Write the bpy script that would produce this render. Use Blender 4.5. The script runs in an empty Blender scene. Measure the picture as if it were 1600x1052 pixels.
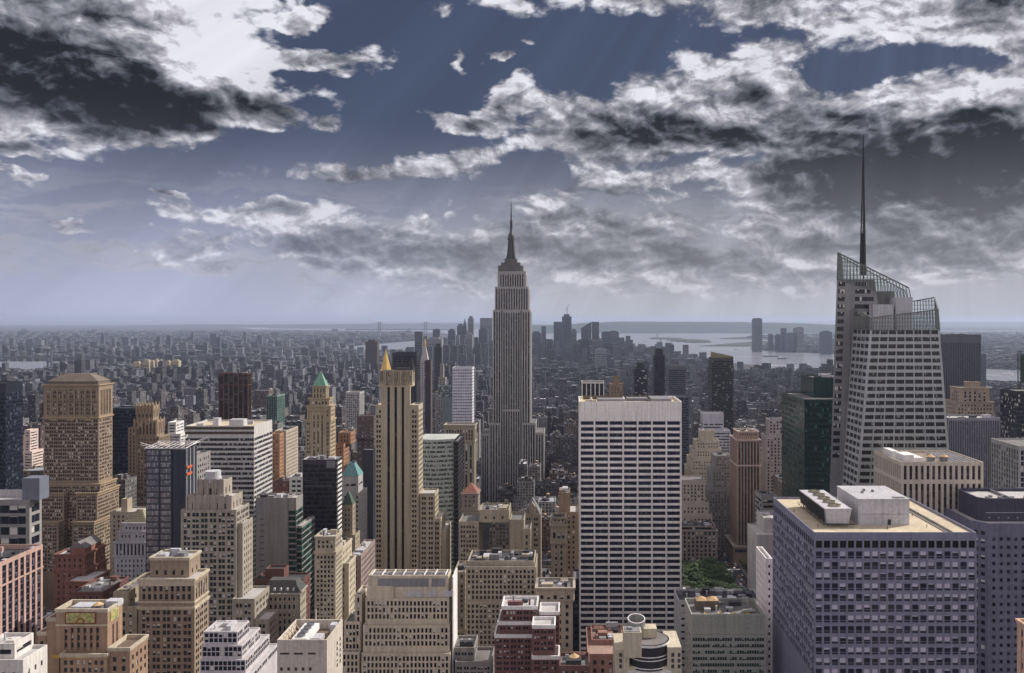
import bpy, bmesh, math, random
from math import radians, atan, atan2, hypot, pi, sin, cos, sqrt
from mathutils import Vector, Matrix
random.seed(7)
scene = bpy.context.scene
col = scene.collection
F = 1360.0          # focal length in photo pixels
VX, VY = 888.0, 500.0   # vanishing point of the avenues in the photo
CAMZ = 260.0
# ---------------------------------------------------------------- camera
cd = bpy.data.cameras.new('camera'); cam = bpy.data.objects.new('camera', cd); col.objects.link(cam)
cam.location = (0, 0, CAMZ); cam.rotation_euler = (radians(90), 0, 0)
cd.sensor_width = 36; cd.lens = 36 * F / 1600
cd.shift_x = -(VX - 800) / 1600; cd.shift_y = -(526 - VY) / 1600
cd.clip_start = 1; cd.clip_end = 400000
scene.camera = cam
scene.view_settings.view_transform = 'Standard'; scene.view_settings.look = 'None'
scene.view_settings.exposure = 0.0; scene.view_settings.gamma = 1.0
scene.view_settings.use_curve_mapping = False
SUN_AZ, SUN_EL = 60.0, 38.0
# ---------------------------------------------------------------- sky
world = bpy.data.worlds.new('World'); scene.world = world; world.use_nodes = True
WN = world.node_tree; WN.nodes.clear()
def nd(tree, t, **kw):
    n = tree.nodes.new(t)
    for k, v in kw.items(): setattr(n, k, v)
    return n
def put(tree, sock, v):
    if isinstance(v, bpy.types.NodeSocket): tree.links.new(v, sock)
    elif v is not None: sock.default_value = v
def mth(tree, op, a, b=None, c=None, clamp=False):
    n = nd(tree, 'ShaderNodeMath', operation=op, use_clamp=clamp)
    put(tree, n.inputs[0], a); put(tree, n.inputs[1], b); put(tree, n.inputs[2], c)
    return n.outputs[0]
def mixc(tree, f, a, b, blend='MIX'):
    n = nd(tree, 'ShaderNodeMix', data_type='RGBA', blend_type=blend)
    put(tree, n.inputs[0], f)
    put(tree, n.inputs[6], a if isinstance(a, bpy.types.NodeSocket) else (*a, 1))
    put(tree, n.inputs[7], b if isinstance(b, bpy.types.NodeSocket) else (*b, 1))
    return n.outputs[2]
def smooth(tree, v, lo, hi, a=0.0, b=1.0):
    n = nd(tree, 'ShaderNodeMapRange', interpolation_type='SMOOTHSTEP')
    put(tree, n.inputs[0], v)
    for i, x in enumerate((lo, hi, a, b)): n.inputs[i + 1].default_value = x
    return n.outputs[0]
def vmath(tree, op, a, b=None):
    n = nd(tree, 'ShaderNodeVectorMath', operation=op)
    for s, v in zip(n.inputs, (a, b)):
        if v is not None: put(tree, s, v)
    return n.outputs[0]
def sky():
    T = WN
    tc = nd(T, 'ShaderNodeTexCoord'); sp = nd(T, 'ShaderNodeSeparateXYZ'); T.links.new(tc.outputs['Generated'], sp.inputs[0])
    x, y, z = sp.outputs
    az = mth(T, 'ARCTAN2', x, y)
    el = mth(T, 'ARCSINE', z)
    P = nd(T, 'ShaderNodeCombineXYZ'); put(T, P.inputs[0], az); put(T, P.inputs[1], el); P = P.outputs[0]
    # cloud deck coordinates (perspective towards the horizon)
    den = mth(T, 'ADD', mth(T, 'MAXIMUM', z, 0.0), 0.16)
    Q = nd(T, 'ShaderNodeCombineXYZ')
    put(T, Q.inputs[0], mth(T, 'DIVIDE', x, den)); put(T, Q.inputs[1], mth(T, 'DIVIDE', y, den)); Q = Q.outputs[0]
    def noise(vec, scale, detail, rough=0.58, off=(0, 0, 0), color=False):
        v = vmath(T, 'ADD', vec, off)
        n = nd(T, 'ShaderNodeTexNoise', noise_dimensions='3D')
        put(T, n.inputs['Vector'], v); n.inputs['Scale'].default_value = scale
        n.inputs['Detail'].default_value = detail; n.inputs['Roughness'].default_value = rough
        return n.outputs['Color' if color else 'Fac']
    # stretch for billows: azimuth and elevation space, finer near the horizon
    mp = nd(T, 'ShaderNodeMapping'); mp.inputs['Scale'].default_value = (1.0, 1.7, 1.0); put(T, mp.inputs[0], P)
    PS = mp.outputs[0]
    wc = noise(PS, 5.0, 5, 0.62, (3.1, 1.7, 0), True)
    wv = vmath(T, 'MULTIPLY', vmath(T, 'SUBTRACT', wc, (0.5, 0.5, 0.5)), (0.22, 0.11, 0))
    PW = vmath(T, 'ADD', P, wv)
    def blobs(lst):
        tot = None
        for (px, py, rx, ry, rot, w) in lst:
            a = atan((px - VX) / F); e = atan((VY - py) / hypot(F, px - VX))
            c = cos(a)
            m = nd(T, 'ShaderNodeMapping', vector_type='TEXTURE')
            m.inputs['Location'].default_value = (a, e, 0); m.inputs['Rotation'].default_value = (0, 0, radians(rot))
            m.inputs['Scale'].default_value = (rx / F * c * c * 1.1, ry / F * c * 1.1, 1)
            put(T, m.inputs[0], PW)
            g = nd(T, 'ShaderNodeTexGradient', gradient_type='SPHERICAL'); put(T, g.inputs[0], m.outputs[0])
            tot = mth(T, 'MULTIPLY_ADD', g.outputs['Fac'], w, tot if tot is not None else 0.0)
        return tot
    dens_b = blobs([
        (60, 110, 330, 150, 0, 2.0), (240, 60, 230, 150, 0, 2.2), (430, 160, 125, 50, -10, 1.8), (370, 110, 110, 60, 0, 1.6), (330, 190, 240, 45, 0, .8), (340, 30, 110, 110, 0, 1.2),
        (530, 72, 95, 30, 8, 2.3), (445, 8, 55, 22, 0, 2.0), (717, 75, 18, 26, 0, .9), (690, 20, 60, 22, -25, 1.0), (800, 8, 150, 28, 0, 1.1),
        (800, 155, 90, 32, 5, 2.6), (722, 186, 80, 24, -8, 2.0), (790, 88, 40, 12, 0, 1.2), (822, 62, 30, 11, 0, 1.2),
        (560, 272, 200, 26, 4, 1.3), (720, 252, 200, 42, 0, 1.2), (950, 220, 200, 65, 3, 1.25), (1040, 180, 230, 75, 8, 1.5), (1150, 120, 170, 95, 12, 1.3), (1280, 190, 260, 70, -3, 1.3),
        (1480, 210, 330, 125, 0, 2.6), (1320, 275, 280, 60, 0, 1.5), (1100, 275, 220, 26, 5, .8), (955, 297, 75, 30, 0, 1.1),
        (1440, 38, 240, 55, 0, 1.6), (1200, 5, 260, 40, 0, 1.3), (1590, 75, 60, 60, 0, 1.2), (1000, -5, 150, 25, 0, .9),
        (35, 275, 70, 15, 0, 2.0), (30, 228, 90, 24, 0, 2.0), (130, 350, 65, 12, 0, 1.7), (250, 309, 36, 10, 0, 1.6), (90, 411, 90, 8, 0, .35),
        (350, 335, 170, 24, 0, 1.3), (430, 380, 300, 36, 0, 1.0), (700, 370, 400, 55, 0, 1.2), (700, 425, 450, 60, 0, .8), (1150, 370, 450, 100, 0, 1.2), (1500, 350, 330, 90, 0, 1.6), (1200, 430, 540, 50, 0, .8), (1500, 430, 300, 45, 0, .8)])
    dark_b = blobs([(100, 115, 380, 85, -4, 1.35), (30, 30, 180, 60, 0, .7), (280, 150, 260, 50, -4, 1.0), (440, 170, 130, 34, -5, .7), (340, 30, 60, 60, 0, .3),
        (1500, 250, 360, 95, 0, 1.6), (1400, 290, 420, 50, 0, 1.0), (1150, 200, 220, 40, 3, .9), (960, 210, 130, 35, 0, .7), (955, 305, 80, 26, 0, .8),
        (480, 380, 170, 24, 0, .7), (1560, 10, 220, 34, 0, 1.0), (1200, 8, 200, 20, 0, .5), (650, 430, 300, 40, 0, .35), (1050, 395, 300, 30, 0, .55), (1480, 385, 260, 40, 0, .6), (840, 400, 140, 30, 0, .4),(600, 290, 230, 22, 0, .5), (700, 380, 500, 50, 0, .35), (1200, 370, 500, 60, 0, .4)])
    white_b = blobs([(270, 45, 190, 95, 0, .9), (375, 75, 110, 130, 0, 1.6), (465, 130, 90, 34, -10, .9), (1470, 145, 260, 32, 0, 1.0), (1140, 110, 150, 70, 0, .45), (1430, 30, 200, 30, 0, .5), (800, 150, 80, 30, 0, .5), (540, 70, 90, 30, 0, .4)])
    def billow(off, sc, det):
        n = nd(T, 'ShaderNodeTexVoronoi', voronoi_dimensions='2D', feature='SMOOTH_F1'); put(T, n.inputs['Vector'], vmath(T, 'ADD', PB, off))
        n.inputs['Scale'].default_value = sc; n.inputs['Detail'].default_value = det; n.inputs['Roughness'].default_value = 0.55; n.inputs['Lacunarity'].default_value = 2.1; n.inputs['Smoothness'].default_value = 0.35
        return mth(T, 'SUBTRACT', 1.0, n.outputs['Distance'])
    PB = vmath(T, 'ADD', PS, vmath(T, 'MULTIPLY', vmath(T, 'SUBTRACT', noise(PS, 11.0, 4, 0.55, (7, 2, 0), True), (0.5, 0.5, 0.5)), (0.065, 0.065, 0)))
    f1 = noise(PS, 8.0, 7, 0.56)
    b1 = billow((0, 0, 0), 13.0, 4.0); b2 = billow((-0.004, -0.010, 0), 13.0, 4.0)
    f1s = noise(PS, 8.0, 7, 0.56, (-0.010, -0.026, 0))
    shp = mth(T, 'ADD', mth(T, 'MULTIPLY', mth(T, 'SUBTRACT', f1, 0.5), 2.2), mth(T, 'MULTIPLY', mth(T, 'SUBTRACT', b1, 0.55), 0.9))
    inside = mth(T, 'MULTIPLY', dens_b, 3.0, clamp=True)
    d = mth(T, 'ADD', mth(T, 'MULTIPLY', shp, mth(T, 'ADD', mth(T, 'MULTIPLY', inside, 0.7), 0.3)), dens_b)
    # generic cloud cover away from the photographed part of the sky (overhead and behind)
    gen = noise(Q, 1.1, 8, 0.6, (5, 9, 1))
    away = mth(T, 'MAXIMUM', smooth(T, el, 0.42, 0.62), smooth(T, mth(T, 'ABSOLUTE', az), 0.85, 1.15))
    d = mth(T, 'ADD', mth(T, 'MULTIPLY', d, mth(T, 'SUBTRACT', 1.0, away)), mth(T, 'MULTIPLY', mth(T, 'MULTIPLY_ADD', gen, 4.0, -1.4), away))
    cover = smooth(T, d, 0.08, 0.66)
    rel = mth(T, 'ADD', mth(T, 'MULTIPLY', mth(T, 'SUBTRACT', f1, f1s), 2.0), mth(T, 'MULTIPLY', mth(T, 'SUBTRACT', b1, b2), 0.95))
    thick = smooth(T, d, 0.45, 1.8)
    dk = mth(T, 'SUBTRACT', mth(T, 'ADD', mth(T, 'MULTIPLY', dark_b, 0.84), mth(T, 'MULTIPLY', thick, 0.62)), mth(T, 'MULTIPLY', white_b, 1.1))
    lum = mth(T, 'SUBTRACT', mth(T, 'ADD', 0.74, rel), mth(T, 'MULTIPLY', dk, 0.50))
    lum = mth(T, 'ADD', lum, mth(T, 'MULTIPLY', mth(T, 'SUBTRACT', f1, 0.5), 0.25))
    ramp = nd(T, 'ShaderNodeValToRGB'); put(T, ramp.inputs[0], lum)
    cr = ramp.color_ramp
    stops = [(0.0, (0.020, 0.022, 0.028)), (0.15, (0.052, 0.057, 0.074)), (0.36, (0.13, 0.137, 0.165)), (0.58, (0.25, 0.255, 0.30)), (0.78, (0.46, 0.45, 0.50)), (1.0, (0.78, 0.78, 0.85))]
    while len(cr.elements) < len(stops): cr.elements.new(0.5)
    for e, (p, c) in zip(cr.elements, stops): e.position = p; e.color = (*c, 1)
    cloud = ramp.outputs[0]
    # clear sky: Nishita, toned, with a paler band towards the horizon
    sk = nd(T, 'ShaderNodeTexSky', sky_type='NISHITA'); sk.sun_disc = False
    sk.sun_elevation = radians(SUN_EL); sk.sun_rotation = radians(SUN_AZ); sk.altitude = 200; sk.dust_density = 1.0
    nis = vmath(T, 'MULTIPLY', sk.outputs[0], (0.018, 0.017, 0.018))
    nis = mixc(T, 0.6, nis, (0.080, 0.104, 0.190))
    hz = mth(T, 'POWER', smooth(T, el, 0.24, 0.0), 1.15)
    hcol = mixc(T, smooth(T, az, -0.45, 0.1), (0.48, 0.51, 0.68), (0.52, 0.52, 0.58))
    clear = mixc(T, mth(T, 'MULTIPLY', hz, 0.93), nis, hcol)
    # thin distant cloud streets low over the horizon
    mq = nd(T, 'ShaderNodeMapping'); mq.inputs['Scale'].default_value = (2.2, 22.0, 1.0); put(T, mq.inputs[0], PW)
    st1 = noise(mq.outputs[0], 1.6, 6, 0.6, (2, 4, 0))
    band = mth(T, 'MULTIPLY', smooth(T, st1, 0.46, 0.62), mth(T, 'MULTIPLY', smooth(T, el, 0.015, 0.05), smooth(T, el, 0.17, 0.09)))
    clear = mixc(T, mth(T, 'MULTIPLY', band, 0.6), clear, mixc(T, smooth(T, st1, 0.52, 0.72), (0.50, 0.50, 0.55), (0.17, 0.18, 0.22)))
    # shafts of light fanning out from the sun direction
    sa, se = radians(26), radians(50)
    ang = mth(T, 'ARCTAN2', mth(T, 'SUBTRACT', az, sa), mth(T, 'SUBTRACT', se, el))
    cb = nd(T, 'ShaderNodeCombineXYZ'); put(T, cb.inputs[0], ang)
    ray = noise(cb.outputs[0], 14.0, 3, 0.6)
    ray = smooth(T, ray, 0.30, 0.75, 0.90, 1.13)
    cover2 = mth(T, 'MULTIPLY', cover, smooth(T, el, 0.0, 0.06, 0.2, 1.0))
    hzc = mixc(T, mth(T, 'MULTIPLY', hz, 0.42), cloud, hcol)
    out = mixc(T, cover2, clear, hzc)
    r = nd(T, 'ShaderNodeMix', data_type='RGBA', blend_type='MULTIPLY'); r.inputs[0].default_value = 1
    put(T, r.inputs[6], out); rc = nd(T, 'ShaderNodeCombineXYZ')
    for s in rc.inputs: put(T, s, ray)
    put(T, r.inputs[7], rc.outputs[0])
    out = mixc(T, away, r.outputs[2], mixc(T, 1.0, out, (1.10, 1.0, 0.90), 'MULTIPLY'))
    # the sky behind the viewer and overhead is brighter: sunlit cloud in front of the light
    gain = mth(T, 'ADD', 1.0, mth(T, 'MULTIPLY', away, AMB))
    bg = nd(T, 'ShaderNodeBackground'); put(T, bg.inputs[0], out); put(T, bg.inputs[1], gain)
    o = nd(T, 'ShaderNodeOutputWorld'); T.links.new(bg.outputs[0], o.inputs[0])
AMB = 0.72
sky()
world.cycles.sampling_method = 'MANUAL'; world.cycles.sample_map_resolution = 512
# ---------------------------------------------------------------- sun
sl = bpy.data.lights.new('sun', 'SUN'); so = bpy.data.objects.new('sun', sl); col.objects.link(so)
sl.energy = 5.0; sl.angle = radians(0.5); sl.color = (1.0, 0.93, 0.82)
sd = Vector((sin(radians(SUN_AZ)) * cos(radians(SUN_EL)), cos(radians(SUN_AZ)) * cos(radians(SUN_EL)), sin(radians(SUN_EL))))
so.rotation_euler = sd.to_track_quat('Z', 'Y').to_euler()
# ================================================================ helpers
def wx(px, D): return (px - VX) * D / F
def wz(py, D): return CAMZ - (py - VY) * D / F
def gp(px, py):
    D = CAMZ * F / (py - VY); return ((px - VX) * D / F, D)
MATS = {}
def mat(name, rgb, rough=0.85, var=0.34, streak=0.38, scale=0.05, spec=0.3, metal=0.0, brick=None):
    if name in MATS: return MATS[name]
    m = bpy.data.materials.new(name); m.use_nodes = True; T = m.node_tree
    b = T.nodes['Principled BSDF']; b.inputs['Roughness'].default_value = rough
    b.inputs['Specular IOR Level'].default_value = spec; b.inputs['Metallic'].default_value = metal
    g = nd(T, 'ShaderNodeNewGeometry')
    n1 = nd(T, 'ShaderNodeTexNoise'); n1.inputs['Scale'].default_value = scale; n1.inputs['Detail'].default_value = 5; n1.inputs['Roughness'].default_value = 0.65
    T.links.new(g.outputs['Position'], n1.inputs['Vector'])
    mp = nd(T, 'ShaderNodeMapping'); mp.inputs['Scale'].default_value = (0.9, 0.9, 0.035); T.links.new(g.outputs['Position'], mp.inputs[0])
    n2 = nd(T, 'ShaderNodeTexNoise'); n2.inputs['Scale'].default_value = 1.0; n2.inputs['Detail'].default_value = 4; T.links.new(mp.outputs[0], n2.inputs['Vector'])
    n3 = nd(T, 'ShaderNodeTexNoise'); n3.inputs['Scale'].default_value = 0.9; n3.inputs['Detail'].default_value = 3; T.links.new(g.outputs['Position'], n3.inputs['Vector'])
    f = mth(T, 'ADD', mth(T, 'MULTIPLY', mth(T, 'SUBTRACT', n1.outputs['Fac'], 0.5), var * 2.2), mth(T, 'MULTIPLY', mth(T, 'SUBTRACT', n2.outputs['Fac'], 0.5), streak * 2.2))
    f = mth(T, 'ADD', mth(T, 'ADD', f, mth(T, 'MULTIPLY', mth(T, 'SUBTRACT', n3.outputs['Fac'], 0.5), 0.55)), 1.0)
    cb = nd(T, 'ShaderNodeCombineXYZ')
    for s in cb.inputs: put(T, s, f)
    c = mixc(T, 1.0, cb.outputs[0], rgb, 'MULTIPLY')
    T.links.new(c, b.inputs['Base Color'])
    MATS[name] = m; return m
def glassmat(name, tint=(0.012, 0.016, 0.024), blind=(0.66, 0.64, 0.60), amt=0.30, frame=(0.05, 0.05, 0.055), fw=0.06, rough=0.08, sash=True, spec=0.32, coat=0.0):
    """window panes: dark glossy glass, each pane with its own blind height, a frame round it (UV 0..1 per pane)"""
    if name in MATS: return MATS[name]
    m = bpy.data.materials.new(name); m.use_nodes = True; T = m.node_tree
    b = T.nodes['Principled BSDF']
    uv = nd(T, 'ShaderNodeUVMap'); uv.uv_map = 'UVMap'
    sp = nd(T, 'ShaderNodeSeparateXYZ'); T.links.new(uv.outputs[0], sp.inputs[0]); U, V, _ = sp.outputs
    oi = nd(T, 'ShaderNodeObjectInfo'); g = nd(T, 'ShaderNodeNewGeometry')
    fu = mth(T, 'FLOOR', U); fv = mth(T, 'FLOOR', V); u = mth(T, 'FRACT', U); v = mth(T, 'FRACT', V)
    cb = nd(T, 'ShaderNodeCombineXYZ'); put(T, cb.inputs[0], fu); put(T, cb.inputs[1], fv)
    put(T, cb.inputs[2], mth(T, 'ADD', mth(T, 'MULTIPLY', oi.outputs['Random'], 37.0), mth(T, 'MULTIPLY', g.outputs['Random Per Island'], 91.0)))
    wn = nd(T, 'ShaderNodeTexWhiteNoise', noise_dimensions='3D'); T.links.new(cb.outputs[0], wn.inputs['Vector'])
    s3 = nd(T, 'ShaderNodeSeparateColor'); T.links.new(wn.outputs['Color'], s3.inputs[0]); r1, r2, r3 = s3.outputs
    vb = .30 if sash == 'low' else 0.0
    has = mth(T, 'LESS_THAN', r1, amt)
    lvl = mth(T, 'MULTIPLY', mth(T, 'MULTIPLY', r2, 1.1), has)
    bl = mth(T, 'GREATER_THAN', v, mth(T, 'MAXIMUM', vb, mth(T, 'SUBTRACT', 1.0, lvl)))
    gl = mixc(T, mth(T, 'MULTIPLY', r3, 0.8), tint, tuple(min(1, t * 2.2 + 0.006) for t in tint))
    bc = mixc(T, r3, blind, tuple(t * 0.78 for t in blind))
    c = mixc(T, bl, gl, bc)
    fr = mth(T, 'MAXIMUM', mth(T, 'LESS_THAN', u, fw), mth(T, 'MAXIMUM', mth(T, 'GREATER_THAN', u, 1 - fw), mth(T, 'LESS_THAN', v, fw * 0.8)))
    if sash: fr = mth(T, 'MAXIMUM', fr, mth(T, 'LESS_THAN', mth(T, 'ABSOLUTE', mth(T, 'SUBTRACT', v, vb or 0.48)), 0.05 if vb else 0.03))
    c = mixc(T, fr, c, frame)
    T.links.new(c, b.inputs['Base Color'])
    put(T, b.inputs['Roughness'], mth(T, 'MAXIMUM', mth(T, 'MULTIPLY', bl, 0.35), mth(T, 'MAXIMUM', mth(T, 'MULTIPLY', fr, 0.5), rough)))
    b.inputs['Specular IOR Level'].default_value = spec
    # slight unevenness of the panes
    n = nd(T, 'ShaderNodeTexNoise'); n.inputs['Scale'].default_value = 0.35; T.links.new(g.outputs['Position'], n.inputs['Vector'])
    bp = nd(T, 'ShaderNodeBump'); bp.inputs['Strength'].default_value = 0.15; bp.inputs['Distance'].default_value = 0.3
    put(T, bp.inputs['Height'], mth(T, 'ADD', n.outputs['Fac'], mth(T, 'MULTIPLY', r3, u))); T.links.new(bp.outputs[0], b.inputs['Normal'])
    MATS[name] = m; return m
class MB:
    def __init__(s): s.v = []; s.f = []; s.m = []; s.uv = {}
    def poly(s, pts, m=0, uv=None):
        k = len(s.v); s.v.extend([tuple(p) for p in pts])
        if uv: s.uv[len(s.f)] = uv
        s.f.append(tuple(range(k, k + len(pts)))); s.m.append(m)
    def box(s, x0, x1, y0, y1, z0, z1, m=0, bottom=True):
        k = len(s.v)
        s.v.extend([(x0, y0, z0), (x1, y0, z0), (x1, y1, z0), (x0, y1, z0), (x0, y0, z1), (x1, y0, z1), (x1, y1, z1), (x0, y1, z1)])
        fs = [(0, 1, 5, 4), (1, 2, 6, 5), (2, 3, 7, 6), (3, 0, 4, 7), (4, 5, 6, 7)] + ([(3, 2, 1, 0)] if bottom else [])
        for f in fs: s.f.append(tuple(k + i for i in f)); s.m.append(m)
        return s
    def loft(s, r0, r1, m=0, cap=True):
        """rings of points (ccw seen from above), r0 below r1"""
        k = len(s.v); n = len(r0); s.v.extend([tuple(p) for p in r0]); s.v.extend([tuple(p) for p in r1])
        for i in range(n): j = (i + 1) % n; s.f.append((k + i, k + j, k + n + j, k + n + i)); s.m.append(m)
        if cap: s.f.append(tuple(k + n + i for i in range(n))); s.m.append(m); s.f.append(tuple(k + n - 1 - i for i in range(n))); s.m.append(m)
        return s
    def cyl(s, cx, cy, z0, z1, r0, r1=None, n=12, m=0, cap=True, rot=0.0):
        r1 = r0 if r1 is None else r1
        R = lambda r, z: [(cx + r * cos(rot + 2 * pi * i / n), cy + r * sin(rot + 2 * pi * i / n), z) for i in range(n)]
        return s.loft(R(r0, z0), R(max(r1, 0.001), z1), m, cap)
    def bar(s, a, b, t, m=0):
        a = Vector(a); b = Vector(b); d = (b - a).normalized()
        h = Vector((0, 0, 1)) if abs(d.z) < 0.9 else Vector((1, 0, 0))
        p = d.cross(h).normalized() * t; q = d.cross(p).normalized() * t
        return s.loft([a - p - q, a + p - q, a + p + q, a - p + q], [b - p - q, b + p - q, b + p + q, b - p + q], m)
    def pyramid(s, x0, x1, y0, y1, z0, z1, tx=0.0, ty=None, m=0):
        cx, cy = (x0 + x1) / 2, (y0 + y1) / 2; ty = tx if ty is None else ty
        hx, hy = max((x1 - x0) / 2 * tx, .01), max((y1 - y0) / 2 * ty, .01)
        return s.loft([(x0, y0, z0), (x1, y0, z0), (x1, y1, z0), (x0, y1, z0)], [(cx - hx, cy - hy, z1), (cx + hx, cy - hy, z1), (cx + hx, cy + hy, z1), (cx - hx, cy + hy, z1)], m)
    def mesh(s, name, mats, org=(0, 0, 0)):
        me = bpy.data.meshes.new(name)
        ox, oy, oz = org
        vs = s.v if org == (0, 0, 0) else [(a - ox, b - oy, c - oz) for a, b, c in s.v]
        me.from_pydata(vs, [], s.f)
        for m in mats: me.materials.append(m)
        if len(mats) > 1: me.polygons.foreach_set('material_index', s.m)
        if s.uv:
            ul = me.uv_layers.new(name='UVMap'); arr = [0.0] * (2 * len(me.loops)); k = 0
            for i, f in enumerate(s.f):
                u = s.uv.get(i)
                if u:
                    for j, (a, b) in enumerate(u): arr[2 * (k + j)] = a; arr[2 * (k + j) + 1] = b
                k += len(f)
            ul.data.foreach_set('uv', arr)
        me.update(); return me
    def build(s, name, mats, parent=None, loc=None, label=None):
        if not s.f: return None
        if not isinstance(mats, (list, tuple)): mats = [mats]
        if loc is None: loc = tuple(parent.location) if parent and parent.type == 'EMPTY' and parent.parent is None else (0, 0, 0)
        o = bpy.data.objects.new(name, s.mesh(name, mats, loc)); col.objects.link(o)
        if parent:
            o.parent = parent
            if not (parent.type == 'EMPTY' and parent.parent is None):
                # sub-part: child of a mesh part whose frame equals the thing's frame
                pass
        else: o.location = loc
        if label: o['label'] = label
        return o
def tag(o, label=None, cat=None, group=None, kind=None):
    if label: o['label'] = label
    if cat: o['category'] = cat
    if group: o['group'] = group
    if kind: o['kind'] = kind
    return o
def empty(name, loc, label, cat, group=None):
    o = bpy.data.objects.new(name, None); col.objects.link(o); o.location = loc; o.empty_display_size = 2
    return tag(o, label, cat, group)
def sub(mb, name, mats, part, root):
    """sub-part of a part (same frame as the part, which sits at the root's origin)"""
    o = mb.build(name, mats, None, tuple(root.location)); o.location = (0, 0, 0); o.parent = part; return o
# facade styles, metres
def ST(mode='punch', bw=4.2, ww=1.5, grp=1, gap=0.4, fh=3.7, wh=2.0, sill=0.9, edge=1.5, top=2.0, rec=0.35, pn=1, tall=None, vp=1):
    return dict(mode=mode, bw=bw, ww=ww, grp=grp, gap=gap, fh=fh, wh=wh, sill=sill, edge=edge, top=top, rec=rec, pn=pn, tall=tall, vp=vp)
FACES = {'F': (0.0, (1, 0), (0, -1)), 'R': (pi / 2, (0, 1), (1, 0)), 'L': (-pi / 2, (0, -1), (-1, 0)), 'B': (pi, (-1, 0), (0, 1))}
def facade(wb, wins, face, x0, x1, y0, y1, z0, z1, st, zlow, m=0, ms=1):
    """wall panel with real openings; windows appended to wins as (face, ox, oy, z, w, h, panes, rows)"""
    rot, (ux, uy), (nx, ny) = FACES[face]
    ox, oy = {'F': (x0, y0), 'R': (x1, y0), 'L': (x0, y1), 'B': (x1, y1)}[face]
    W = (x1 - x0) if face in 'FB' else (y1 - y0)
    def P(s, z, d=0.0): return (ox + ux * s - nx * d, oy + uy * s - ny * d, z)
    def q(s0, s1, a, b, mm=m, d=0.0):
        if s1 - s0 > 1e-4 and b - a > 1e-4: wb.poly([P(s0, a, d), P(s1, a, d), P(s1, b, d), P(s0, b, d)], mm)
    rec = st['rec']
    zb = max(z0, zlow)
    H = z1 - z0
    if W < 2 * st['edge'] + 1.2 or z1 - zb < st['top'] + st['wh'] + 1 or st['mode'] == 'plain':
        q(0, W, z0, z1); return
    n = max(1, int(round((W - 2 * st['edge']) / st['bw']))); bw = (W - 2 * st['edge']) / n
    op = []
    for i in range(n):
        c = st['edge'] + bw * (i + 0.5); g = st['grp']; ww = min(st['ww'], (bw - 0.15 - (g - 1) * st['gap']) / g); tot = g * ww + (g - 1) * st['gap']
        for k in range(g):
            s = c - tot / 2 + k * (ww + st['gap']); op.append((s, s + ww))
    zt = z1 - st['top']
    nf = max(1, int((zt - zb - 0.3) / st['fh']))
    if st['mode'] == 'punch' or st['mode'] == 'horiz':
        if st['mode'] == 'horiz': op = [(st['edge'], W - st['edge'])]
        z = zt
        q(0, W, zt, z1)
        for k in range(nf):
            zf = zt - (k + 1) * st['fh']; a = zf + st['sill']; b = min(a + st['wh'], zf + st['fh'] - 0.1)
            q(0, W, b, z); s = 0.0
            for (p, r) in op:
                q(s, p, a, b); s = r
                wb.poly([P(p, b), P(r, b), P(r, b, rec), P(p, b, rec)][::-1], m)
                wb.poly([P(p, a), P(r, a), P(r, a, rec), P(p, a, rec)], m)
                wb.poly([P(p, a), P(p, a, rec), P(p, b, rec), P(p, b)], m)
                wb.poly([P(r, a), P(r, b), P(r, b, rec), P(r, a, rec)], m)
                wins.append((face, *P(p, a, rec), r - p, b - a, max(1, round((r - p) / st['bw'])) if st['mode'] == 'horiz' else st['pn'], 1))
            q(s, W, a, b); z = a
        q(0, W, z0, z)
    else:   # vert: strips running the height, windows and dark spandrels inside
        zs = zt - nf * st['fh']
        if st['tall']: zs = zb
        q(0, W, zt, z1); q(0, W, z0, zs); s = 0.0
        for (p, r) in op:
            q(s, p, zs, zt); s = r
            wb.poly([P(p, zs), P(p, zs, rec), P(p, zt, rec), P(p, zt)], m)
            wb.poly([P(r, zs), P(r, zt), P(r, zt, rec), P(r, zs, rec)], m)
            wb.poly([P(p, zt), P(r, zt), P(r, zt, rec), P(p, zt, rec)][::-1], m)
            wb.poly([P(p, zs), P(r, zs), P(r, zs, rec), P(p, zs, rec)], m)
            if st['tall']:
                wins.append((face, *P(p, zs, rec), r - p, zt - zs, st['pn'], max(1, int((zt - zs) / st['fh']))))
            else:
                for k in range(nf):
                    zf = zs + k * st['fh']; a = zf + st['sill']; b = min(a + st['wh'], zf + st['fh'])
                    wins.append((face, *P(p, a, rec), r - p, b - a, st['pn'], 1))
                    q(p, r, zf, a, ms, rec); q(p, r, b, zf + st['fh'], ms, rec)
        q(s, W, zs, zt)
WINCACHE = {}
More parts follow.
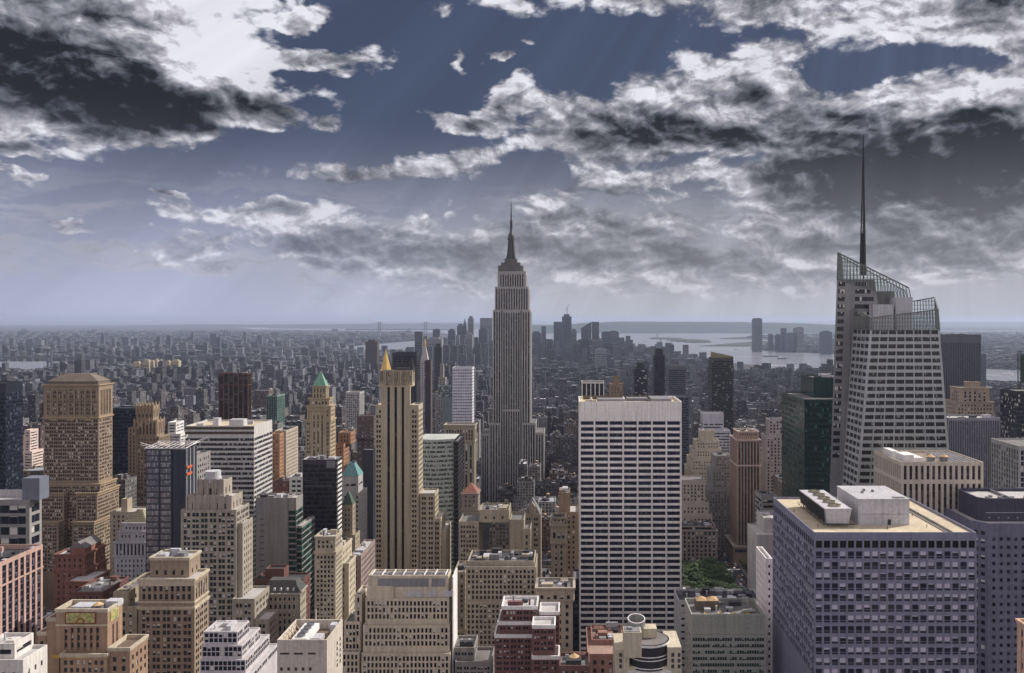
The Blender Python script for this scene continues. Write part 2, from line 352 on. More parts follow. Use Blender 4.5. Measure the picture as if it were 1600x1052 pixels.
def put_windows(wins, gm, root, limit=100, name='window'):
    """the windows that show (topmost first) as parts, the rest as one part"""
    def key(w):
        vis = 0 if (w[0] == 'F' or (w[0] == 'R' and w[1] < 0) or (w[0] == 'L' and w[1] > 0)) else 1
        px = VX + F * w[1] / w[2]; py = VY - F * (w[3] - CAMZ) / w[2]
        out = 0 if (-20 < px < 1615 and -10 < py < 1060) else 1
        return (out + vis, -w[3] if not out else 0)
    ws = sorted(wins, key=key)
    R = root.location
    for w in ws[:limit]:
        if key(w)[0] > 0 and len(ws) > limit: break
        face, x, y, z, ww, hh, pn, rows = w
        k = (round(ww, 2), round(hh, 2), pn, rows, gm.name, name)
        if k not in WINCACHE:
            b = MB(); b.poly([(0, 0, 0), (ww, 0, 0), (ww, 0, hh), (0, 0, hh)], 0, [(0, 0), (pn, 0), (pn, rows), (0, rows)])
            WINCACHE[k] = b.mesh(name, [gm])
        o = bpy.data.objects.new(name, WINCACHE[k]); col.objects.link(o); o.parent = root
        o.location = (x - R.x, y - R.y, z - R.z); o.rotation_euler = (0, 0, FACES[face][0])
        ws_used = True
    done = limit
    for i, w in enumerate(ws[:limit]):
        if key(w)[0] > 0 and len(ws) > limit: done = i; break
    rest = ws[done:]
    if rest:
        b = MB()
        for face, x, y, z, ww, hh, pn, rows in rest:
            ux, uy = FACES[face][1]
            b.poly([(x, y, z), (x + ux * ww, y + uy * ww, z), (x + ux * ww, y + uy * ww, z + hh), (x, y, z + hh)], 0, [(0, 0), (pn, 0), (pn, rows), (0, rows)])
        o = b.build('windows', [gm], root); o['kind'] = 'stuff'
def ring(b, x0, x1, y0, y1, z0, z1, o=0.5, t=None, m=0):
    """a belt round a block: o metres proud, t metres thick inwards"""
    t = t or 0.4
    b.box(x0 - o, x1 + o, y0 - o, y0 + t, z0, z1, m); b.box(x0 - o, x1 + o, y1 - t, y1 + o, z0, z1, m)
    b.box(x0 - o, x0 + t, y0 + t + .002, y1 - t - .002, z0, z1, m); b.box(x1 - t, x1 + o, y0 + t + .002, y1 - t - .002, z0, z1, m)
FOOT = []
def rooftop(root, x0, x1, y0, y1, z, n, rng, mats):
    """small machinery on a roof: hoods, pipes, bulkheads as parts"""
    placed = []
    for k in range(n):
        w, d = rng.uniform(1.2, 5.5), rng.uniform(1.2, 5); 
        if x1 - x0 < w + 2 or y1 - y0 < d + 2: continue
        for _ in range(6):
            cx, cy = rng.uniform(x0 + 1 + w / 2, x1 - 1 - w / 2), rng.uniform(y0 + 1 + d / 2, y1 - 1 - d / 2)
            if all(abs(cx - a) > (w + c) / 2 + .3 or abs(cy - b_) > (d + e) / 2 + .3 for a, b_, c, e in placed): break
        else: continue
        placed.append((cx, cy, w, d)); b = MB(); h = rng.uniform(0.9, 2.8); t = rng.random()
        if t < .4:
            b.box(cx - w / 2, cx + w / 2, cy - d / 2, cy + d / 2, z, z + h); b.box(cx - w / 2 - .15, cx + w / 2 + .15, cy - d / 2 - .15, cy + d / 2 + .15, z + h, z + h + .15)
            b.build('bulkhead', rng.choice(mats), root)
        elif t < .75:
            b.box(cx - w / 2, cx + w / 2, cy - d / 2, cy + d / 2, z + .35, z + h * .7)
            for a in (-.35, .35):
                b.box(cx + w * a - .1, cx + w * a + .1, cy - d / 2, cy + d / 2, z, z + .348)
            for a in range(max(1, int(w / 1.6))): b.cyl(cx - w / 2 + .8 + a * 1.6, cy, z + h * .7 + .002, z + h * .7 + .3, .55, n=10)
            b.build('air_handler', rng.choice(mats), root)
        else:
            b.cyl(cx, cy, z, z + h, .35, n=8); b.cyl(cx, cy, z + h + .002, z + h + .35, .6, .1, n=8); b.build('roof_vent', rng.choice(mats), root)
def bld(name, label, D, tiers, st, wm, gm, rm=None, sm=None, cat='building', group=None, yl=1075, par=1.1, cornice=0.0, clut=0, belts=(), limit=100, trim=None, opp=True, front_only=False, wname='window'):
    """tiers: (x0, x1, ytop, extra depth offset, depth, bottom, style) in photo pixels at the tier's own distance; bottom None = on the next tier"""
    rng = random.Random(hash(label) % 1000 if False else sum(map(ord, label)))
    rm = rm or M_ROOF; sm = sm or wm; trim = trim or wm
    bl = []
    for i, t in enumerate(tiers):
        x0, x1, yt, dd, dep = t[:5]; yb = t[5] if len(t) > 5 else None; s = t[6] if len(t) > 6 and t[6] else st
        d = D + dd; e = 0.12 * (len(tiers) - 1 - i)
        bl.append([wx(x0, d) + e, wx(x1, d) - e, d + e, d + dep - e, 0.0, wz(yt, d), s, yb])
    for i, b in enumerate(bl):
        if b[7] is None and i + 1 < len(bl): b[4] = bl[i + 1][5] - par - 0.01
        elif b[7] in (None, 'g'): b[4] = 0.0
        else: b[4] = b[7] if b[7] < 0 else wz(b[7], b[2])
        b[4] = max(b[4], 0)
    cx = (bl[-1][0] + bl[-1][1]) / 2; cy = (bl[-1][2] + bl[-1][3]) / 2
    root = empty(name, (cx, cy, 0), label, cat, group)
    root['_b'] = 0; del root['_b']
    wb = MB(); wins = []
    for (x0, x1, y0, y1, z0, z1, s, _) in bl:
        FOOT.append((x0, x1, y0, y1, z0, z1)); rb = MB(); cb = MB()
        zlow = CAMZ - (yl - VY) * y0 / F
        near = 'R' if (x0 + x1) < 0 else 'L'; far = 'L' if near == 'R' else 'R'
        facade(wb, wins, 'F', x0, x1, y0, y1, z0, z1, s, zlow)
        for fc in (near, far):
            if fc == far and not opp or front_only: wb.poly([(x1, y0, z0), (x1, y1, z0), (x1, y1, z1), (x1, y0, z1)] if fc == 'R' else [(x0, y1, z0), (x0, y0, z0), (x0, y0, z1), (x0, y1, z1)])
            else: facade(wb, wins, fc, x0, x1, y0, y1, z0, z1, s, zlow if fc == near else max(zlow, z1 - 30))
        wb.poly([(x1, y1, z0), (x0, y1, z0), (x0, y1, z1), (x1, y1, z1)])
        t = min(0.45, (x1 - x0) / 6)
        a0, a1, c0, c1 = x0 + t, x1 - t, y0 + t, y1 - t; zr = z1 - par
        for pts in ([(x0, y0), (x1, y0), (a1, c0), (a0, c0)], [(x1, y0), (x1, y1), (a1, c1), (a1, c0)], [(x1, y1), (x0, y1), (a0, c1), (a1, c1)], [(x0, y1), (x0, y0), (a0, c0), (a0, c1)]):
            rb.poly([(p, r, z1) for p, r in pts], 1)
        for (p, r), (p2, r2) in (((a1, c0), (a0, c0)), ((a0, c0), (a0, c1)), ((a0, c1), (a1, c1)), ((a1, c1), (a1, c0))):
            rb.poly([(p, r, zr), (p2, r2, zr), (p2, r2, z1), (p, r, z1)], 1)
        rb.poly([(a0, c0, zr), (a1, c0, zr), (a1, c1, zr), (a0, c1, zr)], 0)
        if cornice: ring(cb, x0, x1, y0, y1, z1 - 0.9, z1 - 0.05, cornice); ring(cb, x0, x1, y0, y1, z1 - 1.4, z1 - 0.902, cornice * .5)
        for by in belts:
            zz = wz(by, y0)
            if z0 + 1 < zz < z1 - 2: b5 = MB(); ring(b5, x0, x1, y0, y1, zz - .35, zz + .35, 0.3); b5.build('belt_course', [trim], root)
        rb.build('roof', [rm, trim], root); cb.build('cornice', [trim], root)
    # side openings are listed relative to world
    wb.build('wall', [wm, sm], root)
    put_windows(wins, gm, root, limit, wname)
    if clut:
        x0, x1, y0, y1, z0, z1, s, _ = bl[0]
        rooftop(root, x0, x1, y0, y1, z1 - par, int(clut * 2) + 1, rng, [M_GREY, M_LGREY, M_DARKM, wm])
    return root, bl
def water_tank(x, y, z, r, label, body='wood', h=None, leg=2.0, group='rooftop water tanks'):
    h = h or r * 1.9
    root = empty('water_tank', (x, y, z), label, 'water tank', group)
    for i in range(4):
        a = pi / 4 + i * pi / 2; b = MB(); b.box(x + cos(a) * r * .75 - .12, x + cos(a) * r * .75 + .12, y + sin(a) * r * .75 - .12, y + sin(a) * r * .75 + .12, z, z + leg); b.build('leg', M_DARKM, root)
    b = MB(); b.cyl(x, y, z + leg + .002, z + leg + h, r, r * .97, n=20)
    tk = b.build('tank', M_WOOD if body == 'wood' else M_TANKG, root)
    b = MB()
    for k in range(4): b.cyl(x, y, z + leg + h * (.15 + .22 * k), z + leg + h * (.15 + .22 * k) + .07, r * 1.02, n=20)
    sub(b, 'hoop', [M_DARKM], tk, root)
    b = MB(); b.cyl(x, y, z + leg + h + .003, z + leg + h + r * .62, r * 1.08, 0.08, n=20); b.build('conical_cap', M_TANCAP, root)
    return root
# ---- common materials
M_ROOF = mat('roof_gravel', (0.16, 0.155, 0.16), var=.5, streak=0, scale=.15)
M_ROOFL = mat('roof_pale', (0.42, 0.41, 0.42), var=.4, streak=0, scale=.15)
M_ROOFS = mat('roof_sand', (0.50, 0.43, 0.32), var=.5, streak=0, scale=.12)
M_ROOFD = mat('roof_black', (0.05, 0.05, 0.058), var=.6, streak=0, scale=.2)
M_GREY = mat('grey_metal', (0.22, 0.22, 0.24), .5); M_LGREY = mat('pale_metal', (0.48, 0.48, 0.52), .5)
M_DARKM = mat('dark_metal', (0.045, 0.045, 0.05), .5); M_WHITE = mat('white_paint', (0.72, 0.71, 0.72), .6, streak=.15)
M_WOOD = mat('weathered_wood', (0.15, 0.12, 0.095), streak=.5); M_TANKG = mat('tank_grey', (0.25, 0.26, 0.28)); M_TANCAP = mat('tan_cap', (0.52, 0.36, 0.20))
G_STD = glassmat('glass_sash'); G_DARK = glassmat('glass_dark', (0.008, 0.010, 0.018), amt=.25, sash=False)
G_OFF = glassmat('glass_office', (0.012, 0.014, 0.026), (0.56, 0.55, 0.68), .62, (0.15, 0.15, 0.20), .05, sash='low')
G_BLUE = glassmat('glass_blue', (0.007, 0.009, 0.018), (0.09, 0.10, 0.15), .25, (0.015, 0.018, 0.026), .05, sash=False)
G_GREEN = glassmat('glass_green', (0.004, 0.015, 0.014), (0.03, 0.12, 0.11), .2, (0.01, 0.03, 0.028), .06, sash=False)
G_BAND = glassmat('glass_ribbon', (0.015, 0.018, 0.03), (0.28, 0.28, 0.32), .35, (0.10, 0.10, 0.12), .09, sash=False)
G_BLACK = glassmat('glass_black', (0.004, 0.004, 0.006), amt=.05, blind=(.05, .05, .05), sash=False, frame=(.01, .01, .012), rough=.25)
G_PALE = glassmat('glass_pale', (0.03, 0.045, 0.05), (0.45, 0.5, 0.5), .6, (0.25, 0.28, 0.28), .08, sash=False)
W_BEIGE = mat('limestone_beige', (0.38, 0.335, 0.275)); W_TAN = mat('tan_stone', (0.34, 0.29, 0.225)); W_CREAM = mat('cream_stone', (0.50, 0.44, 0.35))
W_BROWN = mat('brown_brick', (0.23, 0.165, 0.12)); W_GREY = mat('grey_stone', (0.27, 0.255, 0.26)); W_LGREY = mat('pale_stone', (0.40, 0.39, 0.40))
W_RED = mat('red_brick', (0.15, 0.075, 0.068)); W_ORANGE = mat('orange_brick', (0.36, 0.20, 0.12)); W_PINK = mat('pink_granite', (0.46, 0.31, 0.27))
W_DARK = mat('dark_cladding', (0.03, 0.03, 0.037), .4); W_NAVY = mat('navy_cladding', (0.014, 0.017, 0.03), .35, spec=.5)
W_BLUEG = mat('blue_grey_metal', (0.20, 0.205, 0.30), .45, var=.15, spec=.4); W_WHITE = mat('white_stone', (0.68, 0.66, 0.66)); W_CONC = mat('grey_concrete', (0.24, 0.225, 0.22))
W_DKBR = mat('dark_bronze', (0.075, 0.055, 0.045), .5); W_GREEN = mat('green_spandrel', (0.014, 0.042, 0.040), .15, spec=.5); W_MAUVE = mat('mauve_stone', (0.30, 0.235, 0.22))
W_COPPER = mat('verdigris_copper', (0.17, 0.34, 0.26), streak=.4); W_TEAL = mat('teal_copper', (0.13, 0.26, 0.28), streak=.4); W_GOLD = mat('gilded_tiles', (0.62, 0.42, 0.13), .42, metal=.6, var=.2)
W_SLATE = mat('slate_roof', (0.085, 0.085, 0.09)); W_CLAY = mat('clay_tiles', (0.25, 0.11, 0.09)); W_SPAN = mat('dark_spandrel', (0.05, 0.045, 0.045), .5)
# ================================================================ landmark buildings, nearest and most visible first
g = 'g'
sPair = ST('punch', 5.0, 1.3, 2, .45, 3.6, 1.9)
sOne = ST('punch', 3.4, 1.4, 1, .4, 3.7, 2.0)
sTight = ST('punch', 2.9, 1.45, 1, .4, 3.6, 2.1)
sPier = ST('vert', 3.2, 1.7, 1, .4, 3.7, 2.3, .8)
sRib = ST('horiz', 1.6, 1.6, 1, .4, 3.8, 1.9, .9, edge=.8)
sPlain = ST('plain')
def cone_fan(b, x, y, z, r):
    b.cyl(x, y, z, z + .7, r, r * .93, n=18, cap=False); b.cyl(x, y, z, z + .12, r * .98, n=18); b.cyl(x, y, z + .13, z + .6, .3, n=8)
    for k in range(6):
        a = k * pi / 3; b.bar((x + .3 * cos(a), y + .3 * sin(a), z + .45), (x + r * .9 * cos(a), y + r * .9 * sin(a), z + .45), .09)

# --- big blue-grey office block, lower right
D = 340
root, bl = bld('office_block', 'broad blue-grey metal office block with half-drawn blinds and a sandy roof, lower right', D,
    [(1272, 1526, 832, 0, 68)], ST('punch', 3.12, 2.45, 1, .4, 4.17, 2.85, .65, .35, 2.6, .3), W_BLUEG, G_OFF, M_ROOFS, par=.9, limit=100, cat='office building')
X0, X1, Y0, Y1, Z0, Z1 = bl[0][:6]; zr = Z1 - .9
for w in root.children:   # rows of unshaded dark glass, as at the top floor
    if w.name.startswith('window.') or w.name == 'window':
        k_ = int((Z1 - 2.6 - w.location.z - 1) / 4.17)
        if k_ in (0, 9, 11): w.material_slots[0].link = 'OBJECT'; w.material_slots[0].material = G_BLACK
b = MB()
for k in range(0, 20):   # panel joints as slim ribs
    if k % 4 == 0:
        xx = X0 + (X1 - X0) * k / 20; b.box(xx - .06, xx + .06, Y0 - .1, Y0 - .003, Z1 - 60, Z1 - .1)
b.build('joint_rib', W_BLUEG, root)
# penthouse box
b = MB(); b.box(118.6, 139.5, 356, 384, zr, wz(781, 356)); b.box(118.4, 139.7, 355.8, 384.2, wz(781, 356) + .003, wz(781, 356) + .35)
pent = b.build('penthouse', M_LGREY, root)
b = MB(); b.box(130.6, 131.9, 355.85, 355.98, zr, zr + 2.3); b.box(120, 138.5, 355.9, 355.98, zr + 4.4, zr + 4.5); sub(b, 'door', [M_DARKM], pent, root)
b = MB()
for (a, c) in ((126, 372), (129, 370), (124, 368)): b.box(a, a + .9, c, c + .9, wz(781, 356) + .36, wz(781, 356) + 1.3)
b.box(133.5, 138, 357, 359, wz(781, 356) + .36, wz(781, 356) + .7); sub(b, 'hatch', [M_GREY], pent, root)
# cooling tower with five fans
b = MB(); zt = wz(795, 353)
b.loft([(105.2, 353.6, zr + 1.2), (113.8, 353.6, zr + 1.2), (113.8, 391.6, zr + 1.2), (105.2, 391.6, zr + 1.2)], [(104, 353, zt), (115, 353, zt), (115, 392, zt), (104, 392, zt)])
ct = b.build('cooling_tower', M_LGREY, root)
b = MB()
for k in range(46): b.bar((104.3, 353.9 + k * .82, zr + 1.9), (103.92, 353.9 + k * .82, zt - .5), .1)
sub(b, 'louvre', [M_DARKM], ct, root)
for k in range(5):
    b = MB(); cone_fan(b, 109.5, 358.2 + 7.3 * k, zt + .003, 2.7); sub(b, 'fan', [mat('fan_tan', (.30, .28, .22))], ct, root)
b = MB()
for k in range(7):
    for xx in (105.6, 113.4): b.box(xx - .15, xx + .15, 354 + k * 6.1, 354.3 + k * 6.1, zr, zr + 1.19)
b.box(103.2, 103.5, 353, 392, zr + 1.0, zr + 1.15); b.box(103, 116, 351.6, 352.8, zr + 1.0, zr + 1.15)
for k in range(14): b.box(103.28, 103.4, 353 + k * 3, 353.1 + k * 3, zr + 1.151, zr + 2.2)
b.box(103.28, 103.4, 353, 392, zr + 2.201, zr + 2.3)
sub(b, 'support_frame', [M_DARKM], ct, root)
b = MB(); b.box(150.6, 150.9, Y0 + 1.5, Y1 - 1.5, zr, zr + .9); b.box(148.6, 148.9, Y0 + 1.5, Y1 - 1.5, zr, zr + .35); b.build('roof_rail', M_GREY, root)
b = MB()
for p in ((128, 349), (98.6, 380), (145, 352), (147, 372), (101, 352)): b.cyl(*p, zr, zr + 1.3, .14, n=8)
b.build('roof_vent', M_DARKM, root)

# --- dark octagonal-roofed tower at the right edge
D = 420; X0 = wx(1518, D); zt = wz(814, D)
root = empty('office_tower', (wx(1570, D), D + 20, 0), 'slate-blue stone tower with cut corners and a darker set-back roof house, right edge', 'office building')
def octo(x0, x1, y0, y1, c, z): return [(x0 + c, y0, z), (x1 - c, y0, z), (x1, y0 + c, z), (x1, y1 - c, z), (x1 - c, y1, z), (x0 + c, y1, z), (x0, y1 - c, z), (x0, y0 + c, z)]
W_SL = mat('slate_blue_stone', (0.15, 0.15, 0.215), .5, var=.3, scale=.3); W_SLD = mat('slate_blue_dark', (0.055, 0.055, 0.085), .5)
x0, x1, y0, y1, c = X0, X0 + 62, D - 5, D + 40, 5.6
st = ST('punch', 3.6, 1.5, 1, .4, 3.9, 1.7, 1.0, 1.0, 5.5, .35)
wb = MB(); wins = []
zl = CAMZ - 585 * D / F
facade(wb, wins, 'F', x0 + c, x1 - c, y0, y1, 0, zt, st, zl); facade(wb, wins, 'L', x0, x1, y0 + c, y1 - c, 0, zt, st, zl)
for (a, b_) in (((x0, y0 + c), (x0 + c, y0)), ((x1 - c, y0), (x1, y0 + c)), ((x1, y0 + c), (x1, y1 - c)), ((x1, y1 - c), (x1 - c, y1)), ((x1 - c, y1), (x0 + c, y1)), ((x0 + c, y1), (x0, y1 - c))):
    wb.poly([(*a, 0), (*b_, 0), (*b_, zt), (*a, zt)])
wb.build('wall', W_SL, root)
b = MB()
for k in range(18):   # windows in the cut corner
    z = zt - 6 - 3.9 * k
    for s in (.18, .58):
        p = Vector((x0 + c * s, y0 + c * (1 - s), 0)); q_ = Vector((x0 + c * (s + .24), y0 + c * (1 - s - .24), 0)); n_ = Vector((-.03, -.03, 0))
        b.poly([(p.x + n_.x, p.y + n_.y, z), (q_.x + n_.x, q_.y + n_.y, z), (q_.x + n_.x, q_.y + n_.y, z + 1.9), (p.x + n_.x, p.y + n_.y, z + 1.9)], 0, [(0, 0), (1, 0), (1, 1), (0, 1)])
b.build('corner_windows', G_DARK, root)
put_windows(wins, G_BLUE, root)
b = MB(); b.loft(octo(x0 + .6, x1 - .6, y0 + .6, y1 - .6, c, zt - 1.3), octo(x0 + .6, x1 - .6, y0 + .6, y1 - .6, c, zt - 1.0)); b.build('roof', M_ROOFL, root)
b = MB(); R0, R1 = octo(x0, x1, y0, y1, c, zt), octo(x0 + .6, x1 - .6, y0 + .6, y1 - .6, c, zt)
for i in range(8):
    j = (i + 1) % 8; b.poly([R0[i], R0[j], R1[j], R1[i]]); b.poly([(*R1[i][:2], zt - 1.0), R1[i], R1[j], (*R1[j][:2], zt - 1.0)])
b.build('parapet', W_SL, root)
px0, py0 = wx(1532, D + 2), D + 3; pz = wz(779, D + 3)
b = MB(); P0 = octo(px0, px0 + 46, py0, py0 + 26, 3, zt - .99); P1 = [(x, y, pz) for x, y, _ in P0]; P1i = [(x, y, pz - 1.5) for x, y, _ in octo(px0 + .7, px0 + 45.3, py0 + .7, py0 + 25.3, 3, 0)]
b.loft(P0, P1, cap=False)
P1t = [(x, y, pz) for x, y, _ in P1i]
for i in range(8):
    j = (i + 1) % 8; b.poly([P1[i], P1[j], P1t[j], P1t[i]]); b.poly([P1i[i], P1t[i], P1t[j], P1i[j]])
b.poly(P1i, 1); ph = b.build('penthouse', [W_SLD, M_ROOFL], root)
b = MB(); 
for k in range(5): b.cyl(px0 + 7 + 3.1 * k, py0 + 7 + (k % 2) * 3, pz - 1.49, pz - .4, 1.0, n=10)
b.box(px0 + 26, px0 + 42, py0 + 6, py0 + 9, pz - 1.49, pz - .5); b.box(px0 + 17, px0 + 17.4, py0 + 1, py0 + 25, pz - 1.49, pz - .2); sub(b, 'roof_machinery', [M_GREY], ph, root)
b = MB()
for k in range(9): b.box(px0 + 4.5 + 4.6 * k, px0 + 4.9 + 4.6 * k, py0 - .06, py0 - .01, zt + .6, zt + 1.0)
b.box(px0 + 3, px0 + 43, py0 - .05, py0 - .01, zt + 3.2, zt + 3.35); sub(b, 'wall_light', [M_WHITE], ph, root)
FOOT.append((x0, x1, y0, y1, 0, zt))

# --- white slab grid tower in the middle
D = 560
root, bl = bld('office_tower', 'wide white office tower with a seven-bay grid of dark ribbon windows, centre right', D,
    [(905, 1065, 627.5, 0, 40)], ST('punch', 9.25, 8.2, 1, .4, 3.87, 2.35, .8, .55, 12.0, .5, pn=6), mat('white_travertine', (0.84, 0.81, 0.80), var=.12), glassmat('glass_grid', (.012, .014, .03), (.07, .065, .08), .15, (.012, .012, .016), .02, sash=False), M_ROOFS, limit=100, par=1.6, cat='office building')
X0, X1, Y0, Y1, Z0, Z1 = bl[0][:6]
b = MB()
for k in range(8):
    xx = X0 + .55 + (X1 - X0 - 1.1) * k / 7; b.box(xx - (.35 if 0 < k < 7 else .3), xx + (.35 if 0 < k < 7 else .3), Y0 - .55, Y0 - .003, 0, Z1 - .02)
b.build('pier', MATS['white_travertine'], root)
b = MB(); b.box(X0 + 12, X0 + 30, Y0 + 6, Y0 + 18, Z1 - 1.6, Z1 + .9); b.box(X0 + 47, X0 + 60, Y0 + 5, Y0 + 28, Z1 - 1.6, Z1 + 1.2); b.box(X0 + 32, X0 + 46, Y0 + 20, Y0 + 34, Z1 - 1.6, Z1 + .2); b.build('bulkhead', M_GREY, root)
b = MB(); b.cyl(X0 + 29, Y0 + 10, Z1 + .9, Z1 + 2.4, 1.0, .2, n=12); b.cyl(X0 + 8, Y0 + 12, Z1 - 1.6, Z1 + 2, 1.6, .3, n=12); b.build('dish', M_WHITE, root)
b = MB(); b.box(X0 + 4, X0 + 11, Y0 + 3, Y0 + 4, Z1 - 1.6, Z1 + .4); b.box(X0 + 3, X0 + 50, Y0 + 32, Y0 + 32.3, Z1 - 1.6, Z1 + 1); b.build('pipe_run', M_WOOD, root)

# --- beige stepped office, bottom centre
D = 350
sKK = ST('punch', 1.6, .92, 1, .4, 2.62, 1.9, .5, .5, .9, .3)
root, bl = bld('office_block', 'cream stone office block stepping out in terraces, bottom, left of the red brick block', D,
    [(572, 703, 900, 3, 10, None, sPlain), (568, 703.5, 936, 1.5, 13), (565, 704, 978, 0, 16), (563, 704.5, 1022, -1.5, 18, g),
     (553, 566, 930, 4, 13, g), (537, 563.5, 972, 3, 13.5, g), (533, 561.5, 1019, .5, 16, g)], sKK, mat('cream_travertine', (0.53, 0.46, 0.37), var=.2), G_DARK, M_ROOF, par=.7, cat='office building')
X0, X1, Y0, Y1, Z0, Z1 = bl[0][:6]
b = MB()
for k in range(8): b.box(X0 + 1 + k * 4.3, X0 + 1.35 + k * 4.3, Y0 + .5, Y1 - .5, Z1 - .2, Z1 + .25)
b.box(X0 + .6, X1 - .6, Y0 + 5, Y0 + 5.3, Z1 - .68, Z1 - .05)
b.build('roof_beam', M_WHITE, root)
b = MB()
for k in range(5): cone_fan(b, X0 + 9 + 5 * k, Y0 + 3, Z1 - .69, 1.4)
b.build('fan', M_GREY, root)
b = MB(); b.box(X0 + 4, X1 - 8, Y0 - .06, Y0 - .002, Z1 - 4.6, Z1 - 1.2); b.box(X1 - 6.8, X1 - 1.2, Y0 - .06, Y0 - .002, Z1 - 4.6, Z1 - 1.2); b.build('vent_panel', M_GREY, root)
b = MB(); zz = bl[1][5]
for k, (a, c) in enumerate(((.8, 3), (3.3, 4.1), (5.6, 8.2), (15.6, 23), (24.2, 28), (30.5, 35))): b.box(X0 + a, X0 + c, Y0 - .1, Y0 - .01, zz + .2, zz + 2.6)
b.build('terrace_door', M_LGREY, root)
b = MB(); b.box(X0 - .2, X0 + 10.4, Y0 - 1.3, Y0 - .12, zz - .6, zz + 4.6); b.build('bulkhead', MATS['cream_travertine'], root)
b = MB(); b.box(wx(706, 350), wx(708, 350) - .05, 351, 364, 0, Z1 + .2); b.build('side_wall', W_WHITE, root)

# --- cream blank-walled box with open roof, bottom left of centre
D = 290
root, bl = bld('office_block', 'blank cream concrete box with machinery sunk in its open roof, bottom left of centre', D,
    [(433, 511, 1000, 0, 20)], sPlain, mat('cream_concrete', (0.50, 0.45, 0.40), var=.35), G_DARK, mat('rust_roof', (.14, .105, .075)), par=3.2, cat='office building')
X0, X1, Y0, Y1, Z0, Z1 = bl[0][:6]; zr = Z1 - 3.2
b = MB()
for a, c in ((1.0, 4.1), (5.6, 8.6), (10.2, 12.9)): b.box(X0 + a, X0 + c, Y0 - .03, Y0 + .2, wz(1023, D), wz(1020, D))
for k in range(5): b.box(X0 + 1 + k * 2.4, X0 + 1.9 + k * 2.4, Y0 - .03, Y0 + .2, wz(1048, D), wz(1043, D))
b.build('wall_slot', M_DARKM, root)
for i in range(10):
    b = MB(); z = wz(1030 + 9 * (i // 2), D); b.poly([(X1 + .02, Y1 - 8 + 4 * (i % 2), z), (X1 + .02, Y1 - 6.6 + 4 * (i % 2), z), (X1 + .02, Y1 - 6.6 + 4 * (i % 2), z + 1.2), (X1 + .02, Y1 - 8 + 4 * (i % 2), z + 1.2)], 0, [(0, 0), (1, 0), (1, 1), (0, 1)]); b.build('window', G_DARK, root)
b = MB(); b.box(X0 + 4.2, X0 + 9.2, Y0 + 2, Y0 + 17, zr + .8, zr + 2.9); cu = b.build('cooling_unit', M_WHITE, root)
for k in range(4):
    b = MB(); cone_fan(b, X0 + 6.7, Y0 + 4.2 + 3.6 * k, zr + 2.903, 1.45); sub(b, 'fan', [M_GREY], cu, root)
b = MB(); b.box(X0 + 10.6, X0 + 13.6, Y0 + 3, Y0 + 8, zr, zr + 2.6); b.box(X0 + 14, X0 + 16, Y0 + 13, Y0 + 16, zr, zr + 3.6); b.build('bulkhead', M_LGREY, root)
b = MB()
for k in range(6): b.bar((X0 + .6, Y0 + 2 + 3 * k, Z1 - .4), (X0 + 2.6, Y0 + 2 + 3 * k, zr + .2), .12)
b.bar((X0 + 1, Y0 + 1, Z1 - .5), (X0 + 4, Y0 + 2.4, Z1 - 1.2), .12); b.build('brace', M_ROOFS, root)
b = MB(); b.bar((X0 + 7.5, Y1 - 1, Z1), (X0 + 7.5, Y1 - 1, Z1 + 3.8), .09); b.build('flagpole', M_WHITE, root)

# --- stepped glass-grid office
D = 330
bld('office_block', 'low office of dark square panes in white grid, stepping down to the right, bottom left', D,
    [(316, 372, 987.5, 3, 13), (314, 379, 1009, 1.8, 20), (312, 384, 1031, .6, 27), (310, 390, 1056, -.6, 33, g)],
    ST('punch', 1.72, 1.42, 1, .4, 1.92, 1.62, .16, .25, .5, .14), mat('white_mullion', (0.52, 0.49, 0.52), var=.1), G_DARK, M_ROOFL, par=.3, cat='office building', clut=3)
# --- brown tower with cream crown
D = 380
root, bl = bld('brick_tower', 'tall brown brick tower with cream stone crown and sunlit side, bottom left', D,
    [(233, 296, 871, 5, 12, None, ST('punch', 4.2, 1.2, 1, .4, 3.6, 2.0, .8, 1.2, 5.0, .3)), (216, 304, 904, 0, 15, None, ST('vert', 2.6, 1.35, 1, .4, 3.5, 2.3, .5, 1.0, 2.8, .3)), (216.2, 303.8, 948, .06, 14.88, g, ST('punch', 4.9, 1.45, 2, .4, 2.95, 1.85, .6, .9, 1.2, .3))],
    sOne, mat('brown_tower_brick', (0.29, 0.225, 0.175)), G_STD, M_ROOFL, cornice=.5, belts=(941,), trim=W_CREAM, cat='apartment tower', clut=3)
b = MB(); X0, X1, Y0, Y1, Z0, Z1 = bl[1][:6]
b.box(X0 - .12, X1 + .12, Y0 - .12, Y0 - .005, wz(916, D), wz(905, D)); b.build('frieze', W_CREAM, root)
# --- orange tower with mosaic panel
D = 330; Mo = mat('orange_mosaic_brick', (0.32, 0.215, 0.155))
root, bl = bld('brick_tower', 'orange brick tower with cream bands and a gold-green mosaic panel under its roof', D,
    [(84, 169, 952, 0, 12, None, ST('vert', 2.4, 1.1, 1, .4, 2.8, 1.8, .7, 2.6, 7.2, .5)), (92, 168, 1022, -3, 15, g, ST('punch', 2.4, 1.2, 1, .4, 2.8, 1.7, .7, .8, 2.2, .3)),
     (71, 92.5, 966, 1.5, 10, g, sPlain), (58, 72, 988, 2.5, 9, g, ST('punch', 3, 1.2, 1, .4, 3.4, 1.6, top=2.5, edge=.7)), (169, 203, 1012, -1, 14, g, ST('punch', 3.0, 1.4, 1, .4, 3.4, 1.9, top=3.0, edge=.7))],
    sOne, Mo, G_STD, mat('brown_roof', (.16, .12, .10)), par=1.6, cornice=.3, trim=W_CREAM, cat='apartment tower')
X0, X1, Y0, Y1, Z0, Z1 = bl[0][:6]
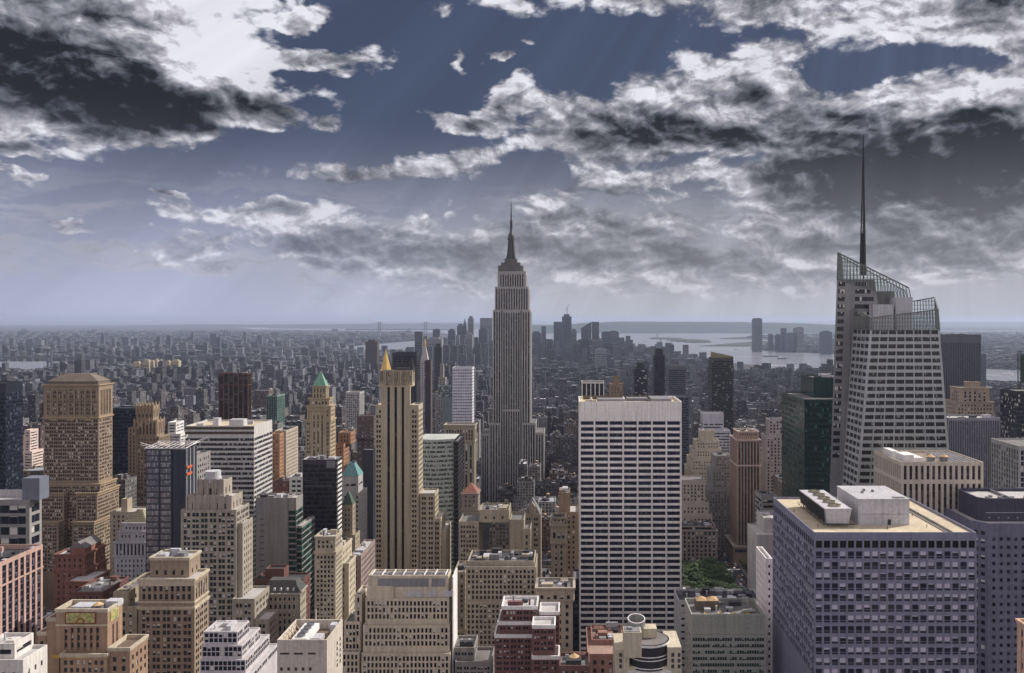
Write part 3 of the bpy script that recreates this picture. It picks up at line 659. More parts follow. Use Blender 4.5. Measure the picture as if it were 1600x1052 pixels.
b = MB(); b.box(X0 + 3.6, X1 - 4.3, Y0 - .25, Y0 - .01, wz(975, D), wz(957, D)); mp_ = b.build('mosaic_panel', mat('mosaic_frame', (.20, .06, .04)), root)
b = MB(); b.box(X0 + 4.1, X1 - 4.8, Y0 - .3, Y0 - .255, wz(974, D) + .15, wz(958, D) - .15); sub(b, 'mosaic_field', [mat('mosaic_green', (.38, .36, .15), var=.8, scale=.9)], mp_, root)
b = MB(); cx = (X0 + X1) / 2 - .3; zc = wz(974, D) + .25
pts = [(cx + 1.7 * cos(a * pi / 12), zc + 1.7 * sin(a * pi / 12)) for a in range(13)]; pin = [(cx + 1.1 * cos(a * pi / 12), zc + 1.1 * sin(a * pi / 12)) for a in range(13)]
for i in range(12): b.poly([(pts[i][0], Y0 - .34, pts[i][1]), (pts[i + 1][0], Y0 - .34, pts[i + 1][1]), (pin[i + 1][0], Y0 - .34, pin[i + 1][1]), (pin[i][0], Y0 - .34, pin[i][1])][::-1])
sub(b, 'arch_motif', [mat('mosaic_red', (.30, .07, .03))], mp_, root)
b = MB(); b.box(X0 + .1, X1 - 6, Y0 - 3.2, Y0 - 3.05, wz(1029, 327), wz(1024, 327)); b.build('gold_band', mat('ochre_tiles', (.48, .30, .07)), root)
b = MB(); b.box(X1 + .01, X1 + .2, Y0 + 2, Y0 + 8, wz(975, D), wz(958, D)); b.build('side_panel', MATS['mosaic_green'], root)
b = MB(); b.box(X0 - .05, X1 + .05, Y0 - .15, Y0 - .004, wz(979, D), wz(976.5, D)); b.build('frieze', W_CREAM, root)
b = MB(); b.box(X0 + 4, X0 + 12, Y0 + 3, Y0 + 9, Z1 - 1.6, Z1 - .3); b.box(X0 + 15, X0 + 20, Y0 + 7, Y0 + 11, Z1 - 1.6, Z1 + .6); b.build('bulkhead', M_LGREY, root)
water_tank(X0 + 14, Y0 + 4, Z1 - 1.59, 1.8, 'tan domed tank on the roof of the orange mosaic tower', 'grey', 1.6, leg=.3)
D = 345
bld('apartment_block', 'tan corner block just right of the orange mosaic tower', D + 40, [(176, 201, 925, 0, 30), (172, 214, 948, -3, 30, g)], sOne, W_TAN, G_STD, cat='apartment block', clut=3)
# --- white low block bottom left corner
bld('office_block', 'small white painted block with set-back box on top, bottom left corner', 300,
    [(-25, 23, 1006, 3, 11, None, ST('horiz', 3.4, fh=2.6, wh=1.7, sill=.4, edge=1.2, top=1.6)), (-26, 36, 1031, 0, 14, g, ST('punch', 3.6, 1.1, 1, .4, 4.2, 1.9, top=3.0))], sOne, mat('white_render', (.60, .57, .55)), G_DARK, M_ROOFL, clut=4, cat='office building')
# --- pink granite block at left edge
D = 430
bld('office_block', 'pink granite office block with tall dark window strips, lower left edge', D,
    [(-110, 0, 879, 0, 35)], ST('vert', 4.8, 3.1, 1, .4, 3.4, 2.9, .3, .9, 2.2, .4, pn=2), W_PINK, G_BLUE, M_ROOFD, sm=mat('pink_spandrel', (.16, .11, .12)), belts=(917,), clut=9, par=2.6, cat='office building')
# --- red terraced brick block, bottom centre
D = 330
sRed = ST('punch', 2.8, .85, 2, .25, 2.15, 1.2, .5, .4, 1.6, .25)
bld('brick_block', 'dark red brick block with white-edged terraces, bottom centre', D,
    [(781, 842, 948, 10, 14), (776, 843, 972, 9.5, 15), (771, 844, 992, 8.5, 17, g), (842, 875, 956, 12, 12, g), (831, 868, 977, 0, 10), (831, 874, 1025, -1, 11, g)],
    sRed, mat('dark_red_brick', (0.17, 0.085, 0.085)), G_STD, M_ROOFL, trim=M_WHITE, clut=4, cornice=.12, cat='apartment block')
# --- beige block with cornice behind it
bld('office_block', 'beige stone block with heavy double cornice, beside the white grid tower', 420,
    [(838, 897, 918, 0, 16, None, ST('punch', 3.4, 1.5, 1, .4, 4.4, 2.0, .9, 1.0, 2.4, .35)), (843, 895, 936, .5, 15, g, ST('punch', 3.4, 1.3, 1, .4, 3.7, 2.0, edge=1))], sOne, W_BEIGE, G_DARK, cornice=.8, clut=8, cat='office building')
bld('office_slab', 'narrow dark blue glass slab squeezed beside the white grid tower', 500, [(895, 905, 905, 0, 20)], sRib, W_NAVY, G_BLUE, cat='office building')
# --- big beige terraced office in the centre
sBe = ST('punch', 2.05, 1.2, 1, .4, 2.62, 1.75, .5, .6, 1.2, .3)
root, bl = bld('office_block', 'broad beige office with dark glass terrace strip and busy black roof, lower centre', 440,
    [(729, 836, 877, 2, 22, None, ST('horiz', 3.0, fh=3, wh=1.8, sill=.3, edge=.6, top=1.1)), (727, 838, 886, 0, 26), (727, 802, 940, -1.5, 28, g), (802.5, 839, 953, -1, 27, g)], sBe, W_BEIGE, G_DARK, M_ROOFD, clut=14, cat='office building')
bld('office_block', 'slim beige stepped wing left of the black-roofed terrace office', 465, [(708, 727, 894, 0, 22), (706, 727, 985, -2, 24, g)], sBe, mat('warm_beige', (.33, .28, .215)), G_STD, cat='office building', clut=2)
bld('office_block', 'beige tower block with blank central lift shaft, behind the black-roofed terrace office', 500,
    [(748, 796, 797, 2, 20, None, ST('punch', 5.4, 1.2, 1, .4, 2.7, 1.6, .6, edge=1.2, top=3.2)), (716, 748.5, 815, 0, 24, g, ST('punch', 3.4, 1.1, 2, .4, 2.7, 1.6, .6, edge=.7)), (796, 819, 812, 3, 20, g, sPlain), (817, 829, 826, 2, 20, g, ST('punch', 4, 1.2, top=3))],
    sPair, mat('dull_beige', (.30, .26, .205)), G_STD, cat='office building', clut=5)
bld('office_block', 'low mechanical block with grey sheds, bottom centre beside the red brick terraces', 352, [(708, 742, 1012, 0, 14), (711, 768, 1034, -4, 16, g)], sRed, W_CONC, G_DARK, M_ROOF, clut=10, cat='office building')
# --- round-topped tower, bottom centre right
D = 300
root = empty('office_tower', (wx(1013, D), D + 8, 0), 'cream tower with round banded drums and a slant-cut steel cylinder on top', 'office building')
W_SAND = mat('sand_stone', (.47, .42, .33)); cx, cy = wx(1013, D + 6), D + 8
zd = wz(1010, D); 
b = MB(); r = 7.4
b.cyl(cx, cy, zd - 9, zd, r, n=48, cap=False); b.cyl(cx, cy, zd - 1.2, zd - .02, r - .4, n=48, m=1)
for i in range(48):
    a, c = 2 * pi * i / 48, 2 * pi * (i + 1) / 48
    b.poly([(cx + r * cos(a), cy + r * sin(a), zd), (cx + r * cos(c), cy + r * sin(c), zd), (cx + (r - .4) * cos(c), cy + (r - .4) * sin(c), zd), (cx + (r - .4) * cos(a), cy + (r - .4) * sin(a), zd)])
dr = b.build('drum', [mat('dark_drum_glass', (.03, .03, .035), .2, spec=.6), M_ROOF], root)
for k, z in enumerate((zd - .9, zd - 4.4, zd - 5.6, zd - 8.4)):
    b = MB(); b.cyl(cx, cy, z, z + (.8 if k == 0 else .35), r + .18, n=48, cap=False); b.cyl(cx, cy, z, z + .02, r + .17, n=48, cap=True) if False else None; sub(b, 'band', [W_WHITE], dr, root)
b = MB(); b.cyl(cx, cy, zd - 22, zd - 9.2, r + 2.2, n=48); lo = b.build('lower_drum', MATS['dark_drum_glass'], root)
for k in range(4):
    b = MB(); b.cyl(cx, cy, zd - 10 - k * 3.2, zd - 9.1 - k * 3.2 - .3 * (k > 0), r + 2.4, n=48); sub(b, 'band', [W_SAND if k else W_WHITE], lo, root)
b = MB(); 
for a, c in ((wx(962, D), wx(984, D)), (wx(1044, D), wx(1066, D))): b.box(a, c, D + 2, D + 18, 0, wz(1019 if a < 30 else 1015, D)); 
b.box(wx(974, D - 1), wx(1062, D - 1), D + 2.3, D + 17.7, 0, wz(1046, D)); b.build('wall', W_SAND, root)
b = MB()
for a in (968, 1050, 1060):
    for k in range(3): b.box(wx(a, D), wx(a, D) + 1.0, D + 1.95, D + 2.2, wz(1030 + 9 * k, D), wz(1024 + 9 * k, D))
b.build('windows', G_DARK, root)
b = MB(); x0, x1 = wx(975, D), wx(1003, D); zt = wz(990, D)
b.box(x0, x1, D + 1, D + 7, wz(1030, D), zt); b.box(x0 + 6.4, x1 + 6, D + 8, D + 13, zd - 1, zt - 1.2); b.build('stair_house', W_SAND, root)
b = MB(); b.box(x0 + .5, x1 - .5, D + 1.5, D + 6.5, zt + .002, zt + .25); b.box(x0 + 1.5, x0 + 3, D + 3, D + 5, zt + .252, zt + .8); b.build('roof_machinery', M_GREY, root)
b = MB(); ax, ay, ar = wx(994.5, D + 9), D + 9.5, 3.15; n = 36
lowr = [(ax + ar * cos(2 * pi * i / n), ay + ar * sin(2 * pi * i / n), zt - .6) for i in range(n)]
zc = wz(967, D + 9)
top = [(x, y, zc + (y - ay) * .22) for x, y, _ in lowr]; inn = [(ax + (ar - .35) * cos(2 * pi * i / n), ay + (ar - .35) * sin(2 * pi * i / n)) for i in range(n)]
b.loft(lowr, top, cap=False)
for i in range(n):
    j = (i + 1) % n; ti = (*inn[i], zc + (inn[i][1] - ay) * .22); tj = (*inn[j], zc + (inn[j][1] - ay) * .22)
    b.poly([top[i], top[j], tj, ti], 1); b.poly([(*inn[i], zc - 4), ti, tj, (*inn[j], zc - 4)], 0)
b.poly([(x, y, zc - 3.9) for x, y in inn], 0)
b.build('steel_cylinder', [mat('brushed_steel', (.36, .36, .37), .35, metal=.5), M_WHITE], root)
FOOT.append((wx(962, D), wx(1066, D), D, D + 18, 0, 150))
# low red-brick roofs beside
bld('brick_block', 'low red brick block carrying a gold-capped water tank, bottom centre', 300, [(874, 922, 1040, 0, 12)], sRed, W_RED, G_STD, M_ROOF, clut=4, cat='apartment block')
water_tank(wx(897, 305), 305, wz(1040, 305) - 1, 1.75, 'gold-capped wooden tank on the low red brick block at the bottom edge', leg=.9)
bld('theatre_roof', 'low pinkish roofs cluttered with sheds and an arched brick gable, bottom centre', 400, [(924, 975, 1000, 0, 20, None, sPlain), (918, 990, 1022, -14, 34, g)], sOne, mat('pink_brick', (.30, .17, .14)), G_STD, mat('pink_roof', (.28, .19, .165), var=.6), clut=22, cat='theatre')
# --- pale green ribbon block with yellow braces
D = 390; 
root, bl = bld('office_block', 'pale concrete block with perforated top band, green-grey ribbon windows and yellow roof braces', D,
    [(1080, 1196, 960, 0, 23, None, ST('plain')), (1080.5, 1195.6, 984, .1, 22.8, g, ST('horiz', 1.1, fh=2.85, wh=1.6, sill=.8, edge=.5, top=.4, rec=.12))], sRib, mat('pale_green_panel', (.36, .37, .34), var=.12), glassmat('glass_pg', (.02, .03, .03), (.32, .38, .34), .45, (.28, .32, .29), .08, sash=False), M_ROOF, par=2.2, cat='office building', clut=5)
X0, X1, Y0, Y1, Z0, Z1 = bl[0][:6]
b = MB()
for r_ in range(7):
    for k in range(40): b.box(X0 + .5 + k * .8, X0 + .82 + k * .8, Y0 - .02, Y0 + .05, Z1 - 1.3 - r_ * .85, Z1 - 1.05 - r_ * .85)
b.build('perforation', M_GREY, root)
for k in range(4):
    b = MB(); a = X0 + 6 + k * 6.2; z = Z1 - 2.2
    b.bar((a, Y0 + 1.2, z + .3), (a + 1.4, Y0 + 2.6, z + 2.2), .16); b.bar((a + 1.4, Y0 + 1.2, z + .3), (a, Y0 + 2.6, z + 2.2), .16); b.bar((a + 1.4, Y0 + 2.6, z + 2.2), (a + 3, Y0 + 2.6, z + .3), .12)
    b.build('yellow_brace', mat('yellow_paint', (.62, .42, .04), .5), root)
for k in range(4):
    b = MB(); cone_fan(b, X0 + 3.2 + 6.2 * k, Y0 + 3, Z1 - 2.19, 1.5); b.build('fan', M_GREY, root)
b = MB(); b.box(wx(1089, 400), wx(1125, 400), 402, 408, Z1 - 2.2, Z1 + 2.0); hs = b.build('timber_tank_house', M_WOOD, root)
b = MB()
for k in (0, 1): b.pyramid(wx(1090 + 18 * k, 400), wx(1106 + 18 * k, 400), 402.3, 407.7, Z1 + 2.003, Z1 + 3.4, .1)
sub(b, 'cap', [M_TANCAP], hs, root)
bld('office_block', 'low white-sided block with ducts on a black roof, in front of the park trees', 450, [(1060, 1190, 938, 0, 19)], ST('horiz', 1.6, top=1, fh=3.4, wh=1.2), M_LGREY, G_DARK, M_ROOFD, clut=22, cat='office building')
# --- narrow white tower
bld('apartment_tower', 'narrow white painted tower pressed against the blue-grey office block', 412, [(1197, 1207, 873, 0, 22)], ST('punch', 2.2, .9, 1, .4, 3.55, 1.5, .9, .4, 1.8, .25), mat('bright_white', (.80, .76, .77), var=.1), G_STD, M_ROOFL, clut=4, cat='apartment tower')
# --- stone pier building with two tan tanks
D = 450
root, bl = bld('office_block', 'square cream office with tall dark window slots and two tan tanks on its roof', D,
    [(1408, 1537, 722, 0, 41, None, ST('vert', 2.9, 1.5, 1, .4, 3.6, 3.3, .1, .6, 2.0, .6)), (1408.4, 1536.6, 752, .1, 40.8, g, ST('vert', 2.9, 1.5, 1, .4, 3.6, 3.3, .1, .5, 1.3, .6))],
    sPier, mat('cream_pier', (.52, .46, .39), var=.15), glassmat('glass_plum', (.02, .014, .02), (.10, .07, .09), .5, (.02, .015, .02), .04, sash=False), mat('tan_roof', (.24, .20, .17), var=.5), sm=M_DARKM, par=1.4, cat='office building')
X0, X1, Y0, Y1, Z0, Z1 = bl[0][:6]; zr = Z1 - 1.4
b = MB(); b.box(X0 + 2.5, X0 + 6, Y0 + 20, Y0 + 33, zr, Z1 + 2.6); b.box(X0 + 3.5, X0 + 9, Y0 + 6, Y0 + 18, zr, Z1 + 2.6); b.box(X0 + 9.5, X0 + 15, Y0 + 9, Y0 + 30, zr, Z1 + .8); b.build('air_handler', M_WHITE, root)
b = MB()
for k in range(9): b.box(X0 + 27, X0 + 40, Y0 + 4 + 3.6 * k, Y0 + 4.4 + 3.6 * k, zr, zr + 1.1)
for k in range(5): b.box(X0 + 27 + 3 * k, X0 + 27.3 + 3 * k, Y0 + 4, Y0 + 36, zr + 1.102, zr + 1.4)
b.build('pipe_run', M_LGREY, root)
water_tank(wx(1454, 460), 460, zr, 2.2, 'left of two tan-capped tanks on the cream slotted office', 'grey', 2.2, leg=.4); water_tank(wx(1475, 460), 460, zr, 2.2, 'right of two tan-capped tanks on the cream slotted office', 'grey', 2.2, leg=.4)
# --- dark green glass block
D = 620
root, bl = bld('glass_block', 'dark green glass office block with a higher rear half, beside the slanted crystal tower', D,
    [(1271, 1330, 590, 27, 36, None, ST('horiz', 1.7, fh=3.9, wh=2.6, sill=.6, edge=.3, top=14, rec=.08)), (1257, 1330, 624, 0, 66)], ST('horiz', 1.7, fh=3.9, wh=2.6, sill=.6, edge=.3, top=2, rec=.08), W_GREEN, G_GREEN, M_ROOF, clut=6, cat='office building')
# --- pinstriped tower, stone stepped tower, black tower
bld('office_tower', 'dark pinstriped office tower with fine white ribs, right of the crystal tower', 680, [(1482, 1563, 653, 0, 22)], ST('vert', 1.35, .8, 1, .4, 3.7, 3.0, .3, .4, 2.2, .35, tall=True), mat('pinstripe_stone', (.26, .26, .30)), G_BLUE, M_ROOFL, clut=4, cat='office building')
root, bl = bld('stone_tower', 'old stepped sandstone tower above the pinstriped office tower', 900,
    [(1514, 1532, 597, 8, 12, None, sPlain), (1500, 1547, 606, 3, 24, None, ST('vert', 4.6, 2.0, 1, .4, 3.7, 3, edge=3, top=4)), (1494, 1553, 628, 0, 30), (1491, 1555, 648, -2, 34, g)], ST('punch', 3.4, 1.5, 1, .4, 3.8, 1.9), mat('sandstone', (.36, .29, .23)), G_DARK, cornice=.7, clut=0, cat='office building')
bld('office_tower', 'black slab tower with thin white ribs behind the crystal tower', 1480, [(1466, 1533, 523, 0, 40)], ST('vert', 3.0, 1.7, 1, .4, 4.2, 3.6, .3, .8, 14, .5, tall=True), mat('black_rib', (.11, .11, .135)), glassmat('glass_blk2', (.008, .009, .014), (.04, .045, .06), .3, (.02, .02, .025), .06, sash=False), M_ROOFD, sm=M_DARKM, clut=6, limit=60, cat='office building', trim=M_DARKM)
bld('office_tower', 'dark glass tower cut off by the right edge of the view', 800, [(1588, 1660, 611, 0, 30)], ST('horiz', 1.7, fh=3.9, wh=2.8, sill=.5, edge=.3, top=3), W_DARK, G_DARK, cat='office building')
bld('office_block', 'white-piered office at the right edge below the dark glass tower', 600, [(1592, 1680, 697, 0, 40)], ST('vert', 3.6, 2.1, 1, .4, 3.7, 2.9, .4, .6, 3, .5), W_LGREY, G_DARK, cat='office building')
bld('brick_block', 'old ornate orange and grey block left of the white-piered office', 720, [(1563, 1577, 704, 4, 20, None, ST('vert', 2.6, 1.2, top=3)), (1560, 1582, 735, 0, 26, g)], sOne, mat('amber_stone', (.42, .27, .13)), G_DARK, cornice=.5, cat='office building')
root = empty('sign_frame', (wx(1606, 900), 904, wz(611, 900)), 'black steel lattice sign mast standing on the roofline at the far right edge', 'sign mast'); b = MB()
x0, x1, z0, z1 = wx(1592, 900), wx(1625, 900), wz(611, 900), wz(549, 900)
for xx in (x0, x0 + 3, x1): b.bar((xx, 902, z0), (xx, 902, z1), .35)
for k in range(9):
    z = z0 + 5 + (z1 - z0 - 5) * k / 8; b.bar((x0, 902, z), (x1, 902, z), .25)
    if k < 8: b.bar((x0, 902, z), (x0 + 3, 902, z + (z1 - z0 - 5) / 8), .18)
b.build('lattice', M_DARKM, root); b = MB(); b.box(x0 + 4, x1 - 1, 903, 903.6, z0 + 8, z1 - 3); b.build('screen', mat('green_screen', (.04, .09, .07)), root)
bld('office_tower', 'dark stone tower under the lattice mast at the right edge', 900, [(1585, 1640, 612, 0, 26)], sOne, W_GREY, G_DARK, cat='office building')
bld('brick_tower', 'sliver of a sunlit peach stone tower, bottom right corner', 262, [(1621, 1680, 988, 0, 12)], ST('vert', 2.6, 1.2, 1, .4, 3.4, 2.0, top=2.2), mat('peach_stone', (.62, .42, .32)), G_DARK, cornice=.4, cat='apartment tower')

# --- mid left group
D = 600
root, bl = bld('office_block', 'wide office block with black and white horizontal stripes and a cream roof, left', D,
    [(289, 397, 665.5, 0, 37, None, ST('plain')), (289, 397, 682, 0.02, 36.96, g, ST('horiz', 1.5, fh=3.35, wh=1.95, sill=.7, edge=.25, top=.6, rec=.25))],
    sRib, mat('white_stripe', (.50, .49, .48), var=.1), glassmat('glass_fb', (.01, .012, .02), (.33, .33, .36), .35, (.14, .14, .15), .1, sash=False), M_ROOFS, cat='office building', clut=2)
X0, X1, Y0, Y1, Z0, Z1 = bl[0][:6]
b = MB()
for k in (0, 1): b.box(X0 - .1, X1 + .1, Y0 - .12, Y0 - .005, Z1 - 2.6 - k * 3.2, Z1 - .8 - k * 3.2)
b.build('dark_band', W_DKBR, root)
b = MB(); b.box(X0 + 28, X0 + 38, Y0 + 6, Y0 + 13, Z1 - 1.1, Z1 + 3.6); b.box(X0 + 15, X0 + 19, Y0 + 10, Y0 + 15, Z1 - 1.1, Z1 + 4); b.build('bulkhead', M_LGREY, root)
# art deco tower with scalloped crown
D = 480
sU = ST('punch', 4.7, 1.65, 2, .3, 3.2, 2.1, .8, .9, 1.4, .35); W_DECO = mat('putty_stone', (.33, .295, .255))
root, bl = bld('stone_tower', 'putty-coloured art deco tower with scalloped crown and grey drum on top, left of centre', D,
    [(306, 350, 752, 5, 14, None, ST('vert', 4.3, 1.5, 1, .4, 3.6, 3.2, .2, 1.2, 4.2, .9)), (290, 362, 777, 2.5, 18, None, ST('vert', 4.6, 1.3, 1, .4, 3.6, 3.2, .2, 1.5, 3.4, .7)), (281, 370, 797, 0, 20, g, sU),
     (368, 379.5, 818, 2, 16, g, ST('punch', 3, 1.2)), (362, 398, 936, -4, 24, g, ST('punch', 5, 1.5, 2, .4, 3.7, 2.1)), (398.5, 420, 968, -5, 16, g, ST('punch', 5, 1.5, 2, .4, 3.7, 2.1))],
    sU, W_DECO, G_STD, M_ROOFL, cat='office building', cornice=0)
for (q, n_, r_) in ((bl[0], 5, 1.35), (bl[1], 6, 1.5)):
    b = MB(); X0, X1, Y0, Y1, Z0, Z1 = q[:6]
    for k in range(n_):
        cx = X0 + (X1 - X0) * (k + .5) / n_; pts = [(cx + r_ * cos(a * pi / 10), Z1 - .02 + r_ * .9 * sin(a * pi / 10)) for a in range(11)]
        b.poly([(x, Y0 - .12, z) for x, z in pts][::-1]); b.poly([(x, Y0 + .35, z) for x, z in pts])
        for i in range(10): b.poly([(pts[i][0], Y0 - .12, pts[i][1]), (pts[i + 1][0], Y0 - .12, pts[i + 1][1]), (pts[i + 1][0], Y0 + .35, pts[i + 1][1]), (pts[i][0], Y0 + .35, pts[i][1])])
    for k in range(n_ + 1):
        cx = X0 + (X1 - X0) * k / n_; b.box(cx - .45, cx + .45, Y0 - .5, Y0 - .125, Z1 - 13, Z1 + .9)
    b.build('scallop_crown', mat('pink_putty', (.36, .30, .285)), root)
b = MB(); X0, X1, Y0, Y1, Z0, Z1 = bl[0][:6]; cx = wx(333, 490); b.cyl(cx, 490, Z1 - 1.1, Z1 + 1.4, 4.6, n=20); b.cyl(cx, 490, Z1 + 1.403, Z1 + 5, 4.2, n=20); b.box(cx - .25, cx + .25, 485.6, 485.79, Z1 + 1.4, Z1 + 5); b.build('roof_drum', M_LGREY, root)
# concrete slab and green glass
D = 560
root, bl = bld('office_slab', 'grey concrete slab block with dark green glass flank, left of centre', D,
    [(399, 450, 778, 0, 15, g, ST('plain')), (450, 463, 778, .5, 14.5, g, ST('horiz', 2.4, fh=3.6, wh=2.7, sill=.5, edge=.2, top=8, rec=.1)), (463, 472, 822, 2, 28, g, ST('horiz', 3.0, fh=3.9, wh=3.0, sill=.45, edge=.2, top=1, rec=.1))],
    sRib, mat('panel_concrete', (.25, .235, .235), var=.15), G_GREEN, M_ROOFL, clut=9, cat='office building')
X0, X1, Y0, Y1, Z0, Z1 = bl[0][:6]; b = MB()
b.box(X0 + 1.6, X0 + 5.6, Y0 - .05, Y0 - .003, Z1 - 11.5, Z1 - 1.5)
b.build('vent_panel', M_GREY, root); b = MB()
for k in range(9): b.box(X0 + 2.6, X0 + 5.2, Y0 - .05, Y0 - .003, Z1 - 14 - 3.8 * k, Z1 - 13.5 - 3.8 * k)
b.build('wall_slot', M_DARKM, root); b = MB()
for k in range(6): b.box(X0 + 6.2, X1 - .2, Y0 - .06, Y0 - .004, Z1 - 6 - 9 * k, Z1 - 5.85 - 9 * k)
for k in range(10): b.box(X0 + 6.2 + 1.45 * k, X0 + 6.3 + 1.45 * k, Y0 - .055, Y0 - .004, Z1 - 70, Z1 - .5)
b.build('panel_joint', W_CONC, root)
# black slab with striped side
D = 620
root, bl = bld('office_slab', 'black slab office with white-striped narrow side, left of the tall cream striped tower', D, [(473, 526, 718, 0, 14)], ST('horiz', 1.4, fh=3.3, wh=2.5, sill=.5, edge=.3, top=3.2, rec=.1), mat('charcoal', (.05, .045, .055), .4), glassmat('glass_ch', (.008, .008, .012), (.035, .033, .04), .5, (.015, .015, .02), .05, sash=False), M_ROOF, trim=M_LGREY, clut=4, cat='office building')
X0, X1, Y0, Y1, Z0, Z1 = bl[0][:6]; b = MB()
for k in range(26): b.box(X1 + .01, X1 + .25, Y0 + .3, Y1 - .3, Z1 - 4 - 3.3 * k, Z1 - 2.4 - 3.3 * k)
b.build('white_band', W_WHITE, root)
b = MB(); b.box(X0 + 17, X1 - 1, Y0 - .06, Y0 - .004, Z1 - 6, Z1 - 1); b.box(X0 + 1, X0 + 7, Y0 - .06, Y0 - .004, Z1 - 15, Z1 - 14.7); b.box(X0 + 1, X1 - 3, Y0 - .06, Y0 - .004, Z1 - 19, Z1 - 18.7); b.build('vent_panel', M_GREY, root)
# glass tower with steel trusses
D = 520
root, bl = bld('glass_tower', 'slim mirrored glass tower beside a dark blank shaft, white steel trusses on its roof', D,
    [(270, 290, 703, -.6, 16, g, ST('plain')), (228, 270, 702, 0, 15, g, ST('horiz', 1.0, fh=3.6, wh=2.9, sill=.5, edge=.3, top=.6, rec=.1))], sRib, mat('navy_metal', (.035, .04, .06), .4), glassmat('glass_mirror', (.10, .105, .12), (.30, .30, .33), .4, (.04, .045, .06), .1, sash=False, spec=.9, rough=.04), M_DARKM, cat='office building')
b = MB(); X0, X1, Y0, Y1, Z0, Z1 = wx(226, D), wx(291, D), D, D + 16, 0, wz(702, D)
for k in range(9): b.bar((X0 + 3 * k, Y0 - .5, Z1 + .5), (X0 + 3 * k + 2, Y1 + 1, Z1 + 2.4), .14)
for a, c in (((X0 - 2, Y0 - 1, Z1 + 4), (X0 + 4, Y0 + 6, Z1 + .6)), ((X0 + 8, Y0, Z1 + 4.6), (X0 + 12, Y0 + 7, Z1 + 1)), ((X1 - 4, Y0 + 5, Z1 + 1), (X1 + 1, Y0 + 2, Z1 + 5.4)), ((X1 - 3, Y1, Z1 + 1.5), (X1 + 5, Y1 + 3, Z1 + 4.8)), ((X0 + 15, Y1 - 2, Z1 + 1.2), (X0 + 18, Y1 + 2, Z1 + 6.5))):
    b.bar(a, c, .2); b.bar((a[0], a[1], a[2] - 1.2), (c[0], c[1], c[2] - .8), .12)
b.bar((X0, Y0, Z1 + .6), (X1, Y0, Z1 + .6), .2); b.bar((X0, Y1, Z1 + 2.6), (X1, Y1, Z1 + 2.6), .2); b.bar((X1, Y0, Z1 + .6), (X1, Y1, Z1 + 2.6), .2)
b.build('roof_truss', W_WHITE, root)
b = MB()
for xx in (wx(249, D), wx(268, D)): b.box(xx - .45, xx + .45, Y0 - .35, Y0 - .003, Z1 - 70, Z1)
b.build('pier', MATS['navy_metal'], root)
b = MB()
for k in range(3): b.box(wx(290, D) - .05, wx(290, D) + .3, Y0 + 1 + 5 * k, Y0 + 1.4 + 5 * k, Z1 - 40, Z1)
b.build('hoist_mast', W_WHITE, root)
b = MB(); b.box(wx(290, D) + .02, wx(290, D) + .6, Y0 + 1, Y0 + 8, Z1 - 12, Z1 - 10.5); b.box(wx(290, D) + .02, wx(290, D) + .6, Y0 + 1, Y0 + 8, Z1 - 16, Z1 - 14.5); b.build('orange_netting', mat('orange_net', (.55, .12, .05)), root)
bld('apartment_tower', 'slim unfinished grey tower behind the mirrored glass tower', 560, [(290, 307, 712, 0, 22)], ST('punch', 3, 1.5), W_GREY, G_STD, cat='apartment tower')
# mansard building
D = 500
root, bl = bld('mansard_block', 'cream block with dark slate mansard roof and round dormers, lower left of centre', D, [(409, 466, 927, 0, 15)], ST('punch', 2.6, 1.15, 1, .4, 4.2, 2.5, .8, 1.2, 1.6, .4), mat('pale_limestone', (.37, .335, .29)), G_DARK, cornice=1.0, belts=(940, 958), cat='office building')
X0, X1, Y0, Y1, Z0, Z1 = bl[0][:6]
b = MB(); b.pyramid(X0 - .2, X1 + .2, Y0 + .2, Y1, Z1 + .01, Z1 + 6.2, .72, .45); mr = b.build('mansard_roof', W_SLATE, root)
for k in range(5):
    b = MB(); xx = X0 + 3.2 + 3.7 * k; b.box(xx - .55, xx + .55, Y0 + .4, Y0 + 2.6, Z1 + 1.2, Z1 + 2.1); b.cyl(xx, 0, 0, 0, .1, n=3) if False else None
    pts = [(xx + .6 * cos(a * pi / 8), Z1 + 2.1 + .6 * sin(a * pi / 8)) for a in range(9)]
    for yy, fl in ((Y0 + .38, 1), (Y0 + 2.6, -1)): b.poly([(x, yy, z) for x, z in pts][::-fl])
    for i in range(8): b.poly([(pts[i][0], Y0 + .38, pts[i][1]), (pts[i + 1][0], Y0 + .38, pts[i + 1][1]), (pts[i + 1][0], Y0 + 2.6, pts[i + 1][1]), (pts[i][0], Y0 + 2.6, pts[i][1])])
    sub(b, 'dormer', [M_LGREY], mr, root)
bld('shed_block', 'rust red boxy roof house behind the slate mansard roof', 516, [(414, 444, 889, 3, 9, None, sPlain), (398, 474, 905, 0, 14, g)], sOne, W_RED, G_STD, M_ROOFD, cat='roof house')
# beige blocks
bld('stone_block', 'cream corner block with bright sunlit side below the black slab office', 470, [(492, 524, 838, 0, 13), (491.6, 524.4, 862, -.3, 13.6, g)], ST('punch', 2.1, 1.2, 1, .3, 2.55, 1.6, .6, edge=.8), mat('cream_corner', (.43, .38, .30)), G_STD, M_ROOFL, cornice=.5, clut=5, cat='office building')
bld('stone_block', 'lower cream block stepped behind the cream corner block', 494, [(520, 535, 856, 0, 22, g), (527, 545, 880, 2, 16, g)], sOne, W_CREAM, G_STD, cornice=.3, clut=2, cat='office building')
bld('stone_block', 'mauve block with pinkish flat roof left of the tall cream striped tower', 545, [(547, 564, 868, 0, 40)], sTight, W_MAUVE, G_STD, M_ROOFL, clut=3, cat='office building')
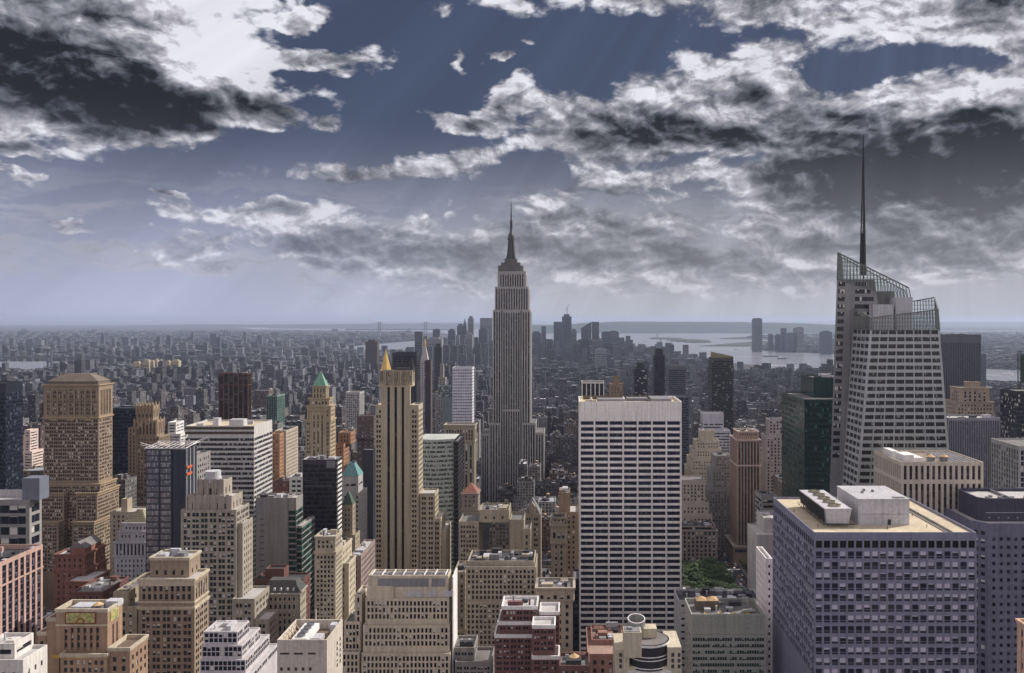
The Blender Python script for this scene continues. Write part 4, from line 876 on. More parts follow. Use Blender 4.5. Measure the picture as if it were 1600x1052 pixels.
# teal pyramid, small green pyramid
D = 700
root, bl = bld('stone_tower', 'pale tower topped by a teal copper pyramid', D, [(533, 560, 744, 0, 16, None, ST('horiz', 2, top=4, fh=5, wh=1.8, edge=2)), (533, 564, 770, -1, 22, g)], sOne, W_LGREY, G_STD, cat='office building')
b = MB(); X0, X1, Y0, Y1, Z0, Z1 = bl[0][:6]; b.pyramid(X0 - .3, X1 + .3, Y0 - .3, Y1 + .3, Z1 + .01, wz(725, D), .3); p_ = b.build('pyramid_roof', W_TEAL, root)
b = MB(); b.box(wx(546.5, D), wx(551.5, D), Y0 + 6.5, Y0 + 9.5, wz(725, D), wz(722.5, D)); sub(b, 'lantern', [W_SLATE], p_, root)
D = 640
root, bl = bld('stone_tower', 'narrow tan tower with a small dark green pointed roof, below the teal pyramid', D, [(534, 551, 789, 0, 9), (533.5, 555, 836, -1, 14, g)], ST('punch', 2.8, 1.1), W_TAN, G_STD, cat='office building')
b = MB(); X0, X1, Y0, Y1, Z0, Z1 = bl[0][:6]; b.pyramid(X0 - .1, X1 + .1, Y0 - .1, Y1 + .1, Z1 + .01, wz(769, D), .02, .3); b.build('pyramid_roof', mat('dark_verdigris', (.07, .11, .09)), root)
# cream striped tower
D = 620; W_5 = mat('warm_limestone', (.42, .36, .27), var=.15)
s5 = ST('punch', 4.3, 1.35, 2, .5, 3.55, 2.0, .8, .5, 3, .3)
root, bl = bld('stone_tower', 'tall cream limestone tower with three full-height black window stripes', D,
    [(590, 646, 579, 3, 12, None, ST('vert', 1.3, .5, 1, .2, 3.5, 3.0, .2, .6, .8, .4)), (591, 644, 602, 1.5, 15, None, sPlain),
     (594, 642, 603, -.8, 4, g, ST('vert', 6.0, 1.9, 1, .4, 3.6, 3.4, .1, 2.6, 1.0, .7, tall=True)),
     (585, 597.5, 633, 0, 19, g, s5), (639, 655, 633, 0, 19, g, s5), (597, 640, 634, .3, 18.4, g, sPlain),
     (655, 680, 771, 2, 18, g, ST('punch', 4.6, 1.25, 2, .45, 3.55, 2.0, .8, .5, 2, .3)), (655, 689, 810, 4, 24, g, ST('punch', 4.6, 1.25, 2, .45, 3.55, 2.0, .8, .5, 2, .3)), (655, 696, 830, 7, 30, g, ST('punch', 3, 1.2))],
    sPlain, W_5, G_STD, M_ROOFL, sm=M_DARKM, cat='skyscraper', yl=1000)
for w in root.children:
    if w.name.startswith('window') and w.dimensions.z > 50: w.data.materials[0] = G_BLACK; w['label'] = 'full-height black window stripe'
b = MB(); X0, X1, Y0, Y1, Z0, Z1 = bl[0][:6]
for k in range(15): b.box(X0 + .2 + k * 1.75, X0 + .7 + k * 1.75, Y0 - .3, Y0 - .003, Z1 - 9, Z1 + .5)
for k in range(3): b.box(X0 + 5.5 + k * 5.7, X0 + 7.1 + k * 5.7, Y0 - 2.9, Y0 - 2.3, bl[2][5] - 1, bl[2][5] + 3.2)
b.build('crown_fin', mat('shadow_stone', (.24, .21, .17)), root)
b = MB(); b.box(X0 + 10, X0 + 24, Y0 + 2, Y0 + 10, Z1 - 1.1, Z1 + 1.4)
for k in range(5): b.bar((X0 + 8 + 3.4 * k, Y0 + 5, Z1), (X0 + 8 + 3.4 * k, Y0 + 5, Z1 + 7), .16)
b.bar((X0 + 8, Y0 + 5, Z1 + 4), (X0 + 21.6, Y0 + 5, Z1 + 4), .25); b.bar((X0 + 8, Y0 + 5, Z1 + 2.4), (X0 + 21.6, Y0 + 5, Z1 + 2.4), .2)
b.cyl(X0 + 22.5, Y0 + 6, Z1 + 1.4, Z1 + 7.5, 1.6, .5, n=10); b.build('roof_machinery', M_DARKM, root)
# curved banded tower
D = 720
root, bl = bld('office_tower', 'curved tower with pale green bands and a black flank, right of the cream striped tower', D, [(709, 716, 690, 1, 42, g, ST('horiz', 2, fh=3.7, wh=2.6, edge=.2, top=1))], sRib, mat('black_flank', (.04, .04, .045), .4), G_BLACK, M_ROOF, cat='office building')
b = MB(); gb = MB(); xa, xb = wx(652, D), wx(709, D) - .05; zt = wz(688, D)
arc = [(xa + (xb - xa) * i / 14, D + 3 - 5.5 * sin(pi * (i / 14) ** .8)) for i in range(15)]
def strip(mb, d, z0, z1, m=0, uv=False):
    for i in range(14):
        p, q_ = arc[i], arc[i + 1]; mb.poly([(p[0], p[1] + d, z0), (q_[0], q_[1] + d, z0), (q_[0], q_[1] + d, z1), (p[0], p[1] + d, z1)], m, [(i * 2, 0), (i * 2 + 2, 0), (i * 2 + 2, 1), (i * 2, 1)])
wbt = mat('band_white', (.42, .45, .43))
nf = 30
for k in range(nf):
    z = zt - 1 - (k + 1) * 3.75; strip(b, 0, z, z + 1.7)
    for s, zz in ((1, z), (-1, z + 1.7)):
        for i in range(14):
            p, q_ = arc[i], arc[i + 1]; pts = [(p[0], p[1], zz), (q_[0], q_[1], zz), (q_[0], q_[1] + .5, zz), (p[0], p[1] + .5, zz)]; b.poly(pts if s < 0 else pts[::-1])
    fb = MB(); strip(fb, .5, z + 1.7, z + 3.75); fb.build('ribbon_window', G_PALE, root)
strip(b, 0, zt - 1, zt + .8); strip(b, .5, 0, zt - 1 - nf * 3.75); b.poly([(x, y, zt) for x, y in arc] + [(xb, D + 40, zt), (xa, D + 40, zt)]); b.poly([(xb, D + 40, 0), (xa, D + 40, 0), (xa, D + 40, zt), (xb, D + 40, zt)]); b.poly([(xa, D + 40, 0), (xa, D + 3, 0), (xa, D + 3, zt), (xa, D + 40, zt)])
b.build('curved_front', wbt, root); FOOT.append((xa, xb, D - 3, D + 40, 0, zt))
# beige with vertical windows behind
root, bl = bld('stone_tower', 'tall beige block with long dark window strips behind the curved banded tower', 900, [(694, 742, 664, 0, 20, None, ST('vert', 3.0, 1.5, 1, .4, 3.7, 3.0, .3, 1.5, 5, .5)), (695, 741, 690, .3, 19, g, ST('vert', 4.6, 2.0, 1, .4, 3.7, 3.4, .1, 1.2, 2, .6, tall=True))], sPier, W_TAN, G_DARK, cornice=1.0, cat='office building', yl=860)
# white grid tower and its teal neighbour
bld('office_tower', 'slender bright white gridded tower left of the spired giant', 1150, [(707, 738, 574, 0, 22)], ST('horiz', 3.3, fh=3.9, wh=1.6, sill=1.1, edge=.6, top=2, rec=.15), mat('cool_white', (.60, .60, .66), var=.1), glassmat('glass_w', (.09, .09, .12), (.34, .35, .42), .5, (.45, .45, .5), .12, sash=False), cat='office building', yl=680, limit=40)
b = MB(); rt = bpy.data.objects[-1] if False else None
root, bl = bld('glass_tower', 'pale teal glass tower with a beige blank wall, left of the slender white gridded tower', 1260, [(684, 707, 603, 4, 20), (692, 706, 622, 0, 3.5, g, sPlain)], ST('horiz', 2.4, fh=3.8, wh=2.8, edge=.4), mat('pale_teal', (.16, .20, .21)), G_PALE, cat='office building', yl=700, limit=40)
bld('stone_tower', 'dark old tower with a small gold box on top', 1420, [(687, 693, 569, 4, 8, None, sPlain), (685, 696, 590, 2, 16), (680, 700, 612, 0, 22, g)], ST('punch', 3.4, 1.5), W_GREY, G_DARK, trim=W_GOLD, cat='office building', yl=690, limit=40)
bld('office_tower', 'tall narrow brown slab in front of the clock tower', 1560, [(664, 673, 563, 0, 20)], sPlain, mat('dark_mauve', (.08, .065, .075)), G_DARK, cat='office building')
bld('office_tower', 'black flat-topped office block behind the cream striped tower', 1500, [(613, 651, 551, 0, 30)], ST('horiz', 3, fh=4, wh=2.4, top=6), W_DARK, G_BLACK, M_ROOFD, cat='office building', limit=40, yl=600)
# --- brown gothic tower with hipped roof, left
D = 740; W_GO = mat('gothic_brick', (.27, .205, .15))
sGo = ST('punch', 3.9, 1.4, 2, .3, 3.1, 2.0, .8, .9, 2.0, .3)
root, bl = bld('stone_tower', 'massive brown gothic tower with hipped roof and pointed upper arches, left', D,
    [(66, 155, 601, 0, 24, None, ST('vert', 4.6, 1.2, 2, .5, 3.55, 2.0, .7, 2.0, 5.0, .5)), (66.3, 154.7, 652, .25, 23.5, None, sGo), (60, 157, 756, -2, 27, g, sGo),
     (62, 100, 770, -8, 30, g), (118, 152, 770, -8, 36, g), (56, 91, 815, -15, 37, g), (113, 147, 815, -15, 44, g)],
    sGo, W_GO, G_STD, M_ROOF, cornice=1.0, belts=(655, 760, 775, 820), trim=mat('tan_trim', (.36, .27, .18)), cat='skyscraper', yl=900)
X0, X1, Y0, Y1, Z0, Z1 = bl[0][:6]
b = MB(); b.box(X0 + 3, X1 - 1.5, Y0 + 1.5, Y1 - 1.5, Z1 - 1.1, Z1 + 2.5); b.pyramid(X0 + 2, X1 - 1, Y0 + 1, Y1 - 1, Z1 + 2.51, wz(584, D + 10), .5, .3); b.build('hipped_roof', mat('brown_tiles', (.17, .14, .12)), root)
b = MB()
for k, xx in enumerate((wx(84, D), wx(110, D), wx(137, D))):
    w = 3.1; zb_, zt_ = wz(656, D), wz(614, D)
    for s in (-1, 1):
        b.box(xx + s * w - .3, xx + s * w + .3, Y0 - .45, Y0 - .01, zb_, zt_)
        b.bar((xx + s * w, Y0 - .25, zt_), (xx + s * w * .55, Y0 - .25, zt_ + 2.4), .3); b.bar((xx + s * w * .55, Y0 - .25, zt_ + 2.4), (xx, Y0 - .25, zt_ + 4.2), .3)
    b.box(xx - w, xx + w, Y0 - 1.0, Y0 - .46, zb_ - .8, zb_ + .6)
b.build('gothic_arch', MATS['tan_trim'], root)
b = MB()
for k in range(34): b.box(X0 + k * 1.45, X0 + k * 1.45 + .7, Y0 - .8, Y0 - .012, Z1 - 14, Z1 - 13)
b.build('corbel_row', MATS['tan_trim'], root)
# dark glass tower at left edge
bld('glass_tower', 'dark navy glass tower cut off by the left edge of the view', 760, [(-120, 9, 599, 0, 24, None, ST('plain')), (-120, 9, 612, .02, 23.9, g, ST('horiz', 1.5, fh=3.6, wh=2.6, sill=.5, edge=.3, top=1, rec=.1))], sRib, W_NAVY, G_BLUE, M_ROOFD, cat='office building', yl=860)
# grey block with blue-grey box
D = 600
root, bl = bld('office_block', 'grey concrete block with big square windows and a steel-blue box on its roof, left edge', D,
    [(-60, 46, 781, 0, 14, g, ST('horiz', 5.8, fh=7.5, wh=5.5, sill=1.2, edge=2.5, top=3.2, rec=.8))], sOne, mat('mid_concrete', (.27, .26, .26)), G_DARK, M_ROOFL, cat='office building', par=.8)
b = MB(); b.box(wx(36, 603), wx(63, 603), 602, 613, bl[0][5] - .8, wz(747, 603)); b.build('penthouse', mat('steel_blue', (.17, .19, .24), .45), root)
b = MB(); b.box(-400, wx(30, 603), 612, 612.5, bl[0][5] - .8, bl[0][5] + 4.5); b.build('screen_wall', W_LGREY, root)
# red brick gabled block
D = 540
root, bl = bld('brick_block', 'old red brick block with gabled grey roof ridge and projecting wings, left', D,
    [(84, 133, 866, 0, 24), (83, 134, 890, -.4, 25, g), (101, 139, 908, -14, 24, g)], ST('punch', 3.4, 1.1, 1, .4, 3.6, 1.8), mat('deep_red_brick', (.20, .095, .075)), G_DARK, M_ROOFL, cornice=.7, clut=2, cat='apartment block')
X0, X1, Y0, Y1, Z0, Z1 = bl[0][:6]; b = MB(); xa, xb, ya, yb_ = X0 + 8, X1 - 1.4, Y0 + 3, Y1 - 2; zr = Z1 - 1.1; xm = (xa + xb) / 2
b.box(xa, xb, ya, yb_, zr, zr + 4); b.loft([(xa - .4, ya - .4, zr + 4.003), (xb + .4, ya - .4, zr + 4.003), (xb + .4, yb_ + .4, zr + 4.003), (xa - .4, yb_ + .4, zr + 4.003)], [(xm - .05, ya - .4, zr + 8), (xm + .05, ya - .4, zr + 8), (xm + .05, yb_ + .4, zr + 8), (xm - .05, yb_ + .4, zr + 8)], 1)
b.build('gabled_roof', [W_CLAY, M_ROOF], root)
bld('brick_block', 'long red brick wing with pale parapet in front of the gabled brick block', 505, [(112, 160, 925, 0, 30), (118, 172, 945, -8, 24, g)], ST('punch', 3.4, 1.1), W_RED, G_DARK, M_ROOF, clut=5, cornice=.5, cat='apartment block')
# white classical block with stepped pyramid
D = 640
root, bl = bld('stone_tower', 'pale classical tower with columned front and stepped pyramid roof, left', D,
    [(190, 232, 817, 4, 16), (184, 236, 830, 2, 20), (177, 240, 847, 0, 24, None, ST('vert', 2.6, 1.4, 1, .4, 3.7, 3.5, .1, 1.2, 1.6, .9, tall=True)), (178, 240, 868, .3, 23, g)], ST('punch', 2.8, 1.1, top=2.2), mat('cool_stone', (.44, .42, .45)), G_DARK, cornice=.6, cat='office building')
X0, X1, Y0, Y1, Z0, Z1 = bl[0][:6]; b = MB()
for k in range(7):
    e = k * .95; b.box(X0 + 1.5 + e, X1 - 1.5 - e, Y0 + 1 + e, Y1 - 1 - e, Z1 - 1.09 + k * 1.35, Z1 - 1.09 + (k + 1) * 1.35 - .002)
b.build('stepped_pyramid', mat('straw_stone', (.34, .31, .22)), root)
bld('stone_block', 'tan flat block with cream roof house behind the stepped pyramid roof', 690, [(189, 199, 780, 4, 8, None, sPlain), (172, 240, 800, 0, 20, g)], sOne, W_TAN, G_DARK, M_ROOFL, cat='office building')
bld('office_tower', 'navy slab between the brown gothic tower and the spiked crown tower', 900, [(174, 212, 638, 0, 20)], ST('horiz', 1.6, fh=3.7, wh=2.2, edge=.3), W_NAVY, G_BLUE, M_ROOFD, cat='office building', yl=800)
# spiked crown tower
D = 820
root, bl = bld('stone_tower', 'brown gothic tower crowned with stone spikes, left', D,
    [(212, 240, 634, 4, 12, None, ST('vert', 3.3, 1.3, 1, .4, 3.6, 3.3, .1, .9, 4, .5)), (209, 245, 657, 2, 16, None, ST('vert', 3.3, 1.3, 1, .4, 3.6, 3.3, .1, .9, 2.5, .5)), (204, 249, 682, .5, 22, g), (200, 213, 668, 0, 14, g)],
    ST('vert', 2.7, 1.2, 1, .4, 3.5, 2.1, .7, .7, 1.5, .4), W_GO, G_DARK, cat='skyscraper', yl=850)
b = MB()
for (q, n_, h_) in ((bl[0], 5, 6), (bl[1], 6, 4)):
    X0, X1, Y0, Y1, Z0, Z1 = q[:6]
    for k in range(n_ + 1):
        xx = X0 + (X1 - X0) * k / n_
        for yy in ((Y0, Y1) if k not in (0, n_) else (Y0, (Y0 + Y1) / 2, Y1)):
            b.cyl(xx, yy, Z1 - 8, Z1 + .5, .75, n=6); b.cyl(xx, yy, Z1 + .5, Z1 + h_ * .6, .75, .05, n=6)
b.build('spike', MATS['tan_trim'], root)
# brown ribbed tower far left centre
bld('office_tower', 'dark bronze tower with brown vertical ribs and solid top band', 1200, [(341, 388, 583, 0, 12, None, ST('vert', 6.6, 5.6, 1, .4, 3.7, 3.4, .1, .4, 1, 1.0, tall=True)), (341, 388, 601, 0.3, 11.5, g, ST('vert', 6.6, 5.2, 1, .4, 3.7, 3.2, .3, .5, .6, .9, tall=True))], sPier, mat('bronze_rib', (.16, .085, .055)), glassmat('glass_bz', (.01, .01, .012), (.06, .06, .07), .3, (.02, .02, .02), .06, sash=False), M_ROOFD, cat='office building', yl=690, clut=3)
bld('office_block', 'small green glass tower with pale vertical ribs', 1300, [(416, 433, 618, 0, 36)], ST('vert', 2.6, 1.7, 1, .4, 3.8, 3.2, .3, .3, 2.5, .3), mat('green_rib', (.16, .24, .22)), G_GREEN, W_CLAY, cat='office building', clut=3, yl=670)
bld('apartment_block', 'grey block with cream sunlit flank beside the striped office block', 900, [(429, 447, 673, 0, 40)], ST('punch', 3, 1.2), mat('beige_flank', (.40, .35, .29)), G_STD, cat='apartment block', clut=3, yl=760)
bld('brick_block', 'orange brick slab left of the cream-flanked grey block', 860, [(423, 437, 678, 0, 12)], ST('punch', 3, 1.2), W_ORANGE, G_STD, cat='apartment block', yl=760)
bld('brick_block', 'dull red brick house with orange tiled roofs below the orange brick slab', 760, [(426, 450, 752, 0, 20), (446, 472, 770, -10, 24, g)], ST('punch', 3, 1.2), W_RED, G_STD, W_CLAY, cat='apartment block', clut=4)
bld('stone_block', 'white block with square windows just left of the black slab office', 690, [(452, 474, 745, 0, 14)], ST('punch', 5, 3), W_WHITE, G_DARK, cat='office building', clut=2)
# green pyramid tower
D = 760; W_GP = mat('buff_stone', (.37, .30, .21))
root, bl = bld('stone_tower', 'buff stone tower with arched loggia and green copper pyramid roof', D,
    [(487, 510, 603, 3, 10, None, ST('vert', 2.4, 1.1, 1, .4, 4.6, 2.8, .9, .6, 2.0, .6)), (483, 515, 622, 1.5, 13, None, ST('punch', 3, 1.6, fh=5, wh=2.4, top=1.5)), (479, 517, 634, .4, 15, None, ST('punch', 3.1, 1.5, top=3)), (477, 516, 656, 0, 18, g, ST('punch', 4.2, 1.25, 2, .45, 3.5, 1.9, edge=.9)), (484, 510, 640, -.5, 2, g, ST('vert', 3.6, 1.1, 1, .4, 3.6, 3.3, .1, 2, 5, .5))],
    sPair, W_GP, G_DARK, cornice=.9, cat='skyscraper', yl=730)
X0, X1, Y0, Y1, Z0, Z1 = bl[0][:6]; b = MB(); b.pyramid(X0 + .2, X1 - .2, Y0 + .2, Y1 - .2, Z1 + .01, wz(585, D + 5), .25); p_ = b.build('pyramid_roof', W_COPPER, root)
b = MB(); b.box((X0 + X1) / 2 - 1.2, (X0 + X1) / 2 + 1.2, Y0 + 3.5, Y1 - 3.5, wz(585, D + 5) + .003, wz(583, D + 5)); sub(b, 'lantern', [W_COPPER], p_, root)
bld('apartment_block', 'brown orange block in shade right of the green pyramid tower', 800, [(528, 548, 676, 0, 18), (524, 537, 694, -8, 20, g)], ST('punch', 3, 1.2), mat('dull_orange', (.30, .17, .11)), G_STD, cat='apartment block', yl=760, clut=3)
bld('office_block', 'dark brown office with rows of small white windows left of the cream striped tower', 880, [(548, 586, 684, 0, 26), (558, 584, 650, 8, 14, g)], ST('punch', 2.6, 1.3, fh=3.4, wh=1.6), mat('dark_brown_stone', (.12, .095, .09)), G_OFF, cat='office building', yl=770, clut=4)
bld('office_slab', 'blank near-black slab hugging the left side of the cream striped tower', 800, [(566, 583, 703, 0, 14)], sPlain, mat('blue_black', (.035, .038, .055), .5), G_BLACK, cat='office building')
bld('office_block', 'pale grey ribbed block between the green pyramid and the cream striped tower', 1350, [(540, 562, 613, 0, 30)], ST('vert', 3.4, 1.8, top=3), W_LGREY, G_DARK, cat='office building', limit=50, yl=670)
# red pyramid roof
D = 640
root, bl = bld('stone_tower', 'grey-brown tower with red tiled pyramid roof right of centre left', D, [(721, 747, 771, 0, 16, None, ST('punch', 2.8, 1.1, fh=3.3, wh=1.6, top=1)), (720, 748, 797, -.4, 18, g)], sOne, mat('greybrown', (.26, .22, .20)), G_STD, cornice=.5, cat='office building')
root['label'] = 'grey-brown tower with a red tiled pyramid roof, beside the curved banded tower'
X0, X1, Y0, Y1, Z0, Z1 = bl[0][:6]; b = MB(); b.pyramid(X0 + .3, X1 - .3, Y0 + .3, Y1 - .3, Z1 + .01, wz(754, D + 8), .04); b.build('pyramid_roof', W_CLAY, root)
# gothic gabled block
D = 600
root, bl = bld('stone_tower', 'tan tower with steep grey gabled roof behind the black-roofed terrace office', D, [(818, 845, 803, 0, 18)], ST('punch', 5.2, 1.15, 2, .4, 3.6, 2, edge=.8), W_TAN, G_DARK, cat='office building')
X0, X1, Y0, Y1, Z0, Z1 = bl[0][:6]; b = MB(); xm = (X0 + X1) / 2
b.pyramid(X0 + .5, X1 - .5, Y0 + 1.5, Y1 - .5, Z1 - 1.09, wz(779, D + 9), .05, .5); b.build('steep_roof', mat('lead_roof', (.17, .17, .19)), root)
b = MB(); b.box(xm - 2, xm + 2, Y0 - .2, Y0 + 3, Z1, wz(792, D)); b.loft([(xm - 2.2, Y0 - .3, wz(792, D) + .003), (xm + 2.2, Y0 - .3, wz(792, D) + .003), (xm + 2.2, Y0 + 3, wz(792, D) + .003), (xm - 2.2, Y0 + 3, wz(792, D) + .003)], [(xm - .1, Y0 - .3, wz(785, D)), (xm + .1, Y0 - .3, wz(785, D)), (xm + .1, Y0 + 3, wz(785, D)), (xm - .1, Y0 + 3, wz(785, D))]); b.build('gable', W_TAN, root)
bld('stone_block', 'ornate narrow block with red brick shaft and arched cream top storeys', 560, [(862, 884, 808, 2, 12, None, ST('punch', 2.2, 1.0, fh=3, top=.8, wh=1.6, edge=.5)), (860, 886, 820, 0, 18, None, ST('vert', 3.0, 1.7, 1, .4, 4.2, 3.8, .2, 1.0, 5, .8)), (861, 885, 848, .4, 17, g, ST('punch', 3, 1.3, top=1))], sOne, W_TAN, G_DARK, cornice=.8, clut=4, cat='office building')
bld('office_block', 'blank brown block beside the left edge of the white grid tower', 640, [(873, 891, 770, 0, 20, None, sPlain), (868, 903, 800, -2, 26, g)], sOne, W_BROWN, G_DARK, M_ROOFL, clut=4, cat='office building')

# --- right of the white grid tower
D = 930; W_X = mat('rose_stone', (.36, .25, .20))
root, bl = bld('skyscraper', 'pinkish brown tower with vertical stone ribs and a crown of balconies, beside the avenue', D,
    [(1153, 1186, 674, 5, 28, None, ST('punch', 2.4, 1.2, fh=4, wh=2.2, top=1.5)), (1151, 1189, 687, 0, 40, None, ST('vert', 3.5, 2.0, 1, .4, 3.7, 3.2, .25, 1.2, 2.2, .6)), (1151.2, 1188.8, 727, .2, 39.6, g, ST('vert', 3.5, 2.0, 1, .4, 3.7, 2.6, .6, 1.2, 1.0, .6)), (1146, 1194, 853, -5, 50, g, ST('horiz', 4, fh=6, wh=3.4))],
    sPier, W_X, glassmat('glass_slate', (.03, .035, .045), (.10, .11, .13), .4, (.06, .06, .07), .06, sash=False), W_TAN, sm=W_SPAN, belts=(727,), cornice=.5, trim=mat('rose_trim', (.55, .45, .42)), cat='skyscraper', yl=870, clut=5)
sS = ST('punch', 3.2, 1.4, 1, .4, 3.6, 1.8)
bld('stone_tower', 'cream ziggurat-topped tower between the white grid tower and the rose ribbed tower', 1050,
    [(1094, 1117, 673, 12, 16, None, sPlain), (1087, 1125, 689, 7, 26), (1083, 1128, 702, 3, 34), (1080, 1131, 718, 0, 42), (1078, 1134, 735, -4, 50, g)], sS, W_CREAM, G_DARK, cat='skyscraper', yl=860, clut=2)
bld('stone_tower', 'shadowed grey block stepping down toward the avenue, left of the rose ribbed tower', 985,
    [(1117, 1142, 712, 0, 30), (1112, 1142, 735, -3, 36), (1106, 1142, 765, -6, 42, g)], ST('punch', 3.2, 1.5, 1, .4, 3.5, 1.7), W_GREY, G_STD, cat='office building', yl=870, clut=2)
bld('stone_block', 'pale stone block with tall window strips touching the white grid tower on its right', 935,
    [(1060, 1102, 750, 0, 26), (1060, 1108, 785, -3, 32), (1060, 1113, 803, -5, 36, g)], ST('vert', 3.7, 1.6, 1, .4, 3.6, 2.2, .7, 1, 5, .4), mat('pale_buff', (.42, .38, .34)), G_DARK, cat='office building', yl=850)
bld('stone_block', 'ornate dark low block with copper-green skylights behind the park trees', 900,
    [(1060, 1118, 822, 4, 24, None, ST('horiz', 3.4, fh=3.6, wh=2.2, edge=1, top=1)), (1058, 1121, 829, 0, 30, g, ST('vert', 4.2, 2.2, 1, .4, 4.4, 3.0, .8, 1.4, 1.2, .5))], sOne, W_MAUVE, G_DARK, M_ROOFD, cornice=.6, clut=8, cat='office building')
bld('office_block', 'white ribbon-windowed stepped office above the cream ziggurat tower', 1180, [(1098, 1131, 646, 0, 22, None, ST('horiz', 2.5, top=13, fh=3.9, wh=1.7)), (1096, 1141, 673, -5, 30, g)], ST('horiz', 2.5, fh=3.9, wh=1.7), mat('cool_pale', (.46, .46, .52)), G_DARK, cat='office building', yl=740)
bld('stone_tower', 'pale ribbed tower between the rose ribbed tower and the green glass block', 1000, [(1201, 1224, 655, 8, 16), (1197, 1226, 681, 0, 24, g)], ST('vert', 4.0, 1.9, 1, .4, 3.7, 2.2, .7, .8, 2, .4), mat('pale_rib', (.38, .35, .35)), G_DARK, cat='office building', yl=800, clut=2)
bld('stone_block', 'white stepped podium block left of the blue-grey office block', 560, [(1194, 1250, 810, 8, 24), (1183, 1262, 835, 0, 30, g)], ST('plain'), W_LGREY, G_DARK, M_ROOFL, clut=6, cat='office building')
bld('office_block', 'small dark block with grey cubes behind the white stepped podium', 640, [(1190, 1215, 776, 0, 24)], ST('horiz', 3), W_GREY, G_DARK, clut=5, cat='office building')
bld('glass_block', 'blue glass block peeping out right of the white grid tower', 1230, [(1040, 1077, 620, 0, 30)], ST('horiz', 2.2, fh=3.8, wh=2.6), mat('blue_panel', (.07, .09, .14)), G_BLUE, cat='office building', yl=790)
# black balcony tower
D = 1280
root, bl = bld('apartment_tower', 'tall black tower with golden cap and rows of lit-edged balconies, right of centre', D,
    [(1112, 1146, 559, 0, 30, None, ST('plain')), (1112, 1146, 563, .02, 29.9, g, ST('horiz', 2.6, fh=3.5, wh=2.4, sill=.5, edge=.5, top=.4, rec=.5))],
    sRib, mat('ebony', (.055, .055, .06), .5), glassmat('glass_eb', (.008, .01, .014), (.30, .33, .33), .22, (.05, .05, .05), .08, sash=False), M_ROOFD, cat='apartment tower', yl=760, limit=60)
X0, X1, Y0, Y1, Z0, Z1 = bl[0][:6]; b = MB(); b.loft([(X0, Y0 + .2, Z1 + .003), (X1, Y0 + .2, Z1 + .003), (X1, Y0 + 10, Z1 + .003), (X0, Y0 + 10, Z1 + .003)], [(X0, Y0 + .2, wz(550, D)), (X1, Y0 + .2, wz(557, D)), (X1, Y0 + 10, wz(557, D)), (X0, Y0 + 10, wz(550, D))]); b.build('crown_screen', mat('olive_gold', (.22, .19, .10), .5), root)
bld('office_tower', 'tall black tower with narrower top, steam at its foot, above the white grid tower', 1500, [(1024, 1036, 545, 3, 14, None, sPlain), (1022, 1039, 555, 0, 24, g)], ST('horiz', 3, fh=4, wh=2.2), W_DARK, G_BLACK, cat='office building', yl=625, limit=30)
bld('office_tower', 'stepped dark tower with pale stripe, left of the steam-footed black tower', 1420, [(995, 1006, 568, 3, 14, None, sPlain), (991, 1012, 576, 0, 24, g)], ST('horiz', 3, fh=4, wh=2.2), W_DARK, G_DARK, cat='office building', yl=625, limit=30)
bld('office_block', 'bluish grey office block with pale top band, right of the steam-footed black tower', 1700, [(1044, 1072, 571, 0, 30)], ST('horiz', 3, fh=4, wh=2.4, top=8), mat('bluish_grey', (.12, .125, .15)), G_BLUE, cat='office building', yl=625, limit=30)
bld('office_block', 'dark block with white vertical fins rising behind the white grid tower', 1100, [(909, 944, 597, 0, 30)], ST('vert', 5.5, 4.2, 1, .4, 3.8, 3.4, .2, .5, 2, .8, tall=True), W_WHITE, G_BLACK, M_ROOFD, cat='office building', limit=30)
bld('stone_tower', 'tan stepped old tower with orange top behind the white grid tower', 1150, [(958, 968, 588, 6, 10, None, sPlain), (953, 974, 600, 0, 26, g)], ST('punch', 3.3, 1.4), W_BROWN, G_DARK, W_CLAY, cat='office building', limit=30)

# ================================================================ the spired giant in the centre
D = 1250; W_E = mat('esb_limestone', (.36, .345, .34), var=.12); W_ED = mat('esb_spandrel', (.055, .05, .055), .5)
G_E = glassmat('glass_esb', (.006, .006, .009), (.10, .10, .10), .3, (.02, .02, .022), .02, sash=False)
sE = ST('vert', 3.6, 1.9, 1, .4, 3.7, 2.1, .8, .8, 3.0, .55, tall=True)
root, bl = bld('skyscraper', 'giant grey limestone tower with a tall mast spire, centre', D,
    [(776, 823, 424, 8, 40, None, ST('vert', 3.6, 1.9, 1, .4, 3.7, 2.1, .8, 3, 4.5, .6, tall=True)), (772, 827, 448, 5, 46), (770, 828.5, 484, 2.5, 50), (769, 784, 484.5, 0, 54, g), (814, 829.5, 484.5, 0, 54, g), (784.2, 813.8, 640, 1.4, 50, g), (784.2, 813.8, 485.5, 2.4, 49, g),
     (764, 783, 661, -2, 58, g), (816, 837, 661, -2, 58, g), (752, 764.5, 678, -3, 60, g), (836, 850, 676, -3, 60, g)],
    sE, W_E, G_E, M_ROOF, sm=W_ED, cat='skyscraper', limit=100, yl=800, wname='window_strip')
X0, X1, Y0, Y1, Z0, Z1 = bl[0][:6]; cx = wx(798.5, D + 25); cy = D + 28
b = MB(); mp = wz(500, 1) ; zz = lambda py: wz(py, D + 25)
b.box(cx - 18, cx + 18, cy - 16, cy + 16, Z1 - 1, zz(416)); b.box(cx - 14, cx + 14, cy - 13, cy + 13, zz(416), zz(411)); b.box(cx - 9, cx + 9, cy - 9, cy + 9, zz(411), zz(405))
b.build('observation_deck', mat('deck_stone', (.14, .135, .135)), root)
b = MB()
